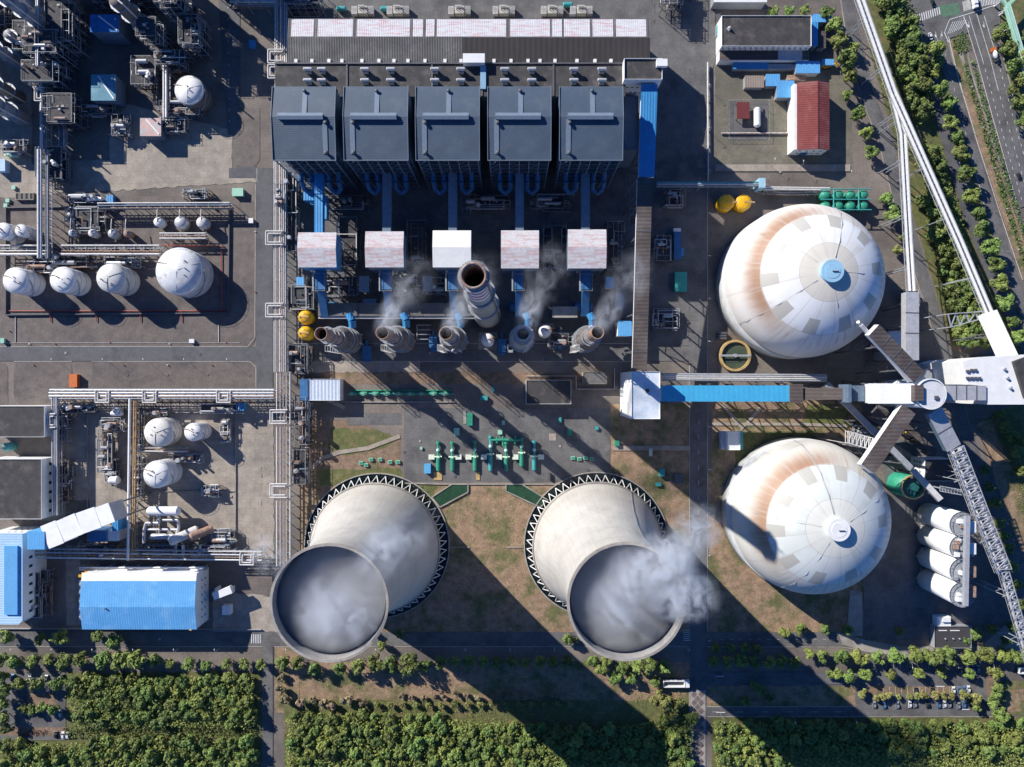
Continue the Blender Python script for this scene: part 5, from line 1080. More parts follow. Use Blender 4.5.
units=[('low pipe manifold right of the brown rack, top of the southwest yard',155,412,20,4,3),('low skid between the two white tanks in the southwest yard',190,458,18,5,3),('low equipment skid east of the lower white tank',214,490,10,6,3),('low piping at the bottom of the southwest yard, right side',225,535,16,8,4),('small skid against the east wall of the southwest yard',228,430,5,14,3),('piping frame under the silver rack, left part',80,408,26,5,5),
 ('piping frame under the silver rack, right part',225,408,26,5,5),('low piping right of the north-south silver rack, upper',66,425,8,20,5),('low piping right of the north-south silver rack, lower',68,480,8,26,5),('transformer-like rig east of the boiler conveyor',672,200,12,10,6),('dark piping in the shade below the boiler ducts, centre',486,205,30,8,7),('dark piping in the shade below the boiler ducts, west',350,205,28,8,7),('dark piping in the shade below the boiler ducts, east',552,205,28,8,7),
 ('process rig on the gravel north of the first large tanks',52,268,26,6,4),('dark rig left of the pink cabin',125,128,10,14,5),('pipe clutter under the teal building',100,112,22,6,4),('small rig in the top left corner apron',6,40,8,14,6),('dense pipework unit at the top left corner of the refinery',14,20,14,22,14),('tangled pipework around the vertical pipes near the top left',46,48,18,18,16),('shaded equipment unit right of the vertical pipes',66,60,20,14,24),('boxed steel structure with pale rim in the refinery middle',57,57,9,12,26),
 ('shaded piping unit below the boxed steel structure',62,85,22,13,20),('pipework unit left of the big blue roofs',80,38,14,26,22),('shaded equipment bay above the tank yard in the refinery',75,118,20,18,16),('piping maze against the lower refinery rack',60,168,16,20,10),('small pipework unit beside the green box at left',22,150,14,8,7),
 ('scaffolded pipe tower right of the brown column',168,48,12,12,26),('tall scaffold tower with reddish pipes in the refinery',192,22,13,13,34),('curved pipe structure east of the scaffold tower',203,45,12,18,20),('pipework tangle just above the white cone tank',182,68,18,9,14),('equipment cluster below the white cone tank',185,112,26,9,7),
 ('pump cluster right of the pink cabin',172,128,22,9,5),('equipment unit northeast of the pink cabin',150,76,16,18,8),('long shaded equipment row above the tank yard',88,200,22,5,5),('pump and filter set on the beige apron by the road',198,195,16,5,4),('shaded piping frame in the left half of the tank yard',90,222,26,16,5),
 ('piping frame between tank rows near the second large tank',75,262,34,8,5),('piping frame between tank rows near the third large tank',128,262,22,7,5),('dark pipe unit above the road at the top of the refinery',150,6,18,12,20),('tall scaffold at the very top of the refinery, left of centre',110,3,14,12,22),
 ('large structure beyond the top edge by the refinery road',232,-26,30,20,56),('large structure beyond the top edge above the refinery centre',140,-24,24,16,44),('large structure beyond the top left edge',70,-24,30,14,40),('broad structure beyond the left edge of the refinery',-28,80,20,40,26),('structure beyond the left edge beside the top corner',-26,20,20,36,32),
 ('pipe manifold at the north end of the southwest yard',110,450,9,26,5),('yellow-trimmed pipe manifold beside the brown rack',118,425,14,8,5),('pump row west of the brown rack, lower part',116,470,9,14,4),('pipe manifold between brown rack and the cream tank',142,430,6,26,5),('pipe manifold between brown rack and the lower tank',142,475,6,26,5),
 ('dense pipe run in front of the blue-roofed hall, western part',100,548,26,7,7),('dense reddish pipe run in front of the blue-roofed hall, centre',170,548,30,7,7),('dense pipe run in front of the blue-roofed hall, eastern part',215,548,22,7,7),('dark stacked coolers between the blue tower and blue hall',46,590,14,28,10),
 ('wide steel frame below the westernmost absorber by the rack',303,360,12,18,9),('steel pipe frames between the rack and left cooling tower, upper',306,420,9,30,9),('steel pipe frames between the rack and left cooling tower, lower',303,465,9,22,9),('steel pipe frames east of the rack beside the filters',294,215,9,50,9),('equipment tangle behind the yellow domed tanks',306,300,16,14,10),
 ('shaded machinery between the first and second filter boxes',352,245,12,30,12),('shaded machinery between the second and third filter boxes',419,245,12,26,12),('shaded machinery between the fourth and fifth filter boxes',554,250,14,26,12),('machinery yard behind the long gallery, west',345,288,20,12,9),('machinery yard behind the long gallery, centre',408,288,20,12,9),('machinery yard behind the long gallery near the chimney',440,288,12,10,9),
 ('machinery frame in shade east of the fifth filter box',612,250,10,30,14),('frame and pipes by the boiler row northwest corner',287,200,8,14,12),('pipe tangle right of the second-last absorber',560,340,14,8,6),('coal yard machinery in shade right of the brown conveyor',662,250,10,16,5),('truck weighing rig in shade below the brown conveyor',665,320,16,12,4),
 ('dark steel rig north of the white-roofed turbine hall',306,8,26,12,16),('dark machinery by the top edge north of the stair tower',668,-4,12,26,14),('pipework under the round junction tower',905,400,20,8,8),('pipe unit north of the upper coal dome by the green filters',790,192,44,3,3.5),
 ('machine frame at the foot of the upright grey gallery',905,300,10,10,6),('small pump station by the lower dome',858,430,10,7,3)]
for i,(l,px,py,w_,d_,h_) in enumerate(units): process_unit(l,px,py,w_,d_,h_,100+i,nx=max(1,int(w_/5)),ny=max(1,int(d_/6)),nz=max(1,min(5,int(h_/5))),m=[m_steelb,m_gal,m_steel][i%3])
for rect,z,m,l in (((90,14.5,119,32),16,mat('refinery_blue',(.02,.16,.42),var=.2,scale=.3),'bright blue roofed shelter with a white stripe in the refinery'),((91,74.5,115.5,100.5),12,mat('teal_grey_roof',(.13,.30,.38),c2=(.2,.36,.42),var=.2),'teal-grey flat-roofed building in the refinery shade'),((140,118,161,136),9,mat('pink_roof',(.62,.42,.38),c2=(.50,.46,.44),s2=.3,th=(.48,.55),var=.15),'small cabin with pinkish roof beside the beige apron'),
   ((4,148.5,16,156),4,m_mint,'mint green container at the left edge'),((-6,159,5,171),5,mat('pale_sky_roof',(.5,.66,.82),var=.1),'pale blue container cut by the left edge'),((106,195,113,203),4,m_blue,'small bright blue cabinet above the tank yard'),((69,374,77,387),3.5,m_orange,'orange-red container on the gravel strip by the gap'),((232,188,243,196),3,m_mint,'mint green container on gravel at the road corner'),
   ((248.5,218,253,223),2.4,m_white,'tiny white cabinet on the gravel beside the main pipe rack'),((189,339,194,343),2,m_white,'tiny white cabinet by the west road'),((0,338,4,343),2.2,m_mint,'tiny pale green cabinet at the left edge by the road'),((249,40,255,47),3,m_blue,'small blue box in deep shade left of the main rack'),((236,403,244,411),6,m_blue,'blue box beneath the silver pipe rack')):
    x0,y0,x1,y1=ground_rect(*rect,z); t=thing('cabin' if z>8 else 'container',l,'cabin' if z>8 else 'container',((x0+x1)/2,(y0+y1)/2,0)); b=B(); b.box(x0+.25,y0+.25,0,x1-.25,y1-.25,z-.3); b.build('wall',m_steelb if z>8 else m,t); b=B(); b.box(x0,y0,z-.28,x1,y1,z); rf=b.build('roof',m,t)
    if z>8: b=B(); b.bar((x0+(x1-x0)*.3,y1-1,z+.15),(x1-1,y0+1,z+.15),.8,.3); b.build('roof_rail',m_white,rf); b=B(); b.cyl(x1-2,y1-3,z,z+1,.6,.6,8); b.build('roof_vent',m_gal,rf)
for k in range(4):
    x,y,_=W(19.5+k*4.7,197); b=B(); b.box(x-1.3,y-2.3,0,x+1.3,y+2.3,2.2,1); b.box(x-.8,y-1.8,2.2,x+.8,y+1.8,2.3,0); tag(b.build('pump_pit',[m_black,m_conc]),'concrete pump box with black plate as shaded opening, %s of four in a row'%ORD[k],'pump box','row of four pump boxes')  # flat black plate on top paints the shade of an opening
for px,py in ((15,188),(9,201),(7,206)): 
    x,y,_=W(px,py); b=B(); b.box(x-1,y-1,0,x+1,y+1,1.4); b.box(x-1.2,y-1.2,1.4,x+1.2,y+1.2,1.55); tag(b.build('valve_box',m_mint),{15:'pale green valve box above the pump boxes',9:'pale valve box left of the pump boxes',7:'pale valve box at the corner of the tank yard'}[px],'valve box')
# horizontal exchangers in the southwest yard
def hd(label,p,q,r,m,sad=True):
    P=W(*p);Q=W(*q); t=thing('heat_exchanger',label,'pressure vessel',(P[0],P[1],0)); b=B(); b.hdrum(P,Q,r,0,18); b.build('shell',m,t); b=B()
    for f in (.2,.8): X=P[0]+(Q[0]-P[0])*f;Y=P[1]+(Q[1]-P[1])*f; Z_=P[2]+(Q[2]-P[2])*f; b.box(X-.5,Y-.8,0,X+.5,Y+.8,Z_-r*.7)
    b.build('saddle',m_steel,t); return t
hd('thick white horizontal vessel in the southwest yard',(149.5,511,9),(178,511,9),2.9,m_white)
hd('silver horizontal vessel below the thick white one',(152,536.5,6),(174,536.5,6),2.0,m_silver)
hd('tilted brownish vessel pointing up right near the pipe run, left of two',(171,541,12),(197,530,4),3.0,m_pipew)
hd('tilted brownish vessel pointing up right near the pipe run, right of two',(191,537,12),(211,529,4),2.6,m_rust)
hd('tiny white horizontal drum north of the southwest yard',(112,413.5,5),(122,413.5,5),1.6,m_white)
hd('white horizontal drum west of the brown rack',(111,480,5),(118,480,5),2.6,m_white)
hd('small white horizontal drum in the refinery shade above the tank yard',(88,199,5),(102,199,5),1.2,m_white)
b=B(); b.path([W(159,514,8),W(159,523,8),W(146,523,8),W(144,530,8),W(144,543,8)],.9,10); tag(b.build('bent_pipe',m_silver),'thick silver bent pipe on the left of the exchanger group','pipe')
b=B(); b.path([W(163,520,8),W(178,520,8),W(179,527,8),W(176,536,8),W(176,555,8)],.9,10); tag(b.build('bent_pipe',m_silver),'thick silver bent pipe on the right of the exchanger group','pipe')
b=B(); b.path([W(147,529.5,7),W(178,529.5,7)],.8,10); tag(b.build('bent_pipe',m_silver),'straight thick silver pipe joining the two bent pipes','pipe')
b=B(); b.path([W(183,545,9),W(183,558,9)],.9,10); b.path([W(200,545,9),W(200,555,9),W(191,556,9)],.8,10); tag(b.build('bent_pipe',m_pipew),'pair of pale downcomer pipes under the tilted vessels','pipe')
# southwest buildings
for rect,z,l,nz in (((-14,406,45,437),14,'dark flat-roofed block with white east wall, upper of two at the left edge',2),((-14,459,42,519),16,'dark flat-roofed block with windowed white east wall, lower of two at the left edge',3)):
    t,q=flat_building('office_block',l,'building',rect,z,m_white,m_dark,.5); windows(t,'E',q[1]+1,q[3]-1,1,z-1,6 if nz==3 else 4,1,q[2],2.2,4)
tank(14,446,2.6,7,'small green drum tank between the two dark-roofed blocks','dome',m_teal,stair=False)
# blue-striped tower building
x0,y0,x1,y1=ground_rect(-14,534,22,624,22); t=thing('tower_building','tall pale blue-roofed building with windowed white east side at the left edge','building',((x0+x1)/2,(y0+y1)/2,0))
b=B(); b.prism([(x0,y0),(x1-2,y0),(x1,y0+2),(x1,y1),(x0,y1)],0,21.4); b.build('wall',m_white,t); b=B(); b.prism([(x0-.3,y0-.3),(x1-2,y0-.3),(x1+.3,y0+2),(x1+.3,y1+.3),(x0-.3,y1+.3)],21.4,22); rf=b.build('roof',mat('pale_blue_sheet',(.42,.62,.82),var=.05,ribs=('Y',1.5,.05)),t)
b=B(); b.box(x1-10,y0+6,22,x1-2,y1-7,23.2); b.build('raised_roof',mat('mid_blue_sheet',(.12,.38,.68),var=.06),rf); windows(t,'E',y0+3,y1-2,8,21,9,1,x1,2.0,3.4); windows(t,'N',x1-14,x1-2,2,20,3,3,y1)
# stepped inclined conveyor housing, white
for k,(ax,ay,bx_,by_,z,w_) in enumerate(((45,537.5,60,531.5,24,23),(60.5,531.5,79,523.5,29,21),(79.5,523.5,98,517,35,20),(98.5,517,112,512,41,18))):
    P=Vector(W(ax,ay,z));Q=Vector(W(bx_,by_,z+2)); t=thing('inclined_gallery',['lowest and widest','second','third','topmost and smallest'][k]+' white segment of the stepped inclined gallery','conveyor',(P.x,P.y,0),'stepped white gallery segments')
    b=B(); b.bar(P,Q,w_*.6,10,0,-5.4); b.build('side_wall',m_silver if k%2 else m_white,t); b=B(); b.bar(P,Q,w_*.6+.8,.6); b.build('roof',m_white,t)
    b=B(); 
    for s in (-1,1): b.box(Q.x-.4,Q.y+s*w_*.25-.4,0,Q.x+.4,Q.y+s*w_*.25+.4,z-10)
    b.build('leg',m_steel,t)
b=B(); b.boxp(27,531.5,44.5,549.5,25,2); t=b.build('gallery_head',m_blueh); tag(t,'sky-blue cube head house at the low end of the stepped white gallery','head house')
b=B(); b.boxp(88,531,106,542,14,0); tag(b.build('blue_hut',m_blue2),'deep blue hut beneath the stepped white gallery','hut'); b=B(); b.boxp(108,531,118,541,12,0); tag(b.build('white_hut',m_white),'small white-blue hut right of the deep blue hut','hut'); b=B(); b.boxp(112,519,118,531,16,4); tag(b.build('blue_hut',m_blue),'narrow blue hut beside the brown pipe rack','hut')
# big blue roof hall
Z=18; x0,y0,x1,y1=ground_rect(81,573.5,211,630,Z); x1=W(196,0,Z)[0]; yN=W(0,581,Z)[1]
t=thing('blue_roof_hall','large hall with sky-blue sheet roof and white east gable in the lower left','warehouse',((x0+x1)/2,(y0+y1)/2,0))
b=B(); b.box(x0+.4,y0+.4,0,x1-.2,y1-.3,Z-1.2); 
ym=y0+(y1-y0)*.42
b.add([(x1-.2,y0+.4,Z-1.2),(x1-.2,ym,Z+1.2),(x1-.2,y1-.3,Z-1.2),(x1-.3,y0+.4,Z-1.2),(x1-.3,ym,Z+1.2),(x1-.3,y1-.3,Z-1.2)],[(0,1,2),(5,4,3),(0,3,4,1),(1,4,5,2)]); b.build('wall',m_white,t)
b=B(); b.slab([(x0,y0,Z-1),(x1,y0,Z-1),(x1,ym,Z+1.5),(x0,ym,Z+1.5)],.3); b.build('south_roof_slope',m_blueh,t)
b=B(); b.slab([(x0,ym,Z+1.5),(x1,ym,Z+1.5),(x1,yN,Z-.1),(x0,yN,Z-.1)],.3); b.build('north_roof_slope',m_blueh,t)
b=B(); b.slab([(x0,yN,Z-.1),(x1,yN,Z-.1),(x1,y1,Z-1),(x0,y1,Z-1)],.3); b.build('eaves_strip',m_white,t)
b=B(); b.cyl(x0+16,ym-1,Z+1.3,Z+2.3,.5,.5,8); b.build('roof_vent',m_steel,t); b=B(); b.box(x1-4.5,y0-.6,Z-2,x1-3,y0+.2,Z-.6); b.build('downpipe_head',m_ochre,t)
windows(t,'S',x0+2,x1-2,2,15,12,3,y0+.4); windows(t,'E',y0+3,y1-4,3,12,6,2,x1-.2)
b=B(); a=W(222,592,8); b.bar(W(214,596,9),W(232,589,9),4.5,3); b.box(a[0]-5,a[1]-2,0,a[0]-4,a[1]+2,7); b.box(a[0]+4,a[1]-2,0,a[0]+5,a[1]+2,7); tag(b.build('loading_bridge',m_white),'small white covered bridge off the east gable of the blue-roofed hall','bridge')
b=B(); b.boxp(222,606,230,615,5,0); tag(b.build('white_hut',m_white),'tiny white hut below the covered bridge','hut')
b=B(); 
for k in range(5): a=W(81+k*3,576-k*2.2,14-k*1.5); b.box(a[0]-1.6,a[1]-.8,a[2]-.4,a[0]+1.6,a[1]+.8,a[2]); b.box(a[0]-.2,a[1]-.2,0,a[0]+.2,a[1]+.2,a[2])
tag(b.build('outside_stair',m_yellow),'yellow outside stair at the northwest corner of the blue-roofed hall','stair')
for k in range(5):
    x,y,_=W(78,(585,593,602,610,618)[k],8); b=B(); b.box(x-1.4,y-2,0,x+1.4,y+2,5); b.box(x-.6,y-.6,5,x+.6,y+.6,6); tag(b.build('wall_fan',m_silver),'white fan housing on the west wall of the blue-roofed hall, %s from the top'%ORD[k],'fan housing','fan housings on the west wall')
# ================= CENTRE: PUMP YARD =================
def valve_set(px,top,bot,label,dark=False,wide=False):
    x,yt,_=W(px,top); yb=W(px,bot)[1]; t=thing('pump_set',label,'pump',(x,(yt+yb)/2,0),'row of green cooling-water pumps'); L=yt-yb
    g=m_teal if dark else m_green  # teal is the shaded copy of the pump green, shade put into the colour
    b=B(); b.hdrum((x,yb+1,1.8),(x,yb+L*.42,1.8),1.35,0,14); b.box(x-.9,yb+1,0,x+.9,yb+L*.4,.7); b.build('pump_body',g,t)
    b=B(); b.tube((x,yb+L*.42,2),(x,yt-1.5,2),.75,10); b.tube((x,yt-2.5,2),(x,yt-1,2),1.3,12); b.build('discharge_pipe',g,t)
    b=B(); b.cyl(x,yb+L*.68,1,4.6,1.2,1.0,14); b.dome(x,yb+L*.68,4.6,1.0,.8,12,3); b.build('motor',mat('light_mint',(.45,.78,.66),rough=.4,var=.06),t)
    b=B(); b.tube((x-2.3,yb+L*.47,1.9),(x+2.3,yb+L*.47,1.9),.55,8); b.box(x-.9,yb+L*.44,1,x+.9,yb+L*.5,3); b.build('flange',mat('pale_green',(.6,.82,.6),var=.06),t)
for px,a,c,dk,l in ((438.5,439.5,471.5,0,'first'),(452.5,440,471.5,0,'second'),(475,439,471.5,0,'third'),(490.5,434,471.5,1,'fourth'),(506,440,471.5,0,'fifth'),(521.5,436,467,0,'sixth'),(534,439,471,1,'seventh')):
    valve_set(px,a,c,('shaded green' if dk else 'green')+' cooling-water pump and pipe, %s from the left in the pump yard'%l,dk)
for px,l in ((431.5,'first'),(458.5,'second'),(468.5,'third'),(484,'fourth'),(499,'fifth'),(515.5,'sixth'),(541,'seventh')):
    x,y,_=W(px,457,2); b=B(); b.box(x-1.7,y-1.4,0,x+1.7,y+1.4,2); b.box(x-1.9,y-1.6,2,x+1.9,y+1.6,2.2); tag(b.build('control_box',mat('cream_box',(.72,.76,.62),var=.05)),'cream control box, %s from the left between the green pumps'%l,'control box','cream control boxes')
b=B(); b.path([W(491,440,2.2),W(521,440,2.2)],.9,10); b.path([W(497,437,2),W(497,443,2)],.7,8); b.path([W(503,436,2),W(503,446,2)],.7,8); b.path([W(515,436,2),W(515,444,2)],.7,8); tag(b.build('manifold',m_green),'horizontal green manifold pipe across the right-hand pumps','pipe')
for px,py,w_,d_,z,m,l in ((470,419,5,12,3,m_green,'green horizontal tank box above the pumps'),(457,431.5,5,7,2.5,m_mint,'light mint cabinet left of the green tank box'),(428,468,6,9,3,mat('mid_blue_box',(.10,.38,.66),var=.1),'bright blue motor box at the left end of the pump row'),(438,476,8,8,.6,m_ochre,'tan slab below the first green pump'),(478,476,3.6,8,.6,m_ochre,'orange-tan slab below the third green pump'),
   (421.5,448,2,2.4,1.2,m_mint,'tiny mint box left of the pump row'),(500,432,4,4,1.6,m_mint,'small mint box above the manifold pipe'),(503.5,422.5,2.6,4,1.6,m_mint,'small mint box further above the manifold'),(569,432,4,6,2.4,m_green,'green cabinet in shade right of the pump yard'),(616.5,443,4,5,2.4,m_green,'bright green cabinet on the grass above the right cooling tower'),(560,420,2,5,1.5,m_teal,'small teal box in stack shadow north of the right tower'),(596.5,428,3,3,1.6,m_teal,'small teal box beside dark shed'),
   (549,475.5,1.5,7,2.4,m_steel,'dark narrow post box at the right end of the pump yard'),(484,398,7,4,2.4,m_teal,'teal cabinet in stack shadow right of the green valve row'),(493,389,2,5,1.8,m_teal,'tiny teal post box above the teal cabinet'),(465,417,3,14,.5,m_conc,'pale concrete strip beside the green tank box'),(552.5,437,7,7,.4,m_beige,'beige concrete pad right of the pumps'),(658,484,5,3,1.6,m_teal,'small teal box by the path near the right tower'),
   (650,452,2.4,7,3,m_pipew,'narrow pale cabin in shade beside main road'),(678,478,9,9,3,m_steel,'dark machine skid in shade beside the main road'),(661,472,5,7,3,m_teal,'dark teal skid near the machine skid')):
    x,y,_=W(px,py); nm='cabinet' if z>1 else 'slab'; b=B(); b.box(x-w_/4*1.28,y-d_/4*1.28,0,x+w_/4*1.28,y+d_/4*1.28,z); 
    if z>1: b.box(x-w_/4*1.28-.15,y-d_/4*1.28-.15,z,x+w_/4*1.28+.15,y+d_/4*1.28+.15,z+.15)
    tag(b.build(nm,m),l,nm)
# two rows of green vents on the grass above each tower
for g,(cx,cy,n,nm) in enumerate(((362,461,6,'above the left cooling tower'),(573,458,4,'above the right cooling tower'))):
    for k in range(n):
        x,y,_=W([361,371,380,390,398,366][k] if g==0 else cx+k*6.3,[463,459.5,459.5,462,462,465][k] if g==0 else cy+(k%2),1); b=B(); b.box(x-1.3,y-1,0,x+1.3,y+1,1.3); b.box(x-1,y-.7,1.3,x+1,y+.7,1.4,1); tag(b.build('vent_box',[m_mint,m_green]),'mint green vent box, %s from the left on the grass %s'%(ORD[k],nm),'vent box','mint vent boxes '+nm)
# green valve row
for k in range(9):
    x,y,_=W(353.5+k*11.6,393.5); t=thing('valve_set','round green valve set, %s from the left in the long row below the absorbers'%ORD[k],'valve set',(x,y,0),'row of green valve sets')
    b=B(); b.hdrum((x-2.3,y,1.6),(x+1.6,y,1.6),1.25,0,12); b.build('valve_body',m_green,t); b=B(); b.cyl(x-.6,y,1.6,3.6,.6,.6,10); b.lathe(x-.6,y,[(1.1,3.3),(1.3,3.3),(1.3,3.5),(1.1,3.5)],14,0,False,False,False); b.build('handwheel',m_mint,t); b=B(); b.tube((x+1.6,y,1.2),(x+5.6,y,1.2),.5,8); b.build('pipe',m_teal,t)
pipe_line('long dark green pipe behind the row of green valve sets',[(350,390.5),(452,390.5)],.5,m_green,1)
wall_line('retaining_wall','low concrete edge below the row of green valve sets','wall',[(346,402),(455,402)],1,.6,m_conc)
wall_line('retaining_wall','low concrete edge along the south of the pump yard','wall',[(404,483),(440,484),(560,484)],.8,.6,m_conc)
# control cabins near the pump yard
t,q=flat_building('cabin','ribbed blue-white roofed cabin beside the pipe rack above the pump yard','cabin',(300,379,340,400.5),9,m_white,mat('ribbed_pale_blue',(.55,.62,.72),var=.08,ribs=('X',2.2,.1)),.3)
b=B(); b.box(q[0],q[1],9.3,q[0]+5,q[3],9.7); b.build('blue_roof_strip',m_blue2,t)
flat_building('shed','dark flat-roofed shed in stack shadows north of the right cooling tower','shed',(526,380,571,404),8,m_white,m_dark,.5)
flat_building('shed','small brown-roofed annex right of the dark flat-roofed shed','shed',(583,372,607,384),6,m_conc,m_asph2,.4)
wall_line('fence','pale low fence around the annex yard','fence',[(526,376),(576,376),(576,389),(614,389),(614,368)],2,.3,m_pipew)
# ================= TREES =================
def crown_b(seed,r,h0,h1,lobes=15,leaves=62,ls=.55):
    rs=random.Random(seed); b=B(); C=[]
    for i in range(lobes):
        a=rs.uniform(0,6.283); q=r*math.sqrt(rs.random())*.64; z=h0+(h1-h0)*rs.uniform(.25,.85); z-= (q/r)**2*(h1-h0)*.25
        C.append((q*math.cos(a),q*math.sin(a),z,r*rs.uniform(.26,.44)))
    for (cx,cy,cz,cr_) in C:
        for k in range(leaves):
            u=rs.uniform(-.55,1); a=rs.uniform(0,6.283); s=math.sqrt(1-u*u); rad=cr_*rs.uniform(.72,1.1)
            n=Vector((s*math.cos(a),s*math.sin(a),u)); p=Vector((cx,cy,cz))+n*rad
            n2=(n+Vector((rs.uniform(-.6,.6),rs.uniform(-.6,.6),rs.uniform(-.2,.7)))).normalized(); t1=n2.orthogonal().normalized(); t2=n2.cross(t1); aa=rs.uniform(0,6.28); e1=t1*math.cos(aa)+t2*math.sin(aa); e2=n2.cross(e1); L=ls*rs.uniform(.6,1.25)
            b.add([p-e1*L,p+e2*L*.6,p+e1*L,p-e2*L*.6],[(0,1,2,3)])
    return b
def trunk_b(seed,r,h1):
    rs=random.Random(seed); b=B(); b.tube((0,0,0),(0,0,h1*.5),.28,7,0,.18)
    for k in range(5): a=k*1.256+rs.uniform(-.4,.4); b.tube((0,0,h1*(.28+.05*k)),(r*.6*math.cos(a),r*.6*math.sin(a),h1*.72),.12,5,0,.05)
    return b
PROT={}
def proto(kind,m,r,h,n=4,**kw):
    L=[]
    for i in range(n):
        cm=crown_b(hash(kind)%1 + i*17+len(kind)*5,r,h*.25,h,**kw); tm=trunk_b(i,r,h)
        def me_(bb,nm,mm):
            me=bpy.data.meshes.new(nm); me.from_pydata(bb.v,[],bb.f); me.materials.append(mm); me.update(); return me
        L.append((me_(cm,'crown',m),me_(tm,'trunk',m_bark)))
    PROT[kind]=L
proto('round',m_leaf,3.9,7.5); proto('dark',m_leafd,4.1,8.5); proto('pale',m_leafl,2.6,4.5,leaves=44,lobes=10,ls=.45); proto('tan',m_leafdry,2.0,3.6,leaves=40,lobes=9,ls=.4); proto('wood',m_leafd,5.2,9,5,lobes=16,leaves=60,ls=.75); proto('woodl',m_leaf,5.0,8.5,5,lobes=16,leaves=60,ls=.72)
rt=random.Random(77)
def tree(kind,px,py,rpx,label,group,nm='tree',cat='tree'):
    cm,tm=rt.choice(PROT[kind]); base={'round':3.9,'dark':4.1,'pale':2.6,'tan':2.0,'wood':5.2,'woodl':5.0}[kind]; s=rpx*S/base*1.16
    hh=6*s; x,y,_=W(px,py,hh*.7)
    t=bpy.data.objects.new(nm,None); col.objects.link(t); t.location=(x,y,0); t.scale=(s,s,s*rt.uniform(.85,1.15)); t.rotation_euler=(0,0,rt.uniform(0,6.28)); tag(t,label,cat,group)
    for n_,me in (('crown',cm),('trunk',tm)): o=bpy.data.objects.new(n_,me); col.objects.link(o); o.parent=t
    return t
def row(pts,desc,group,kind='round',rdef=6.5,word='tree',order='from the left'):
    for i,p in enumerate(pts):
        r=(p[2] if len(p)>2 else rdef)*rt.uniform(.93,1.08); tree(kind,p[0],p[1],r,'%s %s, %s %s %s'%('large' if r>7.4 else 'round' if r>5.4 else 'small',word if kind!='tan' else 'tan '+word,ordn(i,60),order,desc),group)
row([(5,636,7),(41,639,5),(61,637,8),(97,636,6.5),(115,640,8)],'along the road below the blue-roofed hall','trees along the road below the blue hall')
row([(2,660)]+[(x,660,r) for x,r in ((15,7.5),(34,7),(48,6),(66,8),(84,8.5),(102,8),(121,9),(140,9),(155,7))]+[(x,664,r) for x,r in ((171,5.5),(189,7),(207,5.5),(227,5.5),(244,5.5),(262,5))],'in the row south of the western road','long tree row south of the western road')
row([(21,683),(38,683,7),(55,683,7)],'at the top of the left parking lot','trees at the left parking lot')
row([(23,709,4.5),(31,710,5),(43,707,5),(53,708,5)],'in the parking island at lower left','parking island trees lower left',rdef=5)
row([(3,676,6),(5,690,7),(2,703,7),(4,717,7),(8,727,6)],'down the left edge of the photo','trees at the left edge','dark',order='from the top')
row([(283,662,7),(298,662,6.5),(316,667,6),(340,667,6),(359,665,7),(375.5,662,8.5),(391,663,7.5),(410.6,662,9),(425,664,7),(381.6,645,5)],'in the row under the left cooling tower','trees under the left cooling tower','dark')
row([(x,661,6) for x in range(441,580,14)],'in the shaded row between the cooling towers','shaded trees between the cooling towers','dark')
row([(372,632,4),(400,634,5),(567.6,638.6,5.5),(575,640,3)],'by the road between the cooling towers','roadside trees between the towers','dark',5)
row([(592,661,6),(600,668,7),(615,678,6.5),(607,659,5),(630,679,6),(622,668,6),(637,664,7.5),(648,666,8),(664,667,6.5),(654,681,5.5)],'in the clump under the right cooling tower','trees under the right cooling tower')
row([(662,696,6),(668,704,6.5),(664,712,6),(673,713,7),(680,706,6),(655,702,5)],'in the olive clump left of the tiled path','clump left of the tiled path','pale')
row([(784,631,5.5),(801,629,6),(825,629,5.5),(847,629.5,5.5),(899.5,630,5)],'on the verge below the lower coal dome','trees below the lower coal dome')
row([(x,661,6.5) for x in (713,727,741,755,768,781,795)]+[(808,654,5),(823,656,7),(840,656,8),(860,657,8),(877,657,7.5),(896,656,7.5),(913,655,8),(933,655,9),(949,656,7.5),(966,656,8.5),(987,655,9),(1001,655,8),(1017,655,8.5)],'above the right parking lot','long tree row above the right parking lot')
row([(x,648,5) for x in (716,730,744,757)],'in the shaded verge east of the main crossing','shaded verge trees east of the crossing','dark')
row([(829,674,4.5),(836,673,6),(849,674,6.5),(865,674,6),(891,673,5.5),(918,673,5.5),(942,673,5),(968,673,5),(996,673,6.5)],'along the top edge of the right parking lot','trees at the top of the right parking lot')
row([(866,696,5.5),(877,698,4),(884,698,4),(890,697,4),(900,698,3.6),(911,697,4),(919,698,4),(925,697,4.2),(937.5,697,4.2),(946,697,4),(953,697,4.2),(966,697,5),(977,699,5.5)],'in the parking island with cars','parking island trees lower right','pale',4.2)
row([(996,687,6.5),(995,697,7),(997,706,7),(1000,715,7),(976,706,5)],'down the right end of the right parking lot','trees at the end of the right parking lot','round',order='from the top')
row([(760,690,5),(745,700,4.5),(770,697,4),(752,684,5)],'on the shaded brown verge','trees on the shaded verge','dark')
row([(828,13,7),(835,27,7.5),(839,41,8.5),(844,62,10),(849,78,7),(852,48,6),(848,95,5),(858,114,6.5),(866,133,6.5),(871,152,7)],'west of the perimeter road','trees west of the perimeter road','round',order='from the top')
row([(773,11,5),(789,11,6),(804.5,11,5.5)],'behind the workshop roof','trees behind the workshop')
row([(887,200,6.5),(893,214,8.5),(897,250,5),(902,238,4)],'east of the upper coal dome','trees east of the upper coal dome','round',order='from the top')
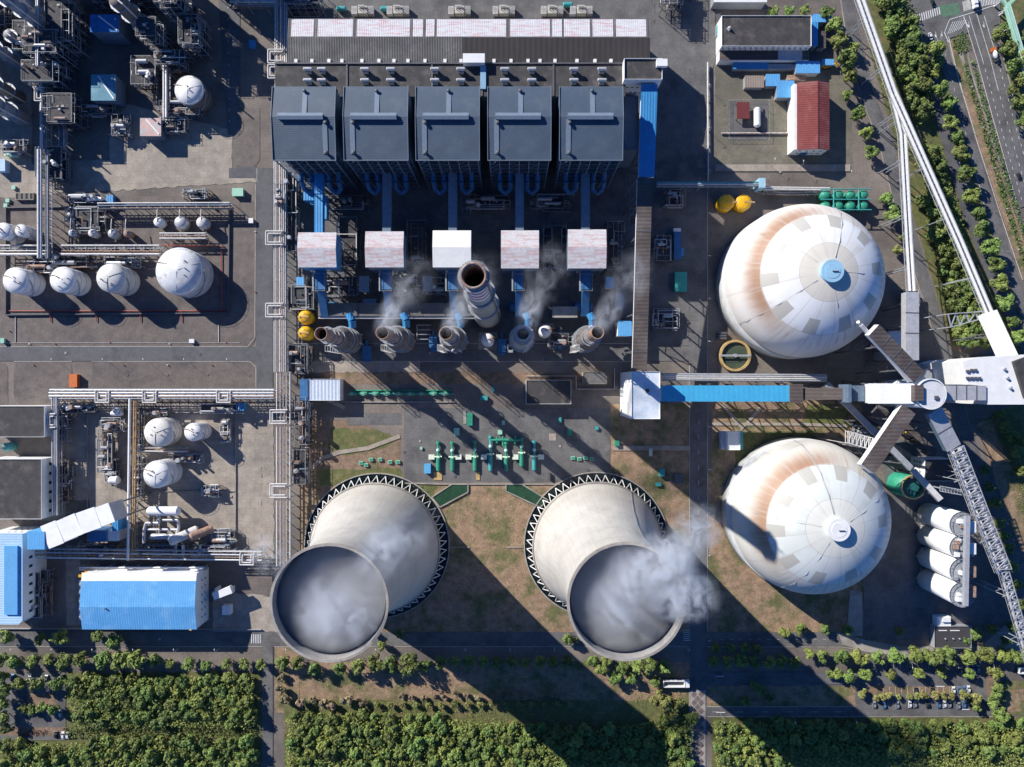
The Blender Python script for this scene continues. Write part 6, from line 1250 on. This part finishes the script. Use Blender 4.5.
row([(933,50,8),(938,62,7),(934,74,5.5),(941,89,7),(949,103,7),(950,122,7.5),(958,138,7.5),(961,154,8),(966,174,8),(972,196,8.5),(977,212,7.5),(982,229,8),(991,247,9),(996,264,8),(999,283,8.5),(1005,302,8.5),(1012,320,7),(1018,338,7)],'between the two northeast roads','trees between the northeast roads','round',order='from the top')
row([(996,36,6),(1004,30,6),(1008,50,7),(1015,40,7),(1012,68,7.5),(1020,82,7),(1012,90,5),(1018,104,7),(1022,122,7),(1021,60,7)],'east of the highway at the right edge','trees east of the highway','dark',order='from the top')
row([(1023,440,7),(1012,436,6),(1004,427,6),(1017,452,7.5),(1020,471,7),(1000,414,5)],'right of the lattice truss','trees at the right edge','dark',order='from the top')
row([(984,470,5),(987,486,5.5),(993,503,6),(999,522,6),(1003,535,5),(1006,548,6),(1010,566,6),(1015,585,6),(1018,604,5.5),(1012,626,5),(963,560,0)][:-1],'on the road beside the silos','trees along the road beside the silos','dark',order='from the top')
row([(975,633,6),(990,627,6),(1004,640,5),(965,640,4)],'around the charcoal-roofed guard building','trees around the guard building','dark')
row([(278,669,4),(279,680,4.5),(278,692,4.5),(283,703,5)],'right of the path at bottom left','saplings right of the bottom-left path','tan',order='from the top')
# tan saplings at the wood edge
row([(x,697+((x*7)%5)-(x-400)*.02,3.2) for x in range(400,560,11)],'in the sapling row on the brown strip','sapling row on the brown strip','tan',3,'sapling')
row([(x,706+((x*5)%5),3.6) for x in range(376,584,13)],'in the second sapling row before the bottom wood','second sapling row','pale',3.4,'sapling')
row([(312,702,4),(320,706,5),(345,704,6),(300,706,5),(330,708,5),(362,705,4)],'at the ragged top edge of the bottom wood','ragged wood edge trees','tan',4)
# woods
wb=[('dense wood block right of the left parking lot',[(68,676),(256,674),(258,724),(78,724)],'wood'),('dark wood block in the bottom left corner',[(2,742),(256,736),(258,768),(2,768)],'wood'),
    ('bottom centre wood south of the brown strip',[(288,716),(345,712),(440,716),(590,728),(692,712),(690,768),(288,768)],'woodl'),('bottom right wood south of the parking lot',[(714,722),(1024,720),(1024,768),(714,768)],'woodl')]
def inpoly(x,y,P):
    c=False; n=len(P)
    for i in range(n):
        x1,y1=P[i]; x2,y2=P[(i+1)%n]
        if (y1>y)!=(y2>y) and x<(x2-x1)*(y-y1)/(y2-y1)+x1: c=not c
    return c
cnt=0; under=[]
for d_,P,kd in wb:
    xs=[p[0] for p in P]; ys=[p[1] for p in P]; j=0; y=min(ys)+5
    while y<max(ys)+4:
        x=min(xs)+5+(7 if j%2 else 0)
        while x<max(xs):
            qx,qy=x+rt.uniform(-3.2,3.2),y+rt.uniform(-2.6,2.6)
            if inpoly(min(max(qx,xs and min(xs)+.5),max(xs)-.5),min(qy,767.5),P) and cnt<300: tree(kd if rt.random()<.6 else ('woodl' if kd=='wood' else 'wood'),qx,qy,rt.uniform(4.8,7.4),'leafy tree in the '+d_,'trees of the '+d_,'woodland_tree','tree'); cnt+=1
            x+=14.2
        y+=11.6; j+=1
    under.append((P,1.15))
nes=[[(878,0),(907,0),(930,75),(930,118),(916,128),(905,92)],[(918,140),(936,150),(962,240),(990,345),(962,345),(944,285),(922,205)]]
for k,P in enumerate(nes):
    xs=[p[0] for p in P]; ys=[p[1] for p in P]; y=min(ys)+3; n=0
    while y<max(ys):
        x=min(xs)+2
        while x<max(xs):
            qx,qy=x+rt.uniform(-2.5,2.5),y+rt.uniform(-2.5,2.5)
            if inpoly(qx,qy,P): tree('dark' if rt.random()<.7 else 'round',qx,qy,rt.uniform(5,7.8),'bushy evergreen in the dense strip '+('left of the service road' if k==0 else 'under the long belt conveyor'),'dense evergreen strip '+('upper' if k==0 else 'lower'),'evergreen_tree','tree')
            x+=10.5
        y+=10
    under.append((P,.9))
def ground_leaves(name,label_kind,polys,m,dens,ls,zmax,seed):
    rs=random.Random(seed); b=B()
    for P,f in polys:
        xs=[p[0] for p in P]; ys=[p[1] for p in P]; A=(max(xs)-min(xs))*(max(ys)-min(ys))*.41; 
        for _ in range(int(A*dens*f)):
            x=rs.uniform(min(xs),max(xs)); y=rs.uniform(min(ys),max(ys))
            if not inpoly(x,y,P): continue
            cl=math.sin(x*.9+1.3*math.sin(y*.7))*math.cos(y*.8+math.sin(x*.5)); z=zmax*(.45+.3*cl+rs.uniform(0,.3)); p=Vector(W(x,y)[:2]+(max(.2,z),)); n=Vector((rs.uniform(-.7,.7),rs.uniform(-.7,.7),rs.uniform(.3,1))).normalized(); t1=n.orthogonal().normalized(); t2=n.cross(t1); L=ls*rs.uniform(.6,1.3)
            b.add([p-t1*L,p+t2*L*.65,p+t1*L,p-t2*L*.65],[(0,1,2,3)])
    o=struct(name,b,m,'stuff'); return o
ground_leaves('wood_understorey','',under,m_leaf,3.2,.55,6.5,5)
# hedges and shrubs
hedge=[]
ph=[[(966,63),(976,98),(990,145),(1008,205),(1030,275),(1026,275),(1003,207),(985,146),(971,98),(962,64)],[(973,60),(982,92),(996,140),(1016,205),(1038,275),(1034,275),(1011,205),(991,140),(978,94),(970,62)]]
ground_leaves('median_hedge','',[(p,1) for p in ph]+[([(951,40),(962,32),(969,40),(969,50),(958,54),(952,48)],1)],m_leafd,4,.5,1.8,9)
ground_leaves('clipped_hedge','',[([(64,727),(256,726),(258,736),(70,737)],1)],m_leafd,3,.5,2.2,12)
ground_leaves('reddish_shrubs','',[([(18,731),(48,729),(48,734),(20,736)],1)],m_purple,3,.4,1.6,13)
ground_leaves('scrub','',[([(355,700),(560,700),(592,716),(592,730),(440,718),(345,714)],.35),([(300,668),(460,672),(460,690),(300,690)],.12),([(620,688),(688,688),(688,705),(640,706)],.3),([(404,484),(430,484),(430,500),(404,500)],.4),([(985,400),(1024,400),(1024,520),(1004,470)],.4),([(872,60),(890,120),(900,170),(905,170),(896,110),(878,60)],.5),([(860,400),(862,560),(850,400)],.3),([(440,488),(520,488),(540,530),(520,620),(460,600)],.05)],m_leafl,1.6,.35,.9,15)
# ================= VEHICLES =================
def car_proto(name,m,Lc=4.6,Wc=1.85,Hc=1.5,suv=False):
    t=thing(name,'','car',(0,0,0)); w2=Wc/2; l2=Lc/2; zb=.82 if not suv else .95
    b=B(); pr=[(-l2,.35),(-l2,.72),(-l2*.92,zb),(-l2*.45,zb+.04),(l2*.5,zb+.06),(l2*.93,zb-.02),(l2,.68),(l2,.35)]
    n=len(pr); 
    for s in (1,): 
        v=[(x,-w2,z) for x,z in pr]+[(x,w2,z) for x,z in pr]; b.add(v,[tuple(range(n)),tuple(range(2*n-1,n-1,-1))]+[(i,n+i,n+(i+1)%n,(i+1)%n) for i in range(n)])
    b.build('body',m,t)
    b=B(); c=[(-l2*.78,zb),(-l2*.5,Hc),(l2*.22,Hc),(l2*.55,zb)]; k=.82
    v=[(x,-w2*(k if z>zb else .95),z) for x,z in c]+[(x,w2*(k if z>zb else .95),z) for x,z in c]; b.add(v,[(0,1,2,3),(7,6,5,4),(0,4,5,1),(1,5,6,2),(2,6,7,3)]); b.build('windows',m_glass,t)
    b=B(); b.box(-l2*.5,-w2*.8,Hc,l2*.22,w2*.8,Hc+.03); b.build('roof',m,t)
    for sx in (-.62,.62):
        for sy in (-1,1): b=B(); b.tube((sx*l2,sy*(w2-.2),.33),(sx*l2,sy*w2+.02*sy,.33),.33,12); b.build('wheel',m_tyre,t)
    for sy in (-.7,.7): b=B(); b.box(l2-.02,sy*w2-.18,.55,l2+.03,sy*w2+.18,.7); b.build('headlight',m_white,t)
    return t
CP={k:car_proto('parked_car',m) for k,m in (('white',m_car_w),('black',m_car_k),('silver',m_car_s),('blue',m_car_b))}
CH={k:tree_of(o) for k,o in CP.items()}; used=set()
def car(c,px,py,ang,label,group):
    x,y,_=W(px,py); z=.35
    if c not in used: used.add(c); o=CP[c]; o.location=(x,y,z); o.rotation_euler=(0,0,R(ang)); o['label']=label; o['group']=group; o.name='car' if 'driving' in label else 'parked_car'; return o
    o=copyt(CP[c],CH[c],(x,y,z),R(ang),label,group); o.name='car' if 'driving' in label else 'parked_car'; return o
G='cars in the right parking lot'
lot=[('black',915,690.5,'alone in the middle row, left of two dark cars'),('black',931.5,690.5,'alone in the middle row, right of two dark cars'),('white',952.5,689.5,'leftmost of the cluster of four at the row end'),('blue',958,689.5,'second of the cluster of four at the row end'),('blue',963,689,'third of the cluster of four at the row end'),('white',967.5,688.5,'last of the cluster of four at the row end'),
 ('silver',873.5,704,'at the far left of the lower row'),('blue',883.5,704.5,'second from the left in the lower row'),('silver',896.5,704.5,'third from the left in the lower row'),('white',909,703.5,'left of a pair near the middle of the lower row'),('silver',914,703.5,'right of a pair near the middle of the lower row'),('black',927,704,'in shade near the middle of the lower row'),('blue',938,704,'in shade right of the middle of the lower row'),('white',943.5,703.5,'left of the pair right of centre in the lower row'),('silver',948.5,703.5,'right of the pair right of centre in the lower row'),('silver',957.5,705,'second last in the lower row'),('blue',963,704,'last in the lower row'),
 ('silver',909.5,669,'in the upper row under the trees, leftmost'),('silver',960,670,'in the upper row under the trees, middle'),('blue',972.5,668,'in the upper row under the trees, left of the last pair'),('silver',977,668,'in the upper row under the trees, right of the last pair')]
for c,x,y,l in lot: car(c,x,y,90+rt.uniform(-3,3),c+' car parked '+l,G)
G='cars in the left parking lot'
for c,x,y,l in (('white',31,678,'left of the two under the trees at top'),('silver',47.5,678,'right of the two under the trees at top'),('blue',14,677,'in shade at the top left'),('black',63,677,'in shade at the top right end'),('white',61.5,712.5,'alone by the wood edge'),('white',64,734.5,'left of the pair at the bottom'),('white',68.5,734.5,'right of the pair at the bottom'),('black',57,734,'dark in shade beside the bottom pair')): car(c,x,y,90,c+' car in the left parking lot, '+l,G)
G='cars driving on the northeast roads'
for c,x,y,a,l in (('black',932,4,-75,'heading down beside the crosswalk at top right'),('white',929.5,37,-72,'waiting at the crosswalk'),('black',1018,177,-70,'alone low on the highway'),('blue',963,346,-70,'on the service road far below')): car(c,x,y,a,c+' car driving '+l,G)
def truck(px,py,ang,label,L,cabm,bedm,kind):
    t=thing('truck',label,'truck',(0,0,0)); w2=1.25
    b=B(); b.box(L/2-2.2,-w2,.7,L/2,w2,2.9); b.build('cab',cabm,t); b=B(); b.box(L/2-.5,-w2+.15,1.8,L/2+.03,w2-.15,2.7); b.build('windscreen',m_glass,t)
    b=B(); b.box(-L/2,-.9,.6,L/2-.2,.9,.95); b.build('chassis',m_steel,t)
    if kind=='open':
        b=B(); x0,x1=-L/2,L/2-2.6; b.box(x0,-w2,1,x1,w2,1.15,1); 
        for q in ((x0,-w2,x1,-w2+.3),(x0,w2-.3,x1,w2),(x0,-w2+.3,x0+.3,w2-.3),(x1-.3,-w2+.3,x1,w2-.3)): b.box(q[0],q[1],1.15,q[2],q[3],2.9,0)
        b.build('open_bed',[bedm,m_steel],t)
    elif kind=='box': b=B(); b.box(-L/2,-w2,1,L/2-2.4,w2,3.4); b.build('cargo_box',bedm,t)
    else:
        b=B(); b.lathe(0,0,[(.5,0),(1.0,.5),(1.35,2.2),(1.3,3.6),(.6,5.2)],20,0); v=[(-2.9+z*1.0,x,y+2.3+z*.08-.3) for x,y,z in b.v]; b.v=v; b.build('mixer_drum',bedm,t); b=B(); b.box(-L/2,-.5,1.5,-L/2+.6,.5,3); b.build('chute',m_steel,t)
    for sx in ([-.38,-.22,.36] if L<12 else [-.42,-.34,-.1,0,.4]):
        for sy in (-1,1): b=B(); b.tube((sx*L,sy*.85,.5),(sx*L,sy*1.22,.5),.5,12); b.build('wheel',m_tyre,t)
    x,y,_=W(px,py); t.location=(x,y,.35); t.rotation_euler=(0,0,R(ang)); return t
truck(992.5,56,108,'white concrete mixer truck with orange cab on the highway',8.6,m_orange,m_white,'mixer')
truck(972,3,-78,'white box truck crossing at the very top right',9,m_white,m_white,'box')
o=truck(675,681.5,0,'big dump truck with white-rimmed open bed beside the tiled path',15,m_white,m_white,'open'); o.scale=(1.1,1.7,1.3)
o=truck(676,245,90,'deep blue truck with white cab in shade right of the coal conveyor',20,m_white,m_blue2,'box'); o.scale=(1,1.8,1.1)
o=truck(1023,669,0,'white truck cut by the right edge below the road',8,m_white,m_white,'open'); o.scale=(1.2,1.4,1.1)
o=truck(718,23,-80,'dark truck parked on the yard west of the workshop',8,m_steel,m_steel,'box')
b=B(); b.boxp(675,272,687,291.5,3.2,0); tag(b.build('container',mat('sea_green',(.05,.36,.30),var=.08,ribs=('Y',1.2,.06))),'sea-green shipping container in shade right of the coal conveyor','container')
b=B(); b.boxp(679,248,684,256,3.8,0); tag(b.build('container',m_blue),'small bright blue container beside the deep blue truck','container')
# street lamps
def lamp_proto():
    t=thing('street_lamp','','street lamp'); b=B(); b.tube((0,0,0),(0,0,8),.11,6,0,.07); b.build('pole',m_gal,t); b=B(); b.tube((0,0,8),(1.6,0,8.5),.07,5); b.build('arm',m_gal,t); b=B(); b.box(1.5,-.18,8.4,2.4,.18,8.58); b.build('lamp_head',m_white,t); return t
lp=lamp_proto(); lc=tree_of(lp); first=True
def lamps(pts,where,ang,group):
    global first
    for i,(x,y) in enumerate(pts):
        X,Y,_=W(x,y); lab='street lamp, %s from the left %s'%(ordn(i,50),where)
        if first: first=False; lp.location=(X,Y,0); lp.rotation_euler=(0,0,R(ang)); lp['label']=lab; lp['group']=group
        else: copyt(lp,lc,(X,Y,0),R(ang),lab,group)
lamps([(x,647.5) for x in range(20,260,40)]+[(x,647.5) for x in range(290,690,44)],'along the bottom main road',90,'lamps along the bottom road')
lamps([(708.5,y) for y in range(90,640,42)],'of the column of lamps on the main north-south road',180,'lamps along the north-south road')
lamps([(x,362.5) for x in (60,110,150,190,232)],'beside the west road',90,'lamps along the west road')
lamps([(960+i*11.5,92+i*40) for i in range(5)],'along the highway median',0,'lamps in the highway median')
lamps([(770,166),(798,168),(845,178),(745,428),(790,428),(835,428)],'around the two coal domes',90,'lamps around the coal domes')
lamps([(720,713),(790,713),(850,713),(905,659),(950,659),(985,659)],'around the right parking lot',-90,'lamps around the right parking lot')
# hydrants and bollards on the gravel
rs=random.Random(8)
for i,(x,y) in enumerate(((30,344),(55,343.5),(110,342),(170,344),(226,342),(255.5,292),(255.5,232),(34,365),(124,365),(168,365),(212,365),(10,331))):
    X,Y,_=W(x,y); b=B(); b.cyl(X,Y,0,.9,.25,.25,8); b.cyl(X,Y,.9,1.1,.35,.35,8); b.tube((X-.5,Y,.6),(X+.5,Y,.6),.14,6); tag(b.build('hydrant',m_redp if i%3 else m_white),'small hydrant, %s of those around the west road'%ORD[i],'hydrant','hydrants around the west road')
# manhole covers
for i,(x,y) in enumerate(((420,441),(404,452),(560,446),(588,470),(640,366),(612,352),(700,300),(697,420),(702,505),(500,353),(430,353),(330,640),(160,639),(455,476),(780,172),(742,166),(66,353),(200,354))):
    X,Y,_=W(x,y); b=B(); b.cyl(X,Y,0,.5,.8,.8,14); tag(b.build('manhole_cover',m_steel if i%2 else m_conc),'round manhole cover, %s of the scattered covers counted from the pump yard'%ORD[i],'manhole cover','scattered manhole covers')
# ================= STEAM =================
def steam_mat(name,dens,scale,th,colr=(.95,.97,1),edge=.5,seed=0.):
    m=bpy.data.materials.new(name); m.use_nodes=True; t=m.node_tree; N=t.nodes; L=t.links; N.remove(N['Principled BSDF'])
    pv=N.new('ShaderNodeVolumePrincipled'); pv.inputs['Color'].default_value=(*colr,1); pv.inputs['Anisotropy'].default_value=.2; L.new(pv.outputs[0],N['Material Output'].inputs['Volume'])
    tc=N.new('ShaderNodeTexCoord'); ln=N.new('ShaderNodeVectorMath'); ln.operation='LENGTH'; L.new(tc.outputs['Object'],ln.inputs[0])
    fo=N.new('ShaderNodeMapRange'); fo.interpolation_type='SMOOTHSTEP'; fo.inputs[1].default_value=1.; fo.inputs[2].default_value=edge; fo.inputs[3].default_value=0; fo.inputs[4].default_value=1; L.new(ln.outputs['Value'],fo.inputs[0])
    mp=N.new('ShaderNodeMapping'); mp.inputs['Location'].default_value=(seed,seed*.7,seed*1.3); mp.inputs['Scale'].default_value=scale if isinstance(scale,tuple) else (scale,)*3; L.new(tc.outputs['Object'],mp.inputs[0])
    no=N.new('ShaderNodeTexNoise'); no.inputs['Scale'].default_value=1; no.inputs['Detail'].default_value=5; no.inputs['Roughness'].default_value=.6; no.inputs['Distortion'].default_value=.8; L.new(mp.outputs[0],no.inputs['Vector'])
    r=N.new('ShaderNodeMapRange'); r.inputs[1].default_value=th[0]; r.inputs[2].default_value=th[1]; r.inputs[3].default_value=0; r.inputs[4].default_value=dens; L.new(no.outputs[0],r.inputs[0])
    mu=N.new('ShaderNodeMath'); mu.operation='MULTIPLY'; L.new(fo.outputs[0],mu.inputs[0]); L.new(r.outputs[0],mu.inputs[1]); L.new(mu.outputs[0],pv.inputs['Density']); return m
def puff(name,label,p,q,r1,m,sz=(1,1)):
    """ellipsoid of steam from p to q"""
    p=Vector(p);q=Vector(q); c=(p+q)/2; d=q-p; b=B(); b.lathe(0,0,[(math.sin(math.pi*i/12),-math.cos(math.pi*i/12)) for i in range(1,12)],20,0,True,True,True)
    o=b.build(name,m,loc=(0,0,0)); o.location=c; o.scale=(r1*sz[0],r1*sz[1],d.length/2); o.rotation_euler=d.to_track_quat('Z','Y').to_euler(); o['kind']='stuff'; o['label']=label; return o
for i,(tp,e) in enumerate((((320,330,74),(316,300,92)),((382,329,76),(404,290,98)),((448,332,72),(470,288,96)),((524,331,66),(540,278,92)),((599,330,78),(622,284,98)))):
    if i==0: continue
    a=Vector(W(*tp)); c=Vector(W(*e)); a-=(c-a)*.25
    puff('steam_plume','thin white steam drifting up-right from an absorber stack',a,c,8.5,steam_mat('steam_%d'%i,.2,(1.8,1.8,2.4),(.42,.70),seed=i*3.1,edge=.1)); a2=a+(c-a)*.55; c2=c+(c-a)*.45
    puff('steam_plume','faint steam trail above an absorber stack',a2,c2+Vector((6,4,6)),14,steam_mat('trail_%d'%i,.075,(2.0,2.0,2.6),(.46,.72),seed=i*4.7,edge=.05))
def fill_mat(name,dens,th,seed):
    m=bpy.data.materials.new(name); m.use_nodes=True; t=m.node_tree; N=t.nodes; L=t.links; N.remove(N['Principled BSDF'])
    pv=N.new('ShaderNodeVolumePrincipled'); pv.inputs['Color'].default_value=(.93,.95,.98,1); L.new(pv.outputs[0],N['Material Output'].inputs['Volume'])
    tc=N.new('ShaderNodeTexCoord'); mp=N.new('ShaderNodeMapping'); mp.inputs['Location'].default_value=(seed,seed*2,0); mp.inputs['Scale'].default_value=(.05,.075,.03); mp.inputs['Rotation'].default_value=(0,0,.6); L.new(tc.outputs['Object'],mp.inputs[0])
    no=N.new('ShaderNodeTexNoise'); no.inputs['Scale'].default_value=1; no.inputs['Detail'].default_value=7; no.inputs['Roughness'].default_value=.62; no.inputs['Distortion'].default_value=1.2; L.new(mp.outputs[0],no.inputs['Vector'])
    r=N.new('ShaderNodeMapRange'); r.inputs[1].default_value=th[0]; r.inputs[2].default_value=th[1]; r.inputs[3].default_value=dens*.2; r.inputs[4].default_value=dens; L.new(no.outputs[0],r.inputs[0]); L.new(r.outputs[0],pv.inputs['Density']); return m
for i,(cx,cy) in enumerate((CT1,CT2)):
    b=B(); b.lathe(cx,cy,[(26.0,60),(25.2,80),(25.2,96),(25.9,107),(25.9,110.5)],48,0,True,True,True); o=b.build('tower_steam',fill_mat('tower_fill_%d'%i,(.10,.11)[i],(.25,.70),3+i*4.4),loc=(cx,cy,0)); o['kind']='stuff'; o['label']='hazy steam filling the throat of the %s cooling tower'%('left','right')[i]
for k,(p,q,r_,d_,sc_) in enumerate((((590,625,115),(640,585,122),17,.24,(2,2,3)),((618,585,116),(708,540,132),17,.5,(2.2,2.2,3.4)),((640,600,116),(728,590,130),15,.5,(2.2,2.2,3.4)),((668,560,124),(722,505,140),13,.28,(2,2,3)),((600,580,115),(668,565,122),17,.3,(2.2,2.2,3)))):
    puff('tower_steam_wisp','steam wisps blowing right out of the right cooling tower',W(*p),W(*q),r_,steam_mat('wisp_r%d'%k,d_,sc_,(.44,.70),seed=21+k*3.7,edge=.1),(1,.85))
for k,(p,q,r_,d_) in enumerate((((296,630,115),(355,580,124),17,.3),((335,645,115),(380,596,122),13,.26),((300,600,115),(345,640,120),14,.2),((345,590,116),(440,500,128),15,.24),((360,570,116),(400,520,122),14,.24),((285,585,112),(248,525,124),11,.18))):
    puff('tower_steam_wisp','thin steam wisps trailing over the left cooling tower',W(*p),W(*q),r_,steam_mat('wisp_l%d'%k,d_,(1.5,1.5,2.6),(.45,.72),seed=31+k*5.1,edge=.1),(1,.6))
